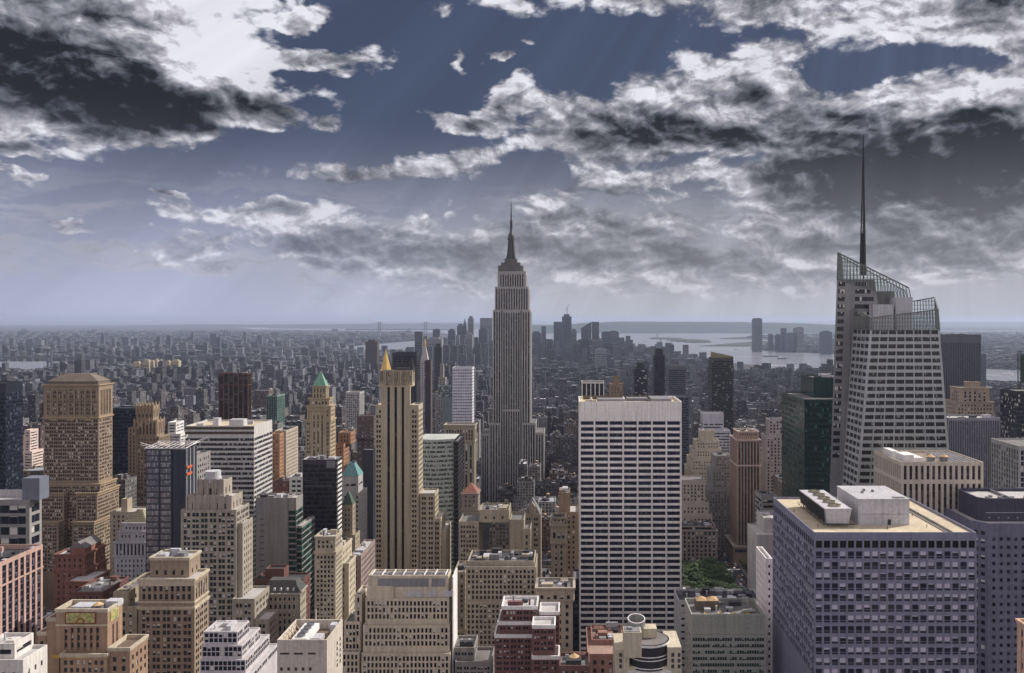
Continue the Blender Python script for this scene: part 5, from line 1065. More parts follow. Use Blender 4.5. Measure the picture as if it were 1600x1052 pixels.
b.cyl(cx, cy, zz(405), zz(375), 5.6, 4.3, 16); b.cyl(cx, cy, zz(375), zz(372), 5.4, 5.4, 20); b.cyl(cx, cy, zz(372), zz(368), 4.6, 4.4, 20); b.cyl(cx, cy, zz(368), zz(362), 4.3, 2.2, 20); b.cyl(cx, cy, zz(362), zz(359), 2.2, 1.6, 12)
for k in range(4):
    a = pi / 4 + k * pi / 2; dx, dy = cos(a), sin(a)
    for (r0, r1, z0, z1) in ((9.5, 7.5, 405, 397), (7.5, 6.2, 397, 388), (6.2, 5.2, 388, 376)):
        b.loft([(cx + dx * r0 - dy * .9, cy + dy * r0 + dx * .9, zz(z0)), (cx - dy * .9, cy + dx * .9, zz(z0)), (cx + dy * .9, cy - dx * .9, zz(z0)), (cx + dx * r0 + dy * .9, cy + dy * r0 - dx * .9, zz(z0))][::-1],
               [(cx + dx * r1 - dy * .9, cy + dy * r1 + dx * .9, zz(z1)), (cx - dy * .9, cy + dx * .9, zz(z1)), (cx + dy * .9, cy - dx * .9, zz(z1)), (cx + dx * r1 + dy * .9, cy + dy * r1 - dx * .9, zz(z1))][::-1])
mast = b.build('mooring_mast', mat('esb_metal', (.075, .072, .075), .45), root)
b = MB(); b.cyl(cx, cy, zz(359), zz(346), 1.5, 1.25, 10)
for k in range(5): b.cyl(cx, cy, zz(357 - 2.6 * k), zz(356 - 2.6 * k), 2.3, 2.3, 10)
b.cyl(cx, cy, zz(346), zz(330), .95, .8, 8); b.cyl(cx, cy, zz(330), zz(318), .55, .45, 8); b.cyl(cx, cy, zz(318), zz(307), .3, .1, 6)
for z in (344, 341, 338, 327): b.cyl(cx, cy, zz(z), zz(z - .7), 1.5, 1.5, 8)
b.build('antenna', M_DARKM, root)
b = MB()
for k, px in enumerate((783, 790, 798, 806, 814)): b.box(wx(px, D) - 1.0, wx(px, D) + 1.0, Y0 - .4, Y0 - .02, Z1 - 6.5, Z1 - 1.2)
b.build('crown_panel', mat('esb_pale', (.34, .33, .32)), root)

# ================================================================ crystal tower with slanted glass crown, right
D = 510
root = empty('skyscraper', (wx(1390, D), D + 25, 0), 'faceted pale glass tower with a slanted see-through crown and lattice spire, right', 'skyscraper')
W_B = mat('pale_frit_glass', (.35, .37, .385), .10, var=.12, spec=.6); G_B = glassmat('glass_crystal', (.010, .011, .013), (.20, .21, .22), .18, (.05, .05, .055), .09, sash=False)
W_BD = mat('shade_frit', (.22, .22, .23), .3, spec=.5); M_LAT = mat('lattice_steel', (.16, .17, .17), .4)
def crystal_face(a0, b0, b1, a1, name, groups, zfrom, mats=None, edge=.02, fh=4.15):
    """a0-b0 bottom edge, a1-b1 top edge (same height at each end); floors at constant height"""
    a0, b0, b1, a1 = map(Vector, (a0, b0, b1, a1)); n = (b0 - a0).cross(a1 - a0).normalized()
    zt = min(a1.z, b1.z); L = lambda z: a0.lerp(a1, (z - a0.z) / (a1.z - a0.z)); R = lambda z: b0.lerp(b1, (z - b0.z) / (b1.z - b0.z))
    w = MB(); k = 0; wl = []
    z = zt; nf = int((zt - zfrom) / fh)
    def quad(z0, z1, s0, s1, d=0, d1=None): 
        P = [L(z0).lerp(R(z0), s0), L(z0).lerp(R(z0), s1), L(z1).lerp(R(z1), s1), L(z1).lerp(R(z1), s0)]; return [p - n * d for p in P]
    w.poly(quad(a0.z, zt - nf * fh, 0, 1))
    for f in range(nf):
        z1 = zt - f * fh; z0 = z1 - fh; zm = z0 + 1.75
        w.poly(quad(z0, zm, 0, 1)); s = edge
        w.poly(quad(zm, z1, 0, edge)); gw = (1 - 2 * edge) / groups
        for gI in range(groups):
            p0, p1 = edge + gI * gw + gw * .06, edge + (gI + 1) * gw - gw * .06
            w.poly(quad(zm, z1, edge + gI * gw if gI else edge, p0)); w.poly(quad(zm, z1, p1, edge + (gI + 1) * gw))
            Pf = quad(zm, z1, p0, p1); Pb = quad(zm, z1, p0, p1, .3)
            for i in range(4): j = (i + 1) % 4; w.poly([Pf[i], Pf[j], Pb[j], Pb[i]][::-1] if False else [Pf[j], Pf[i], Pb[i], Pb[j]])
            wl.append((Pb, z1))
        w.poly(quad(zm, z1, 1 - edge, 1))
    if a1.z > zt + .01 or b1.z > zt + .01: w.poly([L(zt), R(zt), b1, a1])
    w.build(name, mats or W_B, root)
    return wl
def P3(px, py, d): return (wx(px, d), d, wz(py, d))
def G3(px, d): return (wx(px, d), d, 0.0)
zc = lambda z, p, q: None
# bases: edges run straight from ground to crown
def edge_pt(px_top, px_bot, py_top, py, d):   # point on an edge at photo height py
    t = (py - py_top) / (500 + CAMZ * F / d - py_top); return (wx(px_top + (px_bot - px_top) * t, d), d, wz(py, d))
dB, dA = 510, 536
zroof = wz(516, dB)
def at_z(px_top, px_bot, py_top, d, z):
    zt = wz(py_top, d); t = (zt - z) / zt; return Vector((wx(px_top, d) + (wx(px_bot, d) - wx(px_top, d)) * t, d, z))
B_ = lambda z: at_z(1362, 1299, 497, dB, z); C_ = lambda z: at_z(1466, 1521, 484, dB, z); A_ = lambda z: at_z(1335, 1287, 482, dA, z)
Cb = lambda z: at_z(1460, 1500, 484, 566, z)
wl = []
wl += crystal_face(B_(0), C_(0), C_(zroof), B_(zroof), 'front_facet', 8, 60)
wl2 = crystal_face(A_(0), B_(0), B_(zroof), A_(zroof), 'side_facet', 4, 60)
wl3 = crystal_face(C_(0), Cb(0), Cb(zroof), C_(zroof), 'rear_facet', 4, 150)
wl.sort(key=lambda t: -t[1]); wl2.sort(key=lambda t: -t[1])
def pane(P, pn=3): b = MB(); b.poly([tuple(p) for p in P], 0, [(0, 0), (pn, 0), (pn, 1), (0, 1)]); return b
for P, z in wl[:72]: pane(P, 6).build('window', G_B, root)
for P, z in wl2[:28]: pane(P, 4).build('window', G_B, root)
b = MB()
for P, z in wl[72:] + wl2[28:] + wl3: b.poly([tuple(p) for p in P], 0, [(0, 0), (5, 0), (5, 1), (0, 1)])
b.build('windows', G_B, root)['kind'] = 'stuff'
# tall rear volume
L_ = lambda z: at_z(1309, 1283, 395, dA + 1, z); R2 = lambda z: at_z(1420, 1460, 450, dA + 1, z)
BL = lambda z: at_z(1318, 1300, 395, 578, z); BR = lambda z: at_z(1416, 1440, 450, 578, z)
z437 = wz(437, dA + 1)
b = MB()
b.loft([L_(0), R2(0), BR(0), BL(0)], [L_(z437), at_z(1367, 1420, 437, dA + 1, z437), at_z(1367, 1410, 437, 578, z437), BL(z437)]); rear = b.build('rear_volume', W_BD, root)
b = MB(); za = wz(455, dA); b.box(wx(1366, 540), wx(1397, 540), 540, 570, z437 - 30, za); b.box(wx(1372, 542), wx(1420, 542), 541, 568, za - 40, wz(472, 541)); b.build('upper_core', mat('core_panel', (.17, .17, .18)), root)
b = MB(); k = 0
for f in range(26):   # dark window bands up the left of the rear volume
    z1 = z437 - 1.5 - f * 4.6
    if f < 24:
        p0, p1 = L_(z1) + Vector((1.0, -.06, 0)), L_(z1) + Vector((5.2, -.06, 0)); q0, q1 = L_(z1 - 2.6) + Vector((1.0, -.06, 0)), L_(z1 - 2.6) + Vector((5.2, -.06, 0))
        pane([q0, q1, p1, p0], 4).build('window', G_DARK, root)
    if f < 5:
        q0, q1 = L_(z1) + Vector((11.5, -.06, -2.6)), L_(z1) + Vector((19 + 2 * f, -.06, -2.6)); p0, p1 = q0 + Vector((0, 0, 2.6)), q1 + Vector((0, 0, 2.6)); pane([q0, q1, p1, p0], 8).build('window', G_DARK, root)
def glass_see(name, t=.45):
    if name in MATS: return MATS[name]
    m = bpy.data.materials.new(name); m.use_nodes = True; T = m.node_tree; p = T.nodes['Principled BSDF']; p.inputs['Base Color'].default_value = (.35, .38, .37, 1); p.inputs['Roughness'].default_value = .12
    tr = nd(T, 'ShaderNodeBsdfTransparent'); tr.inputs[0].default_value = (.90, .94, .92, 1); mx = nd(T, 'ShaderNodeMixShader'); mx.inputs[0].default_value = t
    T.links.new(tr.outputs[0], mx.inputs[1]); T.links.new(p.outputs[0], mx.inputs[2]); T.links.new(mx.outputs[0], T.nodes['Material Output'].inputs[0]); MATS[name] = m; return m
GS = glass_see('clear_screen', .10)
def screen(name, pts, dirv, nx, dz, bar=.13, z0=None):
    """glazed lattice on a vertical plane; pts = ccw outline (bottom-left, bottom-right, top-right, top-left), bars clipped by the slanted top"""
    bl_, br_, tr_, tl_ = map(Vector, pts); b = MB(); b.poly([bl_, br_, tr_, tl_]); g_ = b.build(name, GS, root); b = MB()
    for i in range(nx + 1):
        s = i / nx; b.bar(bl_.lerp(br_, s), tl_.lerp(tr_, s), bar)
    z = bl_.z; zm = max(tl_.z, tr_.z)
    while z < zm - .3:
        # horizontal bar between the left edge and where the slanted top cuts it
        s0, s1 = 0.0, 1.0
        if z > tr_.z and tl_.z > tr_.z: s1 = (tl_.z - z) / (tl_.z - tr_.z)
        if z > tl_.z and tr_.z > tl_.z: s0 = (z - tl_.z) / (tr_.z - tl_.z)
        def at(s): p = bl_.lerp(br_, s); q_ = tl_.lerp(tr_, s); t = 0 if q_.z == p.z else (z - p.z) / (q_.z - p.z); return p.lerp(q_, min(max(t, 0), 1))
        if s1 - s0 > .03: b.bar(at(s0), at(s1), bar * .8)
        z += dz
    b.bar(tl_, tr_, bar * 1.8); sub(b, 'lattice', [M_LAT], g_, root)
    return g_
L1 = Vector(P3(1309, 395, dA)); R1 = Vector(P3(1420, 450, dA)); 
screen('glass_screen', [L_(z437) + Vector((0, -.2, 0)), Vector((wx(1425, dA), dA, wz(474, dA))) , R1, L1], None, 22, 2.6, .2)
screen('glass_screen', [BL(z437), Vector((wx(1420, 578), 578, wz(474, 578))), Vector((wx(1414, 578), 578, L1.z - 22)), Vector((wx(1316, 578), 578, L1.z))], None, 18, 2.8, .16)
screen('glass_screen', [BL(z437), L_(z437), L1, Vector((wx(1316, 578), 578, L1.z))], None, 9, 2.8, .16)
# front crown screen
zB, zC, zA = wz(497, dB), wz(484, dB), wz(482, dA)
screen('glass_screen', [B_(zroof + .01), C_(zroof + .01), C_(zC), B_(zB)], None, 24, 2.3, .2)
screen('glass_screen', [A_(zroof + .01), B_(zroof + .01), B_(zB), A_(zA)], None, 9, 2.3, .18)
q_ = Vector((wx(1455, 566), 566, wz(465, 566)))
screen('glass_screen', [C_(zroof + .01), Cb(zroof + .01), Vector((Cb(zC).x, 566, q_.z)), C_(zC)], None, 9, 2.6, .18)
screen('glass_screen', [Vector((wx(1420, 566), 566, zroof)), Cb(zroof + .01), Vector((Cb(zC).x, 566, q_.z)), Vector((wx(1420, 566), 566, wz(472, 566)))], None, 9, 2.6, .18)
b = MB(); b.poly([B_(zroof) + Vector((.2, .2, -.01)), C_(zroof) + Vector((-.2, .2, -.01)), Cb(zroof) + Vector((0, 0, -.01)), A_(zroof) + Vector((.2, 0, -.01))]); b.poly([Cb(0), L_(0) + Vector((30, 29, 0)), L_(zroof) + Vector((30, 29, 0)), Cb(zroof)]); b.build('roof', M_ROOF, root)
b = MB(); b.box(wx(1390, 540), wx(1416, 540), 530, 540, zroof, wz(465, 535)); b.box(wx(1358, 535), wx(1389.5, 535), 528, 535.5, zroof, wz(476, 530)); b.build('penthouse', M_LGREY, root)
b = MB(); x_, y_ = wx(1349, 556), 556
zb_, zt_ = wz(430, 556), wz(212, 556)
H_ = zt_ - zb_
b.bar((x_, y_, 180), (x_, y_, zb_ + H_ * .25), .35)
sec = [(0, 2.1), (.3, 1.5), (.65, .75), (.9, .28), (1, .06)]
def rad(t):
    for (t0, r0), (t1, r1) in zip(sec, sec[1:]):
        if t <= t1: return r0 + (r1 - r0) * (t - t0) / (t1 - t0)
    return .06
N = 34
for k in range(N):
    t0, t1 = k / N, (k + 1) / N; r0, r1 = rad(t0), rad(t1)
    c0 = [(x_ + r0 * cos(pi / 6 + 2 * pi * i / 3), y_ + r0 * sin(pi / 6 + 2 * pi * i / 3), zb_ + H_ * t0) for i in range(3)]; c1 = [(x_ + r1 * cos(pi / 6 + 2 * pi * i / 3), y_ + r1 * sin(pi / 6 + 2 * pi * i / 3), zb_ + H_ * t1) for i in range(3)]
    th = .28 if t0 < .5 else .2
    for i in range(3):
        b.bar(c0[i], c1[i], th); j = (i + 1) % 3
        if t0 < .8: b.bar(c0[i], c1[j], .12); b.bar(c0[i], c0[j], .12)
b.bar((x_ - 1, y_, zb_), (x_ - .6, y_, zb_ + H_ * .3), .55)
b.bar((x_, y_, zb_), (x_, y_, zt_), .18); b.build('lattice_spire', mat('spire_steel', (.035, .035, .04), .5), root)
FOOT.append((wx(1290, D), wx(1525, D), D - 5, 580, 0, 290))

# ================================================================ farther landmarks (distance too great for parts to show)
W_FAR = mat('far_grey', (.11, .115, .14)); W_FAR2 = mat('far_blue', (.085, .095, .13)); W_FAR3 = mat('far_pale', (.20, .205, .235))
def far_tower(label, D, x0, x1, yt, m=None, top=None, cat='skyscraper', name='far_tower', dep=None, steps=(), group='distant towers'):
    m = m or W_FAR; dep = dep or max(15, (x1 - x0) * D / F * .8)
    X0, X1 = wx(x0, D), wx(x1, D); Z = wz(yt, D); cx, cy = (X0 + X1) / 2, D + dep / 2
    b = MB(); h = Z
    if top == 'point': b.box(X0, X1, D, D + dep, 0, Z * .72); b.box(X0 + (X1 - X0) * .2, X1 - (X1 - X0) * .2, D + dep * .2, D + dep * .8, Z * .72, Z * .86); b.pyramid(X0 + (X1 - X0) * .25, X1 - (X1 - X0) * .25, D + dep * .25, D + dep * .75, Z * .86, Z, .02)
    elif top == 'round':
        w = (X1 - X0) / 2; n = 8; b.box(X0, X1, D, D + dep, 0, Z - w * .35)
        pts = [(cx - w * cos(pi * i / n), Z - w * .35 + w * .35 * sin(pi * i / n)) for i in range(n + 1)]
        b.poly([(x, D, z) for x, z in pts][::-1]); b.poly([(x, D + dep, z) for x, z in pts])
        for i in range(n): b.poly([(pts[i][0], D, pts[i][1]), (pts[i + 1][0], D, pts[i + 1][1]), (pts[i + 1][0], D + dep, pts[i + 1][1]), (pts[i][0], D + dep, pts[i][1])])
    elif top == 'slope': 
        b.loft([(X0, D, 0), (X1, D, 0), (X1, D + dep, 0), (X0, D + dep, 0)], [(X0, D, Z * .84), (X1, D, Z), (X1, D + dep, Z), (X0, D + dep, Z * .84)])
    else:
        b.box(X0, X1, D, D + dep, 0, Z * .95 if top == 'box' else Z)
        if top == 'box': b.box(X0 + (X1 - X0) * .2, X1 - (X1 - X0) * .2, D + dep * .2, D + dep * .8, Z * .95, Z)
    for (a, c, y_) in steps: b.box(wx(a, D), wx(c, D), D - 4, D + dep * .9, 0, wz(y_, D))
    root = empty(name, (cx, cy, 0), label, cat, group)
    b.build('shaft', m, root)
    w = MB(); nfl = max(3, int(Z / 12))
    for k in range(1, nfl):
        if Z * .9 * k / nfl > 8: w.box(X0 + (X1 - X0) * .07, X1 - (X1 - X0) * .07, D - .6, D - .05, Z * .82 * k / nfl, Z * .82 * k / nfl + 3.2)
    w.build('window_band', M_DARKM, root)
    FOOT.append((X0, X1, D, D + dep, 0, Z)); return root
# clock tower and gilded pyramid
D = 1900
root, bl = bld('clock_tower', 'white stone clock tower with steep roof and gilded lantern', D, [(657, 669, 563, 0, 16, g)], ST('punch', 4, 1.8), W_LGREY, G_DARK, cat='clock tower', limit=20, yl=640)
X0, X1, Y0, Y1, Z0, Z1 = bl[0][:6]; b = MB(); b.pyramid(X0 + .5, X1 - .5, Y0 + .5, Y1 - .5, Z1, wz(542, D), .3); b.build('steep_roof', W_LGREY, root)
cx = (X0 + X1) / 2; b = MB(); b.cyl(cx, Y0 + 8, wz(542, D), wz(536, D), 2.2, n=10); b.cyl(cx, Y0 + 8, wz(536, D), wz(529, D), 2.6, .2, n=10); b.build('gilded_lantern', W_GOLD, root)
D = 1800
root, bl = bld('stone_tower', 'grey tower whose gilded pyramid roof rises behind the cream striped tower', D, [(592, 613, 578, 0, 24, g)], ST('punch', 4, 1.8), W_LGREY, G_DARK, cat='skyscraper', limit=20, yl=610)
X0, X1, Y0, Y1, Z0, Z1 = bl[0][:6]; cx = wx(603, D + 12); cy = D + 12; b = MB(); b.cyl(cx, cy, Z1 - 1, wz(553, D + 12), 11.0, 2.6, n=8, rot=pi / 8); b.cyl(cx, cy, wz(553, D + 12), wz(549, D + 12), 2.0, 1.6, n=8); b.cyl(cx, cy, wz(549, D + 12), wz(545, D + 12), 1.4, .1, n=8); b.build('gilded_pyramid', W_GOLD, root)
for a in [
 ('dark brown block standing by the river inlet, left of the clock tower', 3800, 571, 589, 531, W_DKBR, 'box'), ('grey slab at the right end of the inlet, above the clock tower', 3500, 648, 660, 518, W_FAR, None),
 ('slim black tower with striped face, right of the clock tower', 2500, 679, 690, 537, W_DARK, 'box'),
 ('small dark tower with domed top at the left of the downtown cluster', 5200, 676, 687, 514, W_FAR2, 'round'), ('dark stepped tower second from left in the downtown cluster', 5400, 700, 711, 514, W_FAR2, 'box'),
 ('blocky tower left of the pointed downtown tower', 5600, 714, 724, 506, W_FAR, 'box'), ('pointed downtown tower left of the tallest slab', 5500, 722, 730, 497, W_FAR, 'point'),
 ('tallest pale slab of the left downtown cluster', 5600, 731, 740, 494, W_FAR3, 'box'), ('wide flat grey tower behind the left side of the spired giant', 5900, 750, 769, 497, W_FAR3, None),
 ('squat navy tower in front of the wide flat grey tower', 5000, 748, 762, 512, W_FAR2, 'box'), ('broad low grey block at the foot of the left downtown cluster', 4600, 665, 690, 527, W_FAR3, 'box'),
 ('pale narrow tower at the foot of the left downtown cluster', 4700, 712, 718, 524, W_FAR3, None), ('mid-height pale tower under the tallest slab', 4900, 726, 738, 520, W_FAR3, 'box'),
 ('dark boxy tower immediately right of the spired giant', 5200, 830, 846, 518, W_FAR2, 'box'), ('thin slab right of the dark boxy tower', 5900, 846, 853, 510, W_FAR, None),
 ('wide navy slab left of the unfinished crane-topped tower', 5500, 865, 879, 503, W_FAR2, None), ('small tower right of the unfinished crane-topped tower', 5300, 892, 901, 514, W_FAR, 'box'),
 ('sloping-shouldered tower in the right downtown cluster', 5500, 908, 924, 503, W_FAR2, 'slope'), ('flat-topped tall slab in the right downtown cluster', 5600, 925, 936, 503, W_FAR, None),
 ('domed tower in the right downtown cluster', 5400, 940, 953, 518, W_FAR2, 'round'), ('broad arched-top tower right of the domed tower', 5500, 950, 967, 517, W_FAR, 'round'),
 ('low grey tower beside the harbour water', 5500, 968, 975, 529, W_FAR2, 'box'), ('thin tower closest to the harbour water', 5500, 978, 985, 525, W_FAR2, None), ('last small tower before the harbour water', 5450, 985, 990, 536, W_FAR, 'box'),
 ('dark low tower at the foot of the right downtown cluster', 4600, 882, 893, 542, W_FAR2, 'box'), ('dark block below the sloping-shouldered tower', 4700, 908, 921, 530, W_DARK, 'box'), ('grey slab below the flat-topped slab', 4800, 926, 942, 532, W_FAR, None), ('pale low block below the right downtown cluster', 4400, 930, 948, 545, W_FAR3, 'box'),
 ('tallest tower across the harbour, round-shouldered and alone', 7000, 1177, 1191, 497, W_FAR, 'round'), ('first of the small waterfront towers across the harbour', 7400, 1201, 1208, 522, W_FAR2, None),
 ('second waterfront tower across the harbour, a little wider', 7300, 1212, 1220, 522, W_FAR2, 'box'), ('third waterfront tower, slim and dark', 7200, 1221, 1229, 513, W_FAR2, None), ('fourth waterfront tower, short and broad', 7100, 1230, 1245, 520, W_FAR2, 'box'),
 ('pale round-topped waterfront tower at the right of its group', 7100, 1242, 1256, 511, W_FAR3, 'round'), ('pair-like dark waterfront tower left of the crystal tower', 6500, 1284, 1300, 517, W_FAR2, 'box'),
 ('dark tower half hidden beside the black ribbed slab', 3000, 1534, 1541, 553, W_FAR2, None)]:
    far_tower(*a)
r_ = far_tower('unfinished tower with a crane, tallest of the right downtown cluster', 5600, 878, 893, 491, W_FAR2, 'box')
b = MB(); x_ = wx(886, 5600); z_ = wz(491, 5600); b.bar((x_, 5620, z_), (x_, 5620, z_ + 42), 1.4); b.bar((x_ - 6, 5620, z_ + 26), (x_ + 10, 5620, z_ + 60), 1.0); b.build('crane', M_DARKM, r_)
ORD = ['first', 'second', 'third', 'fourth', 'fifth', 'sixth', 'seventh', 'eighth', 'ninth', 'tenth', 'eleventh', 'twelfth', 'thirteenth', 'fourteenth', 'fifteenth', 'sixteenth']
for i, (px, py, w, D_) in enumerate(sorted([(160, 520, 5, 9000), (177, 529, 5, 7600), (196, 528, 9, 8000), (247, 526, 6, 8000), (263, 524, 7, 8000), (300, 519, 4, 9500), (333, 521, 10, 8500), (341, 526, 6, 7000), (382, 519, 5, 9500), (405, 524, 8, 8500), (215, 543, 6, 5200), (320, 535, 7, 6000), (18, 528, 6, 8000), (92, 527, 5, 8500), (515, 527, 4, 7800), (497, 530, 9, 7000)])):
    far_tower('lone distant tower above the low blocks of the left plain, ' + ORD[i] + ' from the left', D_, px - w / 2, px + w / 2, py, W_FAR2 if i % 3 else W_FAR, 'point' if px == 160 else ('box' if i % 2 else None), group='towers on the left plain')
for i, (a, c, y) in enumerate([(207, 218, 565), (223, 233, 562), (234, 240, 563), (241, 246, 561), (247, 253, 562), (257, 265, 563), (268, 279, 562)]):
    far_tower('sunlit cream housing slab in the bright row on the left plain, ' + ['first', 'second', 'third', 'fourth', 'fifth', 'sixth', 'seventh'][i] + ' from the left', 3600 + 15 * i, a, c, y, mat('sunlit_cream', (.42, .36, .27)), 'box', cat='apartment block', group='bright housing slabs')

bld('apartment_block', 'pinkish white sunlit block in the gap left of the massive gothic tower', 1000, [(38, 47, 672, 4, 16), (37, 50, 705, 0, 22, g)], ST('horiz', 2, fh=3.2, wh=1.3), mat('rosy_white', (.62, .50, .47)), G_DARK, M_ROOFL, cat='apartment block', yl=800)
bld('apartment_block', 'white stepped block right of the spiked crown tower, behind the striped office', 940, [(262, 275, 660, 5, 20), (260, 282, 678, 0, 26, g)], ST('horiz', 2, fh=3.2, wh=1.3), W_WHITE, G_DARK, M_ROOFL, cat='apartment block', yl=760)
# ================================================================ ground, water, hills
def basemat(name, rgb, rough=.9, sc=.02, var=.4, spec=.2, bump=0):
    m = bpy.data.materials.new(name); m.use_nodes = True; T = m.node_tree; b = T.nodes['Principled BSDF']; b.inputs['Roughness'].default_value = rough; b.inputs['Specular IOR Level'].default_value = spec
    g = nd(T, 'ShaderNodeNewGeometry'); n = nd(T, 'ShaderNodeTexNoise'); n.inputs['Scale'].default_value = sc; n.inputs['Detail'].default_value = 9; n.inputs['Roughness'].default_value = .7; T.links.new(g.outputs['Position'], n.inputs[0])
    f = mth(T, 'MULTIPLY_ADD', mth(T, 'SUBTRACT', n.outputs['Fac'], .5), var * 3, 1.0); cb = nd(T, 'ShaderNodeCombineXYZ')
    for s in cb.inputs: put(T, s, f)
    T.links.new(mixc(T, 1.0, cb.outputs[0], rgb, 'MULTIPLY'), b.inputs['Base Color'])
    if bump:
        n2 = nd(T, 'ShaderNodeTexNoise'); n2.inputs['Scale'].default_value = bump; n2.inputs['Detail'].default_value = 4; T.links.new(g.outputs['Position'], n2.inputs[0])
        bp = nd(T, 'ShaderNodeBump'); bp.inputs['Strength'].default_value = .35; bp.inputs['Distance'].default_value = 6; T.links.new(n2.outputs['Fac'], bp.inputs['Height']); T.links.new(bp.outputs[0], b.inputs['Normal'])
    return m
M_WATER = basemat('harbour_water', (.20, .21, .25), .25, .0006, .25, .9, .02)
M_STREET = basemat('asphalt', (.055, .055, .062), .9, .05, .3); M_LAND = basemat('far_land', (.045, .055, .05), .95, .004, .8); M_HILL = basemat('wooded_hill', (.035, .05, .05), .95, .002, .5)
M_PAVE = basemat('pavement', (.20, .19, .19), .9, .3, .2)
def flat(name, pts, z, m, kind='structure', depth=2.0):
    b = MB(); n = len(pts); b.poly([(x, y, z) for x, y in pts])
    for i in range(n): j = (i + 1) % n; b.poly([(pts[i][0], pts[i][1], z - depth), (pts[j][0], pts[j][1], z - depth), (pts[j][0], pts[j][1], z), (pts[i][0], pts[i][1], z)])
    o = b.build(name, m); o['kind'] = kind; return o
R_ = 150000
flat('water', [(-R_, -3000), (R_, -3000), (R_, R_), (-R_, R_)], -4.0, M_WATER, depth=.5)
main = [(-60000, -1500), (2300, -1500), (2150, 2500), gp(1600, 603), gp(1540, 600), gp(1300, 588), gp(1240, 585), gp(1180, 571), gp(1100, 562), gp(1055, 556), gp(1035, 549), gp(985, 541), gp(960, 537), gp(900, 534), gp(800, 530), gp(720, 526), gp(690, 520), gp(560, 517), gp(400, 515), gp(330, 508), (-60000, 40000)]
flat('ground', main, 0.0, M_STREET)
flat('river', [gp(518, 543), gp(560, 549), gp(600, 550), gp(650, 548), gp(720, 541), gp(720, 532), gp(650, 533), gp(600, 537), gp(565, 540)], 1.2, M_WATER, depth=1)
flat('river', [gp(-200, 592), gp(20, 585), gp(60, 578), gp(90, 572), gp(145, 569), gp(140, 564), gp(70, 565), gp(-200, 566)], 1.2, M_WATER, depth=1)
flat('far_land', [gp(1760, 580), gp(1640, 579), gp(1536, 575), gp(1420, 565), gp(1310, 552), gp(1260, 551), gp(1215, 549), gp(1172, 545), gp(1180, 541), gp(1092, 540.5), gp(1130, 537.5), gp(1190, 533), gp(1240, 531), gp(1120, 529.5), gp(1150, 527), gp(1300, 522), gp(1400, 519), gp(1700, 517)], 0.0, M_LAND)
flat('far_land', [gp(1330, 516.5), gp(1760, 516), gp(1900, 506), gp(1330, 506)], 0, M_LAND)
flat('far_land', [gp(955, 521), gp(1100, 520), gp(1200, 521.5), gp(1330, 519), gp(1330, 509), gp(900, 509)], 0, M_LAND)
flat('far_land', [gp(420, 513.3), gp(800, 513.8), gp(800, 508), gp(420, 508)], 0, M_LAND)
def hill(pts, D, dep):
    b = MB(); n = len(pts); rng = random.Random(3)
    rows = []
    P = []
    for i in range(n - 1):
        for k in range(8):
            t = k / 8; P.append((pts[i][0] + (pts[i + 1][0] - pts[i][0]) * t, pts[i][1] + (pts[i + 1][1] - pts[i][1]) * (3 * t * t - 2 * t ** 3)))
    P.append(pts[-1])
    prof = [(0, 0), (.25, .7), (.5, 1), (.75, .7), (1, 0)]
    V = [[(wx(px, D) * (D + dep * t) / D, D + dep * t, -4 + max(0, (wz(py, D + dep * .5) + 4 + rng.uniform(-4, 4))) * h) for t, h in prof] for px, py in P]
    for i in range(len(P) - 1):
        for j in range(4): b.poly([V[i][j], V[i + 1][j], V[i + 1][j + 1], V[i][j + 1]])
    o = b.build('hills', M_HILL); o['kind'] = 'structure'
hill([(180, 511), (215, 508.5), (300, 507), (420, 507), (560, 506), (700, 505), (790, 506), (900, 508.5)], 30000, 9000)
hill([(770, 512), (880, 507.5), (930, 504), (980, 502.5), (1060, 503), (1150, 503.5), (1240, 505), (1320, 508), (1400, 510)], 17000, 5000)
hill([(1280, 508), (1350, 504.5), (1450, 504), (1600, 503.5), (1800, 504)], 40000, 9000)
# islands
def island(px, py, rx, ry):
    x, y = gp(px, py); X = rx * y / F; Y = ry * y * y / (CAMZ * F)
    return flat('island', [(x + X * cos(a * pi / 10) * (1 + .1 * sin(3 * a)), y + Y * sin(a * pi / 10)) for a in range(20)], 3.0, M_LAND, depth=8)
island(1040, 528.8, 24, 1.2); island(1080, 532.8, 27, 2.4); island(1200, 524, 12, .5)
# ================================================================ streets with kerbs near the park
AX0, AX1 = 157.0, 184.0
b = MB(); b.box(AX0 + 4, AX0 + 4.3, 760, 1300, 0, .15); b.box(AX1 - 4.3, AX1 - 4, 760, 1300, 0, .15)
b.box(AX0, AX0 + 4, 760, 1300, 0, .13); b.box(AX1 - 4, AX1, 760, 1300, 0, .13); o = b.build('pavement', M_PAVE); o['kind'] = 'structure'
b = MB()
for k in range(70):
    for xx in (AX0 + 9.2, AX0 + 13.5, AX0 + 17.8): b.poly([(xx - .08, 762 + k * 7.5, .004), (xx + .08, 762 + k * 7.5, .004), (xx + .08, 765 + k * 7.5, .004), (xx - .08, 765 + k * 7.5, .004)])
for yy in (820, 905, 985):
    for k in range(12): b.poly([(AX0 + 4.8 + 1.5 * k, yy, .004), (AX0 + 5.4 + 1.5 * k, yy, .004), (AX0 + 5.4 + 1.5 * k, yy + 4, .004), (AX0 + 4.8 + 1.5 * k, yy + 4, .004)])
o = b.build('road_marking', M_WHITE); o['kind'] = 'structure'
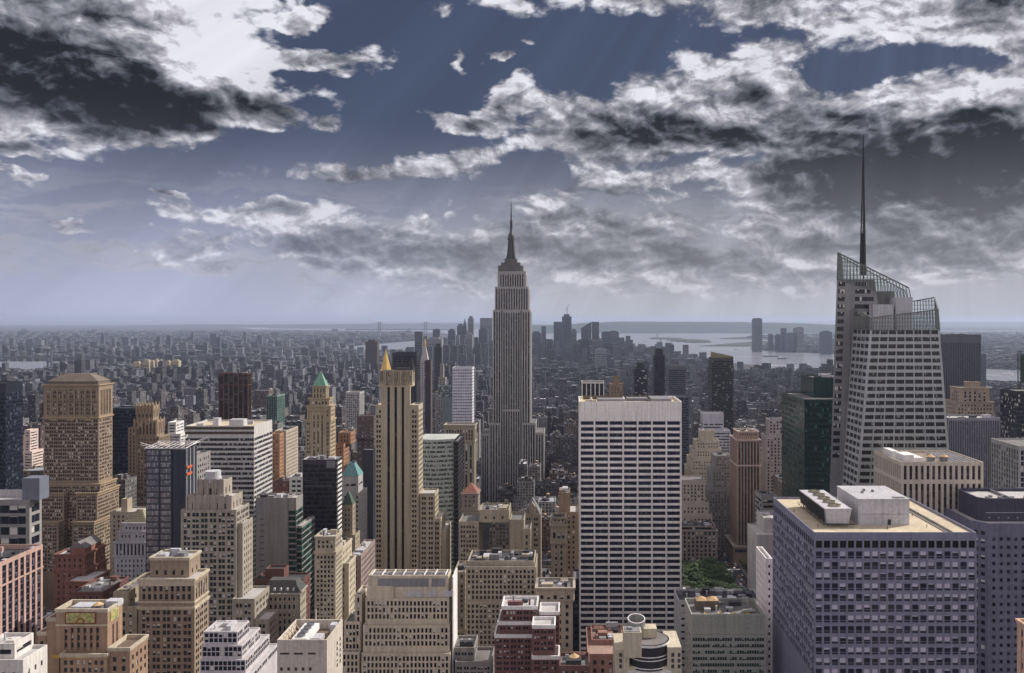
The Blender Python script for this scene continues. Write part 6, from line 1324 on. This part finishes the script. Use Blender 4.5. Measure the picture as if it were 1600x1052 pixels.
# ================================================================ cars
CARM = [mat('car_' + n_, c, .3, var=.02, streak=0, spec=.6) for n_, c in (('white', (.7, .7, .72)), ('black', (.02, .02, .022)), ('silver', (.35, .36, .38)), ('yellow', (.75, .45, .03)), ('red', (.35, .03, .03)), ('blue', (.04, .07, .18)))]
M_TYRE = mat('tyre_rubber', (.02, .02, .02)); M_CG = mat('car_glass', (.02, .025, .03), .08, var=0, streak=0, spec=.7)
def make_car(kind, ci):
    root = empty({'car': 'parked_car', 'van': 'delivery_van', 'taxi': 'taxi_cab'}[kind], (0, 0, 0), 'x', kind if kind != 'taxi' else 'taxi', 'traffic on the avenue beside the park')
    b = MB(); L, W, H = (5.8, 2.05, 2.5) if kind == 'van' else (4.6, 1.85, .95)
    prof = [(-L / 2, .35), (L / 2, .35), (L / 2, .75), (L / 2 - .1, H * .92), (L / 2 - 1.2 if kind != 'van' else -L / 2 + 1.3, H), (-L / 2 + (.9 if kind != 'van' else .95), H * (.97 if kind != 'van' else .95)), (-L / 2, H * (.8 if kind != 'van' else .42))]
    if kind == 'van': prof = [(-L / 2, .35), (L / 2, .35), (L / 2, H - .1), (L / 2 - .1, H), (-L / 2 + 1.5, H), (-L / 2 + .75, 1.35), (-L / 2, 1.15)]
    b.loft([(-W / 2, y, z) for y, z in prof], [(W / 2, y, z) for y, z in prof]); b.build('body', CARM[ci], root)
    b = MB()
    if kind != 'van':
        b.loft([(-W / 2 + .08, -1.25, H + .002), (W / 2 - .08, -1.25, H + .002), (W / 2 - .08, 1.55, H + .002), (-W / 2 + .08, 1.55, H + .002)], [(-W / 2 + .25, -.55, 1.42), (W / 2 - .25, -.55, 1.42), (W / 2 - .25, 1.0, 1.42), (-W / 2 + .25, 1.0, 1.42)])
        cb_ = b.build('cabin_glass', M_CG, root); b = MB(); b.box(-W / 2 + .27, W / 2 - .27, -.5, .95, 1.423, 1.46); sub(b, 'roof_panel', [CARM[ci]], cb_, root)
    else: b.box(-W / 2 + .2, W / 2 - .2, -L / 2 + .95, -L / 2 + 1.0, 1.5, 2.2); b.build('windscreen', M_CG, root)
    for sx in (-1, 1):
        for sy in (-1, 1):
            b = MB(); r = .34; x0 = sx * (W / 2 - .1); n = 10
            R = lambda x: [(x, sy * L * .31 + r * cos(2 * pi * i / n), r + r * sin(2 * pi * i / n)) for i in range(n)]
            b.loft(R(x0 - .11), R(x0 + .11)); b.build('wheel', M_TYRE, root)
    return root
def copy_tree(o, parent=None):
    c = o.copy(); col.objects.link(c); c.parent = parent
    for ch in list(o.children): copy_tree(ch, c)
    return c
CN = ['white', 'black', 'silver', 'yellow', 'red', 'blue']; protos = {}; rng = random.Random(11); cnt = {}
ORD30 = ['nearest', 'second nearest', 'third nearest', 'fourth nearest', 'fifth nearest', 'sixth nearest', 'seventh nearest', 'eighth nearest', 'ninth nearest', 'tenth nearest', 'eleventh nearest', 'twelfth nearest', 'thirteenth nearest', 'fourteenth nearest']
spots = []
for lane in range(4):
    y = 800 + rng.uniform(0, 8)
    while y < 1060:
        spots.append((AX0 + 7 + lane * 4.3 + rng.uniform(-.3, .3), y)); y += rng.uniform(7, 26)
spots.sort(key=lambda s: s[1])
for x, y in spots[:52]:
    kind = rng.choice(['car', 'car', 'car', 'van', 'taxi']); ci = 3 if kind == 'taxi' else (rng.choice([0, 0, 5]) if kind == 'van' else rng.choice([0, 1, 2, 2, 4, 5, 0]))
    cnt[(kind, ci)] = n_ = cnt.get((kind, ci), 0) + 1
    if n_ > 14: continue
    if (kind, ci) in protos: o = copy_tree(protos[(kind, ci)])
    else: o = protos[(kind, ci)] = make_car(kind, ci)
    o.location = (x, y, .02); o['label'] = {'car': CN[ci] + ' car', 'taxi': 'yellow taxi', 'van': CN[ci] + ' delivery van'}[kind] + ' on the avenue beside the park trees, ' + ORD30[n_ - 1] + ' of its kind'
# ================================================================ park trees
def leafmat(name, rgb):
    m = bpy.data.materials.new(name); m.use_nodes = True; T = m.node_tree; b = T.nodes['Principled BSDF']; b.inputs['Roughness'].default_value = .7
    g = nd(T, 'ShaderNodeNewGeometry'); c = mixc(T, g.outputs['Random Per Island'], tuple(t * .45 for t in rgb), tuple(t * 1.6 for t in rgb)); T.links.new(c, b.inputs['Base Color']); return m
M_LEAF = [leafmat('leaf_a', (.075, .125, .045)), leafmat('leaf_b', (.055, .095, .035)), leafmat('leaf_c', (.09, .14, .055))]; M_BARK = mat('bark', (.08, .06, .05))
def tree_mesh(seed, R=6.5, H=19):
    rng = random.Random(seed); t = MB(); t.cyl(0, 0, 0, H * .55, .45, .25, 8)
    cl = []
    for k in range(15):
        a = rng.uniform(0, 2 * pi); rr = R * .72 * sqrt(rng.random()); z = H * rng.uniform(.5, .93) - rr * .25; cl.append((rr * cos(a), rr * sin(a), z, rng.uniform(1.5, 2.7)))
        t.bar((0, 0, H * .45), (rr * cos(a), rr * sin(a), z), .12)
    c = MB()
    for (x, y, z, r) in cl:
        for k in range(190):
            u = Vector((rng.gauss(0, 1), rng.gauss(0, 1), rng.gauss(0, 1))).normalized(); q = Vector((x, y, z)) + u * r * rng.uniform(.65, 1.08)
            n_ = (u + Vector((rng.uniform(-.8, .8), rng.uniform(-.8, .8), rng.uniform(-.3, .9)))).normalized(); s = rng.uniform(.22, .48)
            p = n_.cross(Vector((rng.random(), rng.random(), rng.random()))).normalized() * s; w = n_.cross(p).normalized() * s * .7
            c.poly([q - p, q + w, q + p, q - w])
    return t, c
TP = []
for k in range(3):
    t, c = tree_mesh(k + 5); TP.append((t.mesh('trunk', [M_BARK]), c.mesh('crown', [M_LEAF[k]])))
def plant(x, y, s, i, label, group, name='park_tree'):
    root = empty(name, (x, y, 0), label, 'tree', group)
    for me, nm in zip(TP[i % 3], ('trunk', 'crown')): o = bpy.data.objects.new(nm, me); col.objects.link(o); o.parent = root
    root.scale = (s, s, s * (.92 + .16 * ((i * 7) % 5) / 5)); root.rotation_euler = (0, 0, i * 1.3); return root
rng = random.Random(4); i = 0
rowname = ['front row nearest the black roof', 'second row from the black roof', 'third row from the black roof', 'fourth row from the black roof', 'fifth row from the black roof', 'sixth row from the black roof', 'fourth row from the back', 'third row from the back', 'second row from the back', 'back row by the ornate block']
for r_ in range(10):
    y = 774 + r_ * 12.2 ; n_ = 0; x = 96 + (r_ % 2) * 4
    while x < 155:
        plant(x + rng.uniform(-1.5, 1.5), y + rng.uniform(-2, 2), rng.uniform(.8, 1.12), i, 'leafy park tree, ' + ORD[n_] + ' from the left in the ' + rowname[r_], 'trees of the small park'); i += 1; n_ += 1; x += rng.uniform(8, 10.5)
for k in range(7): plant(AX1 - 1.5, 800 + k * 19, .5, k, 'small street tree on the avenue pavement, ' + ORD[k] + ' from the near end', 'street trees along the avenue', 'street_tree')
# ================================================================ bridges, statue, boats
def bridge(name, label, a, b_, towers, ht, zd, w, m, cable=True):
    cx, cy = towers[0]; root = empty(name, (cx, cy, 0), label, 'bridge'); d = MB(); d.bar((*a, zd), (*b_, zd), w); d.build('deck', m, root)
    for (x, y) in towers:
        d = MB(); s = ht * .06
        for q in (-1, 1): d.box(x + q * s * 1.6 - s * .6, x + q * s * 1.6 + s * .6, y - s, y + s, -3, ht)
        for z in (.98, .7, .4): d.box(x - s, x + s, y - s * .8, y + s * .8, ht * z - s, ht * z)
        d.build('bridge_tower', m, root)
    d = MB(); T2 = towers if len(towers) > 1 else [towers[0], b_]
    (xa, ya), (xb, yb_) = towers[0], towers[-1]
    prev = None
    for k in range(25):
        t = k / 24; z = zd + (ht - zd) * (1 - 4 * t * (1 - t)) + 3; p = (xa + (xb - xa) * t, ya + (yb_ - ya) * t, z)
        if prev: d.bar(prev, p, w * .25); d.bar(p, (p[0], p[1], zd), w * .07)
        prev = p
    d.bar((xa, ya, ht), (*a, zd), w * .25); d.bar((xb, yb_, ht), (*b_, zd), w * .25); d.build('cable', m, root); return root
MB_ = mat('bridge_steel', (.10, .11, .14)); 
X1_, Y1_ = gp(67, 577); bridge('suspension_bridge', 'steel suspension bridge over the river at the far left', (X1_ + 900, Y1_ + 500), (X1_ - 1100, Y1_ + 500), [(X1_, Y1_ + 60), (X1_ - 700, Y1_ + 100)], 100, 40, 6, MB_)
bridge('suspension_bridge', 'pale suspension bridge left of the river inlet, above the green pyramid tower', (wx(530, 6600), 6500), (wx(410, 7200), 7100), [(wx(503, 6600), 6600), (wx(450, 6900), 6900)], 104, 42, 7, mat('bridge_pale', (.22, .23, .26)))
bridge('suspension_bridge', 'faint twin-towered suspension bridge on the horizon left of centre', (wx(540, 17000), 17000), (wx(720, 17000), 17000), [(wx(593, 17000), 17000), (wx(665, 17000), 17000)], 215, 70, 9, MB_)
sx, sy = gp(1027, 528.4); root = empty('statue', (sx, sy, 3), 'tiny robed statue with raised arm on its island in the harbour', 'statue'); b = MB()
b.box(sx - 28, sx + 28, sy - 28, sy + 28, 3, 12); b.pyramid(sx - 12, sx + 12, sy - 12, sy + 12, 12, 47, .75); b.build('pedestal', W_LGREY, root)
b = MB(); b.cyl(sx, sy, 47, 70, 7, 5, 10); b.cyl(sx, sy, 70, 78, 5, 2.4, 10); b.cyl(sx, sy, 78.5, 83, 2.2, 2.4, 8); b.bar((sx - 3.5, sy, 75), (sx - 6.5, sy, 90), 1.3); b.cyl(sx - 6.5, sy, 90, 94, 1.6, .5, 8); b.build('figure', W_COPPER, root)
M_WAKE = basemat('wake_foam', (.7, .72, .75), .6, .05, .3)
for px, py, L, lab in [(1008, 533.4, 60, 'white ferry left of the statue island'), (1056, 556.5, 70, 'dark barge below the statue, near the shore'), (1060, 549.5, 40, 'small tug in the middle of the harbour'), (1222, 560.3, 60, 'dark barge right of the golden-capped black tower'), (1204, 556.5, 110, 'long dark ship near the waterfront towers'), (1150, 545.5, 40, 'small white boat trailing a long wake'), (1262, 570, 40, 'white boat just left of the crystal tower'), (1575, 585, 50, 'white ferry on the river at the far right'), (641, 536, 50, 'white ferry in the river inlet left of downtown'), (1240, 575, 36, 'smallest boat near the right shore of the harbour')]:
    x, y = gp(px, py); dark = 'dark' in lab or 'tug' in lab; root = empty('boat', (x, y, -4), lab, 'boat', 'boats on the water')
    if py < 551 and px < 700: root.location.z = 1.2
    z0 = root.location.z; b = MB(); b.loft([(x - L / 2, y - 5, z0), (x + L * .35, y - 5, z0), (x + L / 2, y, z0), (x + L * .35, y + 5, z0), (x - L / 2, y + 5, z0)], [(x - L / 2 - 1, y - 6, z0 + 6), (x + L * .38, y - 6, z0 + 6), (x + L / 2 + 4, y, z0 + 7), (x + L * .38, y + 6, z0 + 6), (x - L / 2 - 1, y + 6, z0 + 6)]); b.build('hull', M_DARKM if dark else M_WHITE, root)
    b = MB(); b.box(x - L * .35, x + (L * .2 if not dark else -L * .15), y - 4, y + 4, z0 + 7.1, z0 + (12 if not dark else 13)); b.build('deckhouse', M_WHITE, root)
    if not dark or 'ship' in lab:
        b = MB(); b.poly([(x - L / 2, y - 3, z0 + .15), (x - L / 2, y + 3, z0 + .15), (x - L / 2 - L * 7, y + 60, z0 + .15), (x - L / 2 - L * 7, y + 25, z0 + .15)][::-1]); b.build('wake', M_WAKE, root)
# ================================================================ the carpet of ordinary buildings
def citymat():
    m = bpy.data.materials.new('city_wall'); m.use_nodes = True; T = m.node_tree; b = T.nodes['Principled BSDF']; b.inputs['Roughness'].default_value = .85; b.inputs['Specular IOR Level'].default_value = .25
    at = nd(T, 'ShaderNodeAttribute', attribute_name='tint'); uv = nd(T, 'ShaderNodeUVMap'); uv.uv_map = 'UVMap'; sp = nd(T, 'ShaderNodeSeparateXYZ'); T.links.new(uv.outputs[0], sp.inputs[0]); U, V, _ = sp.outputs
    g = nd(T, 'ShaderNodeNewGeometry'); gs = nd(T, 'ShaderNodeSeparateXYZ'); T.links.new(g.outputs['Normal'], gs.inputs[0])
    u = mth(T, 'FRACT', U); v = mth(T, 'FRACT', V)
    win = mth(T, 'MULTIPLY', mth(T, 'MULTIPLY', mth(T, 'GREATER_THAN', u, .22), mth(T, 'LESS_THAN', u, .76)), mth(T, 'MULTIPLY', mth(T, 'GREATER_THAN', v, .2), mth(T, 'LESS_THAN', v, .78)))
    cb = nd(T, 'ShaderNodeCombineXYZ'); put(T, cb.inputs[0], mth(T, 'FLOOR', U)); put(T, cb.inputs[1], mth(T, 'FLOOR', V)); wn = nd(T, 'ShaderNodeTexWhiteNoise', noise_dimensions='3D'); T.links.new(cb.outputs[0], wn.inputs['Vector'])
    wc = mixc(T, mth(T, 'POWER', wn.outputs['Value'], 4.0), (.008, .009, .013), (.34, .34, .36))
    roof = mth(T, 'GREATER_THAN', gs.outputs[2], .5); win = mth(T, 'MULTIPLY', win, mth(T, 'SUBTRACT', 1.0, roof))
    n = nd(T, 'ShaderNodeTexNoise'); n.inputs['Scale'].default_value = .12; n.inputs['Detail'].default_value = 6; T.links.new(g.outputs['Position'], n.inputs[0])
    f = mth(T, 'MULTIPLY_ADD', mth(T, 'SUBTRACT', n.outputs['Fac'], .5), 1.3, 1.0); c3 = nd(T, 'ShaderNodeCombineXYZ')
    for s in c3.inputs: put(T, s, f)
    base = mixc(T, 1.0, at.outputs['Color'], c3.outputs[0], 'MULTIPLY')
    c = mixc(T, win, base, wc); T.links.new(c, b.inputs['Base Color']); return m
M_CITY = citymat()
import numpy as np
PAL = [(.155, .135, .125), (.11, .095, .09), (.21, .185, .165), (.08, .076, .08), (.155, .15, .155), (.26, .245, .24), (.13, .078, .068), (.17, .105, .08), (.06, .058, .062), (.30, .29, .29), (.12, .118, .13), (.20, .165, .13)]
PALN = ['taupe', 'dark brown', 'beige', 'charcoal', 'grey', 'pale stone', 'red brick', 'rust brick', 'near black', 'off-white', 'slate grey', 'sandy']
RPAL = [(.05, .05, .055), (.08, .08, .085), (.11, .11, .115), (.16, .16, .17), (.30, .30, .32), (.035, .035, .04), (.07, .065, .062), (.62, .61, .62)]
RNM = ['black', 'dark grey', 'grey', 'mid-grey', 'pale grey', 'tarry', 'gravel', 'white']
class City:
    def __init__(s): s.v = []; s.f = []; s.uv = []; s.c = []
    def box(s, x0, x1, y0, y1, z0, z1, wc, rc):
        k = len(s.v); s.v += [(x0, y0, z0), (x1, y0, z0), (x1, y1, z0), (x0, y1, z0), (x0, y0, z1), (x1, y0, z1), (x1, y1, z1), (x0, y1, z1)]
        W, Dp, H = max(1, round((x1 - x0) / 3.4)), max(1, round((y1 - y0) / 3.4)), max(1, round((z1 - z0) / 3.5)); o = (x0 * .37) // 1 * 7.0
        for f, n in (((0, 1, 5, 4), W), ((1, 2, 6, 5), Dp), ((2, 3, 7, 6), W), ((3, 0, 4, 7), Dp)):
            s.f.append(tuple(k + i for i in f)); s.uv += [(o, 0), (o + n, 0), (o + n, H), (o, H)]; s.c += [wc] * 4
        s.f.append((k + 4, k + 5, k + 6, k + 7)); s.uv += [(0, 0)] * 4; s.c += [rc] * 4
    def mesh(s, name, org=(0, 0, 0)):
        me = bpy.data.meshes.new(name); v = np.array(s.v, dtype=np.float32) - np.array(org, dtype=np.float32)
        me.vertices.add(len(v)); me.vertices.foreach_set('co', v.ravel()); f = np.array(s.f, dtype=np.int32); me.loops.add(f.size); me.loops.foreach_set('vertex_index', f.ravel())
        me.polygons.add(len(f)); me.polygons.foreach_set('loop_start', np.arange(0, f.size, 4, dtype=np.int32))
        me.update(calc_edges=True); ul = me.uv_layers.new(name='UVMap'); ul.data.foreach_set('uv', np.array(s.uv, dtype=np.float32).ravel())
        ca = me.color_attributes.new('tint', 'FLOAT_COLOR', 'CORNER'); ca.data.foreach_set('color', np.hstack([np.array(s.c, dtype=np.float32), np.ones((len(s.c), 1), dtype=np.float32)]).ravel())
        me.materials.append(M_CITY); me.validate(); me.shade_flat(); return me
rng = random.Random(21)
fp = [(a - 2, b_ + 2, c - 2, d + 2) for a, b_, c, d, _, _ in FOOT]
grid = {}
for q in fp:
    for gx in range(int(q[0] // 100), int(q[1] // 100) + 1):
        for gy in range(int(q[2] // 100), int(q[3] // 100) + 1): grid.setdefault((gx, gy), []).append(q)
def free(x0, x1, y0, y1):
    for gx in range(int(x0 // 100), int(x1 // 100) + 1):
        for gy in range(int(y0 // 100), int(y1 // 100) + 1):
            for q in grid.get((gx, gy), ()):
                if x0 < q[1] and x1 > q[0] and y0 < q[3] and y1 > q[2]: return False
    return True
def inpoly(x, y, P):
    c = False; n = len(P)
    for i in range(n):
        (xa, ya), (xb, yb_) = P[i], P[(i + 1) % n]
        if (ya > y) != (yb_ > y) and x < (xb - xa) * (y - ya) / (yb_ - ya) + xa: c = not c
    return c
RIV = [[gp(518, 543), gp(560, 549), gp(600, 550), gp(650, 548), gp(720, 541), gp(720, 532), gp(650, 533), gp(600, 537), gp(565, 540)], [gp(-200, 592), gp(20, 585), gp(60, 578), gp(90, 572), gp(145, 569), gp(140, 564), gp(70, 565), gp(-200, 566)]]
AVE = [-2020, -1800, -1580, -1350, -1130, -900, -700, -520, -380, -240, -100, 170.5, 458, 738, 1018, 1298, 1578, 1850]
def onave(x0, x1, y): return any(x0 < a + 12.5 and x1 > a - 12.5 for a in AVE) if y < 3600 else False
cands = []
def add(x0, x1, y0, y1, h):
    cands.append((x0, x1, y0, y1, h))
# blocks between numbered streets, lots side by side
y = 300.0
while y < 3600:
    for row in (0, 1):
        yy = y + 8 + row * 33
        px_l = (-60 - VX) * (yy + 30) / F; px_r = (1660 - VX) * (yy + 30) / F
        x = max(px_l, -2600)
        while x < min(px_r, 2000):
            w = rng.choice([9, 12, 15, 18, 23, 30] if 640 < yy < 2300 and -140 < x < 60 else [14, 18, 22, 28, 34]); d = rng.uniform(24, 32)
            if not onave(x, x + w, yy) and inpoly(x, yy, main) and free(x, x + w - .4, yy, yy + d) and not (88 < x + w and x < 160 and 755 < yy + d and yy < 899):
                core = max(0, 1 - abs(yy - 1100) / 900)
                h = rng.choice([16, 20, 24, 30, 36, 45, 58]) * (1 + .9 * core) + rng.uniform(0, 8)
                if rng.random() < .08: h += rng.uniform(15, 45)
                if x > 190 and yy > 700: h = min(h, 95)
                if yy > 1900 and rng.random() < .012: h += rng.uniform(20, 50)
                pyt = VY - F * (h - CAMZ) / yy     # keep the landmarks clear
                if yy < 460: h = min(h, 70)
                if yy > 2700 and x > 1150: h = min(h, 14)
                pm = VX + F * (x + w / 2) / yy
                if 1040 < pm < 1215 and yy < 850: h = min(h, 258 - 436 * yy / F)
                if 600 < yy < 1250 and -90 < x < 20: h = min(h, rng.uniform(26, 52)) if yy < 850 else min(max(h, 30), rng.uniform(36, 72))
                if abs(x - 172) < 40 and yy < 1300: h = min(h, 55)
                add(x, x + w - .4, yy, yy + d, h)
            x += w
    y += 80
y = 3600.0
while y < 9000:
    st_ = 34 + (y - 3600) / 110; x = (-60 - VX) * y / F
    while x < (1100 - VX) * y / F + (900 if y < 4300 else 0):
        w = st_ * rng.uniform(.5, .95)
        if rng.random() < .86 and inpoly(x + w / 2, y, main) and not any(inpoly(x + w / 2, y + 10, r) for r in RIV) and free(x, x + w, y, y + w * .9):
            h = rng.choice([9, 12, 14, 18, 22, 30]) + (rng.uniform(20, 45) if rng.random() < .05 else 0)
            if x > -300 and y > 4300 and y < 7600: h *= 1.8
            pxx = VX + F * x / y
            if 4400 < y < 6400 and 650 < pxx < 985 and rng.random() < .22: h = rng.uniform(55, 150)
            if pxx > 1480 or pxx < 170 and y < 4700: h = min(h, 9)
            add(x, x + w, y, y + w * rng.uniform(.5, .9), h)
        x += st_
    y += st_ * 1.15
far_c = []
y = 9000.0
while y < 19000:
    st_ = 95 + (y - 9000) / 60; x = (-60 - VX) * y / F
    while x < (660 - VX) * y / F:
        w = st_ * rng.uniform(.3, .8)
        if rng.random() < .7 and inpoly(x, y, main) and not any(inpoly(x + w / 2, y + 10, r) for r in RIV): far_c.append((x, x + w, y, y + w * .5, rng.choice([8, 10, 14, 18, 24]) + (rng.uniform(20, 50) if rng.random() < .04 else 0)))
        x += st_
    y += st_
NJP = [gp(1760, 580), gp(1640, 579), gp(1536, 575), gp(1420, 565), gp(1310, 552), gp(1260, 551), gp(1215, 549), gp(1172, 545), gp(1240, 531), gp(1150, 527), gp(1300, 522), gp(1400, 519), gp(1700, 517)]
for k in range(5200):
    px, py = rng.uniform(1165, 1640), 521 + 57 * rng.random() ** .8; x, y = gp(px, py)
    if inpoly(x, y, NJP): w = rng.uniform(18, 60) * (y / 6500); far_c.append((x, x + w, y, y + w * .7, rng.choice([8, 10, 12, 15, 20, 26])))
def project(c):
    x0, x1, y0, y1, h = c; top = VY - F * (h - CAMZ) / y0; l, r = VX + F * x0 / y0, VX + F * x1 / y0
    if r < 0 or l > 1600 or top > 1052: return 0
    # quick occlusion guess against the landmarks in front
    vis = 0
    for fx in (.15, .5, .85):
        pxx = l + (r - l) * fx; ok = True
        for (a, b_, cc, dd, z0, z1) in FOOT:
            if cc < y0 and VX + F * a / cc < pxx < VX + F * b_ / cc and VY - F * (z1 - CAMZ) / cc < top + 1.5: ok = False; break
        vis += ok
    return (r - l) * min(h * F / y0, 40) * vis / 3
near = [c for c in cands if c[2] < 2600]
near.sort(key=project, reverse=True)
INDIV = [c for c in near[:300] if project(c) > 0]; iset = set(INDIV)
LM = [(40, 'the navy tower at the left edge'), (118, 'the massive brown gothic tower'), (228, 'the spiked crown tower'), (345, 'the striped office block'), (365, 'the bronze ribbed tower'), (500, 'the green pyramid tower'), (618, 'the cream striped tower'), (722, 'the slender white gridded tower'), (798, 'the spired giant'), (872, 'the gap beside the white grid tower'), (985, 'the white grid tower'), (1128, 'the golden-capped black tower'), (1170, 'the rose ribbed tower'), (1212, 'the pale ribbed tower'), (1260, 'the green glass block'), (1400, 'the crystal tower'), (1520, 'the pinstriped tower'), (1590, 'the right edge')]
NUMW = ORD + ['seventeenth', 'eighteenth', 'nineteenth', 'twentieth'] + ['twenty-' + w for w in ORD[:9]] + ['thirtieth'] + ['thirty-' + w for w in ORD[:9]]
def city_block(C, c, rng, detail=True):
    x0, x1, y0, y1, h = c; i = rng.randrange(len(PAL)); j = rng.choice([0, 0, 1, 1, 2, 2, 3, 3, 3, 4, 4, 5, 6, 7]); k = rng.uniform(.75, 1.25) * (1.0 if y0 < 1200 else (.85 if y0 < 2400 else .62)); f_ = 0 if y0 < 900 else min(.75, (y0 - 900) / 2500); gr = sum(PAL[i]) / 3  # far blocks darkened with distance: cloud shade over them put into the colour
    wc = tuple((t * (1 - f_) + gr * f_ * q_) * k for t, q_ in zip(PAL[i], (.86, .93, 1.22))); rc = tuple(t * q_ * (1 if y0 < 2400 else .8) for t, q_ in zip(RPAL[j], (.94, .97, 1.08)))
    w, d = x1 - x0, y1 - y0; feat = 'flat'
    z = h
    if detail and h > 40 and w > 15 and rng.random() < .5:
        C.box(x0, x1, y0, y1, 0, h * .7, wc, rc); e = w * rng.uniform(.1, .22); C.box(x0 + e, x1 - e, y0 + e * .6, y1 - e * .6, h * .7, h, wc, rc); x0 += e; x1 -= e; y0 += e * .6; y1 -= e * .6; feat = 'stepped'
    else: C.box(x0, x1, y0, y1, 0, h, wc, rc)
    if detail:
        t = .5
        for q in ((x0, x1, y0, y0 + t), (x0, x1, y1 - t, y1), (x0, x0 + t, y0 + t + .01, y1 - t - .01), (x1 - t, x1, y0 + t + .01, y1 - t - .01)): C.box(*q, z + .003, z + 1.1, wc, wc)
    if y0 < 6000:
        for n_ in range((rng.randint(4, 9) if y0 < 1500 else rng.randint(1, 5)) if y0 < 3600 else 1):
            a, b_ = rng.uniform(x0 + 1, x1 - 5), rng.uniform(y0 + 1, max(y0 + 1.1, y1 - 6)); s = rng.uniform(1.5, min(6, w * .3)); zz = rng.uniform(1.5, 5); cc = rng.choice(RPAL); C.box(a, min(a + s, x1 - .6), b_, min(b_ + s * 1.2, y1 - .6), z + .006, z + zz + n_ * .11, rng.choice([wc, cc]), rng.choice(RPAL))
    return PALN[i], RNM[j], feat
seen = {}
for c in sorted(INDIV, key=lambda c: c[2]):
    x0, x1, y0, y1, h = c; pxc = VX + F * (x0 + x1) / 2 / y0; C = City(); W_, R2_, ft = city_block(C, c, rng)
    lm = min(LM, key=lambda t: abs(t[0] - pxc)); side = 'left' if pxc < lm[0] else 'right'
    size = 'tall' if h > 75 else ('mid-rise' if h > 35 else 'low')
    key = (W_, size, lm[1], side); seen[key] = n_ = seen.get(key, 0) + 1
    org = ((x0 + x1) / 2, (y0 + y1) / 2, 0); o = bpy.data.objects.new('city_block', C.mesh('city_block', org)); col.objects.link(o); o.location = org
    lab = '%s %s block %s of %s, %s nearest' % (size, W_, side, lm[1], NUMW[n_ - 1])
    tag(o, lab, 'building', 'ordinary blocks of the city carpet')
# duplicates of wording get an order by distance
labs = {}
for o in [o for o in bpy.data.objects if o.name.startswith('city_block')]: labs.setdefault(o['label'], []).append(o)
for l, os_ in labs.items():
    if len(os_) > 1:
        for n_, o in enumerate(sorted(os_, key=lambda o: o.location.y)): o['label'] = l.replace(' block', '', 1) if False else ' '.join(l.split()[:13]).rstrip(',') + ', ' + NUMW[n_] + ' in depth'
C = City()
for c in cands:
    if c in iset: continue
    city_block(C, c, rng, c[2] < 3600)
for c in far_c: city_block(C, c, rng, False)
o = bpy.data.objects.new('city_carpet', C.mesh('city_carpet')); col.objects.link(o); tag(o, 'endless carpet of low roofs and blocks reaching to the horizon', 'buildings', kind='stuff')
# water tanks on ordinary roofs
rng = random.Random(8); n_ = 0
for c in sorted(INDIV, key=lambda c: c[2]):
    if c[2] < 1350 and rng.random() < .4 and n_ < 40:
        x0, x1, y0, y1, h = c; 
        if x1 - x0 < 12: continue
        n_ += 1; pxc = VX + F * (x0 + x1) / 2 / y0; lm = min(LM, key=lambda t: abs(t[0] - pxc)); side = 'left' if pxc < lm[0] else 'right'
        k_ = ('t', side, lm[1]); seen[k_] = q = seen.get(k_, 0) + 1
        water_tank((x0 + x1) / 2 + rng.uniform(-2, 2), (y0 + y1) / 2, h + .01, rng.uniform(1.6, 2.1), '%s conical rooftop tank %s of %s' % (NUMW[q - 1] + ' nearest', side, lm[1]), leg=3.2)
# tree clumps far off
b = MB(); rng = random.Random(2)
def blobs(px0, px1, py0, py1, n, s):
    for k in range(n):
        x, y = gp(rng.uniform(px0, px1), rng.uniform(py0, py1))
        r = s * rng.uniform(.5, 1.2)
        for m_ in range(7): dx, dy = rng.uniform(-r, r) * 1.6, rng.uniform(-r, r) * 1.6; b.cyl(x + dx, y + dy, 0, r * rng.uniform(.8, 1.4), r * .8, r * .3, 6, rot=rng.random())
blobs(130, 420, 545, 553, 260, 9); blobs(0, 600, 516, 524, 500, 14); blobs(1320, 1600, 518, 540, 400, 12); blobs(1030, 1110, 531, 534, 40, 9); blobs(250, 420, 588, 600, 120, 6)
o = b.build('distant_woods', M_LEAF[1]); tag(o, 'dark belts of distant trees between the far low roofs', 'trees', kind='stuff')
# ================================================================ haze
hz = MB(); hz.box(-45000, 45000, -3200, 60000, -6, wz(205, 556) + 6)
o = hz.build('haze', bpy.data.materials.new('haze_air')); o['kind'] = 'stuff'; o['label'] = 'thin pale blue haze over the whole city'; o['category'] = 'haze'
hm = o.data.materials[0]; hm.use_nodes = True; T = hm.node_tree; T.nodes.clear(); pv = nd(T, 'ShaderNodeVolumePrincipled'); pv.inputs['Density'].default_value = 3.0e-5; pv.inputs['Color'].default_value = (.60, .72, 1.0, 1); pv.inputs['Anisotropy'].default_value = .2
mo = nd(T, 'ShaderNodeOutputMaterial'); T.links.new(pv.outputs[0], mo.inputs['Volume'])
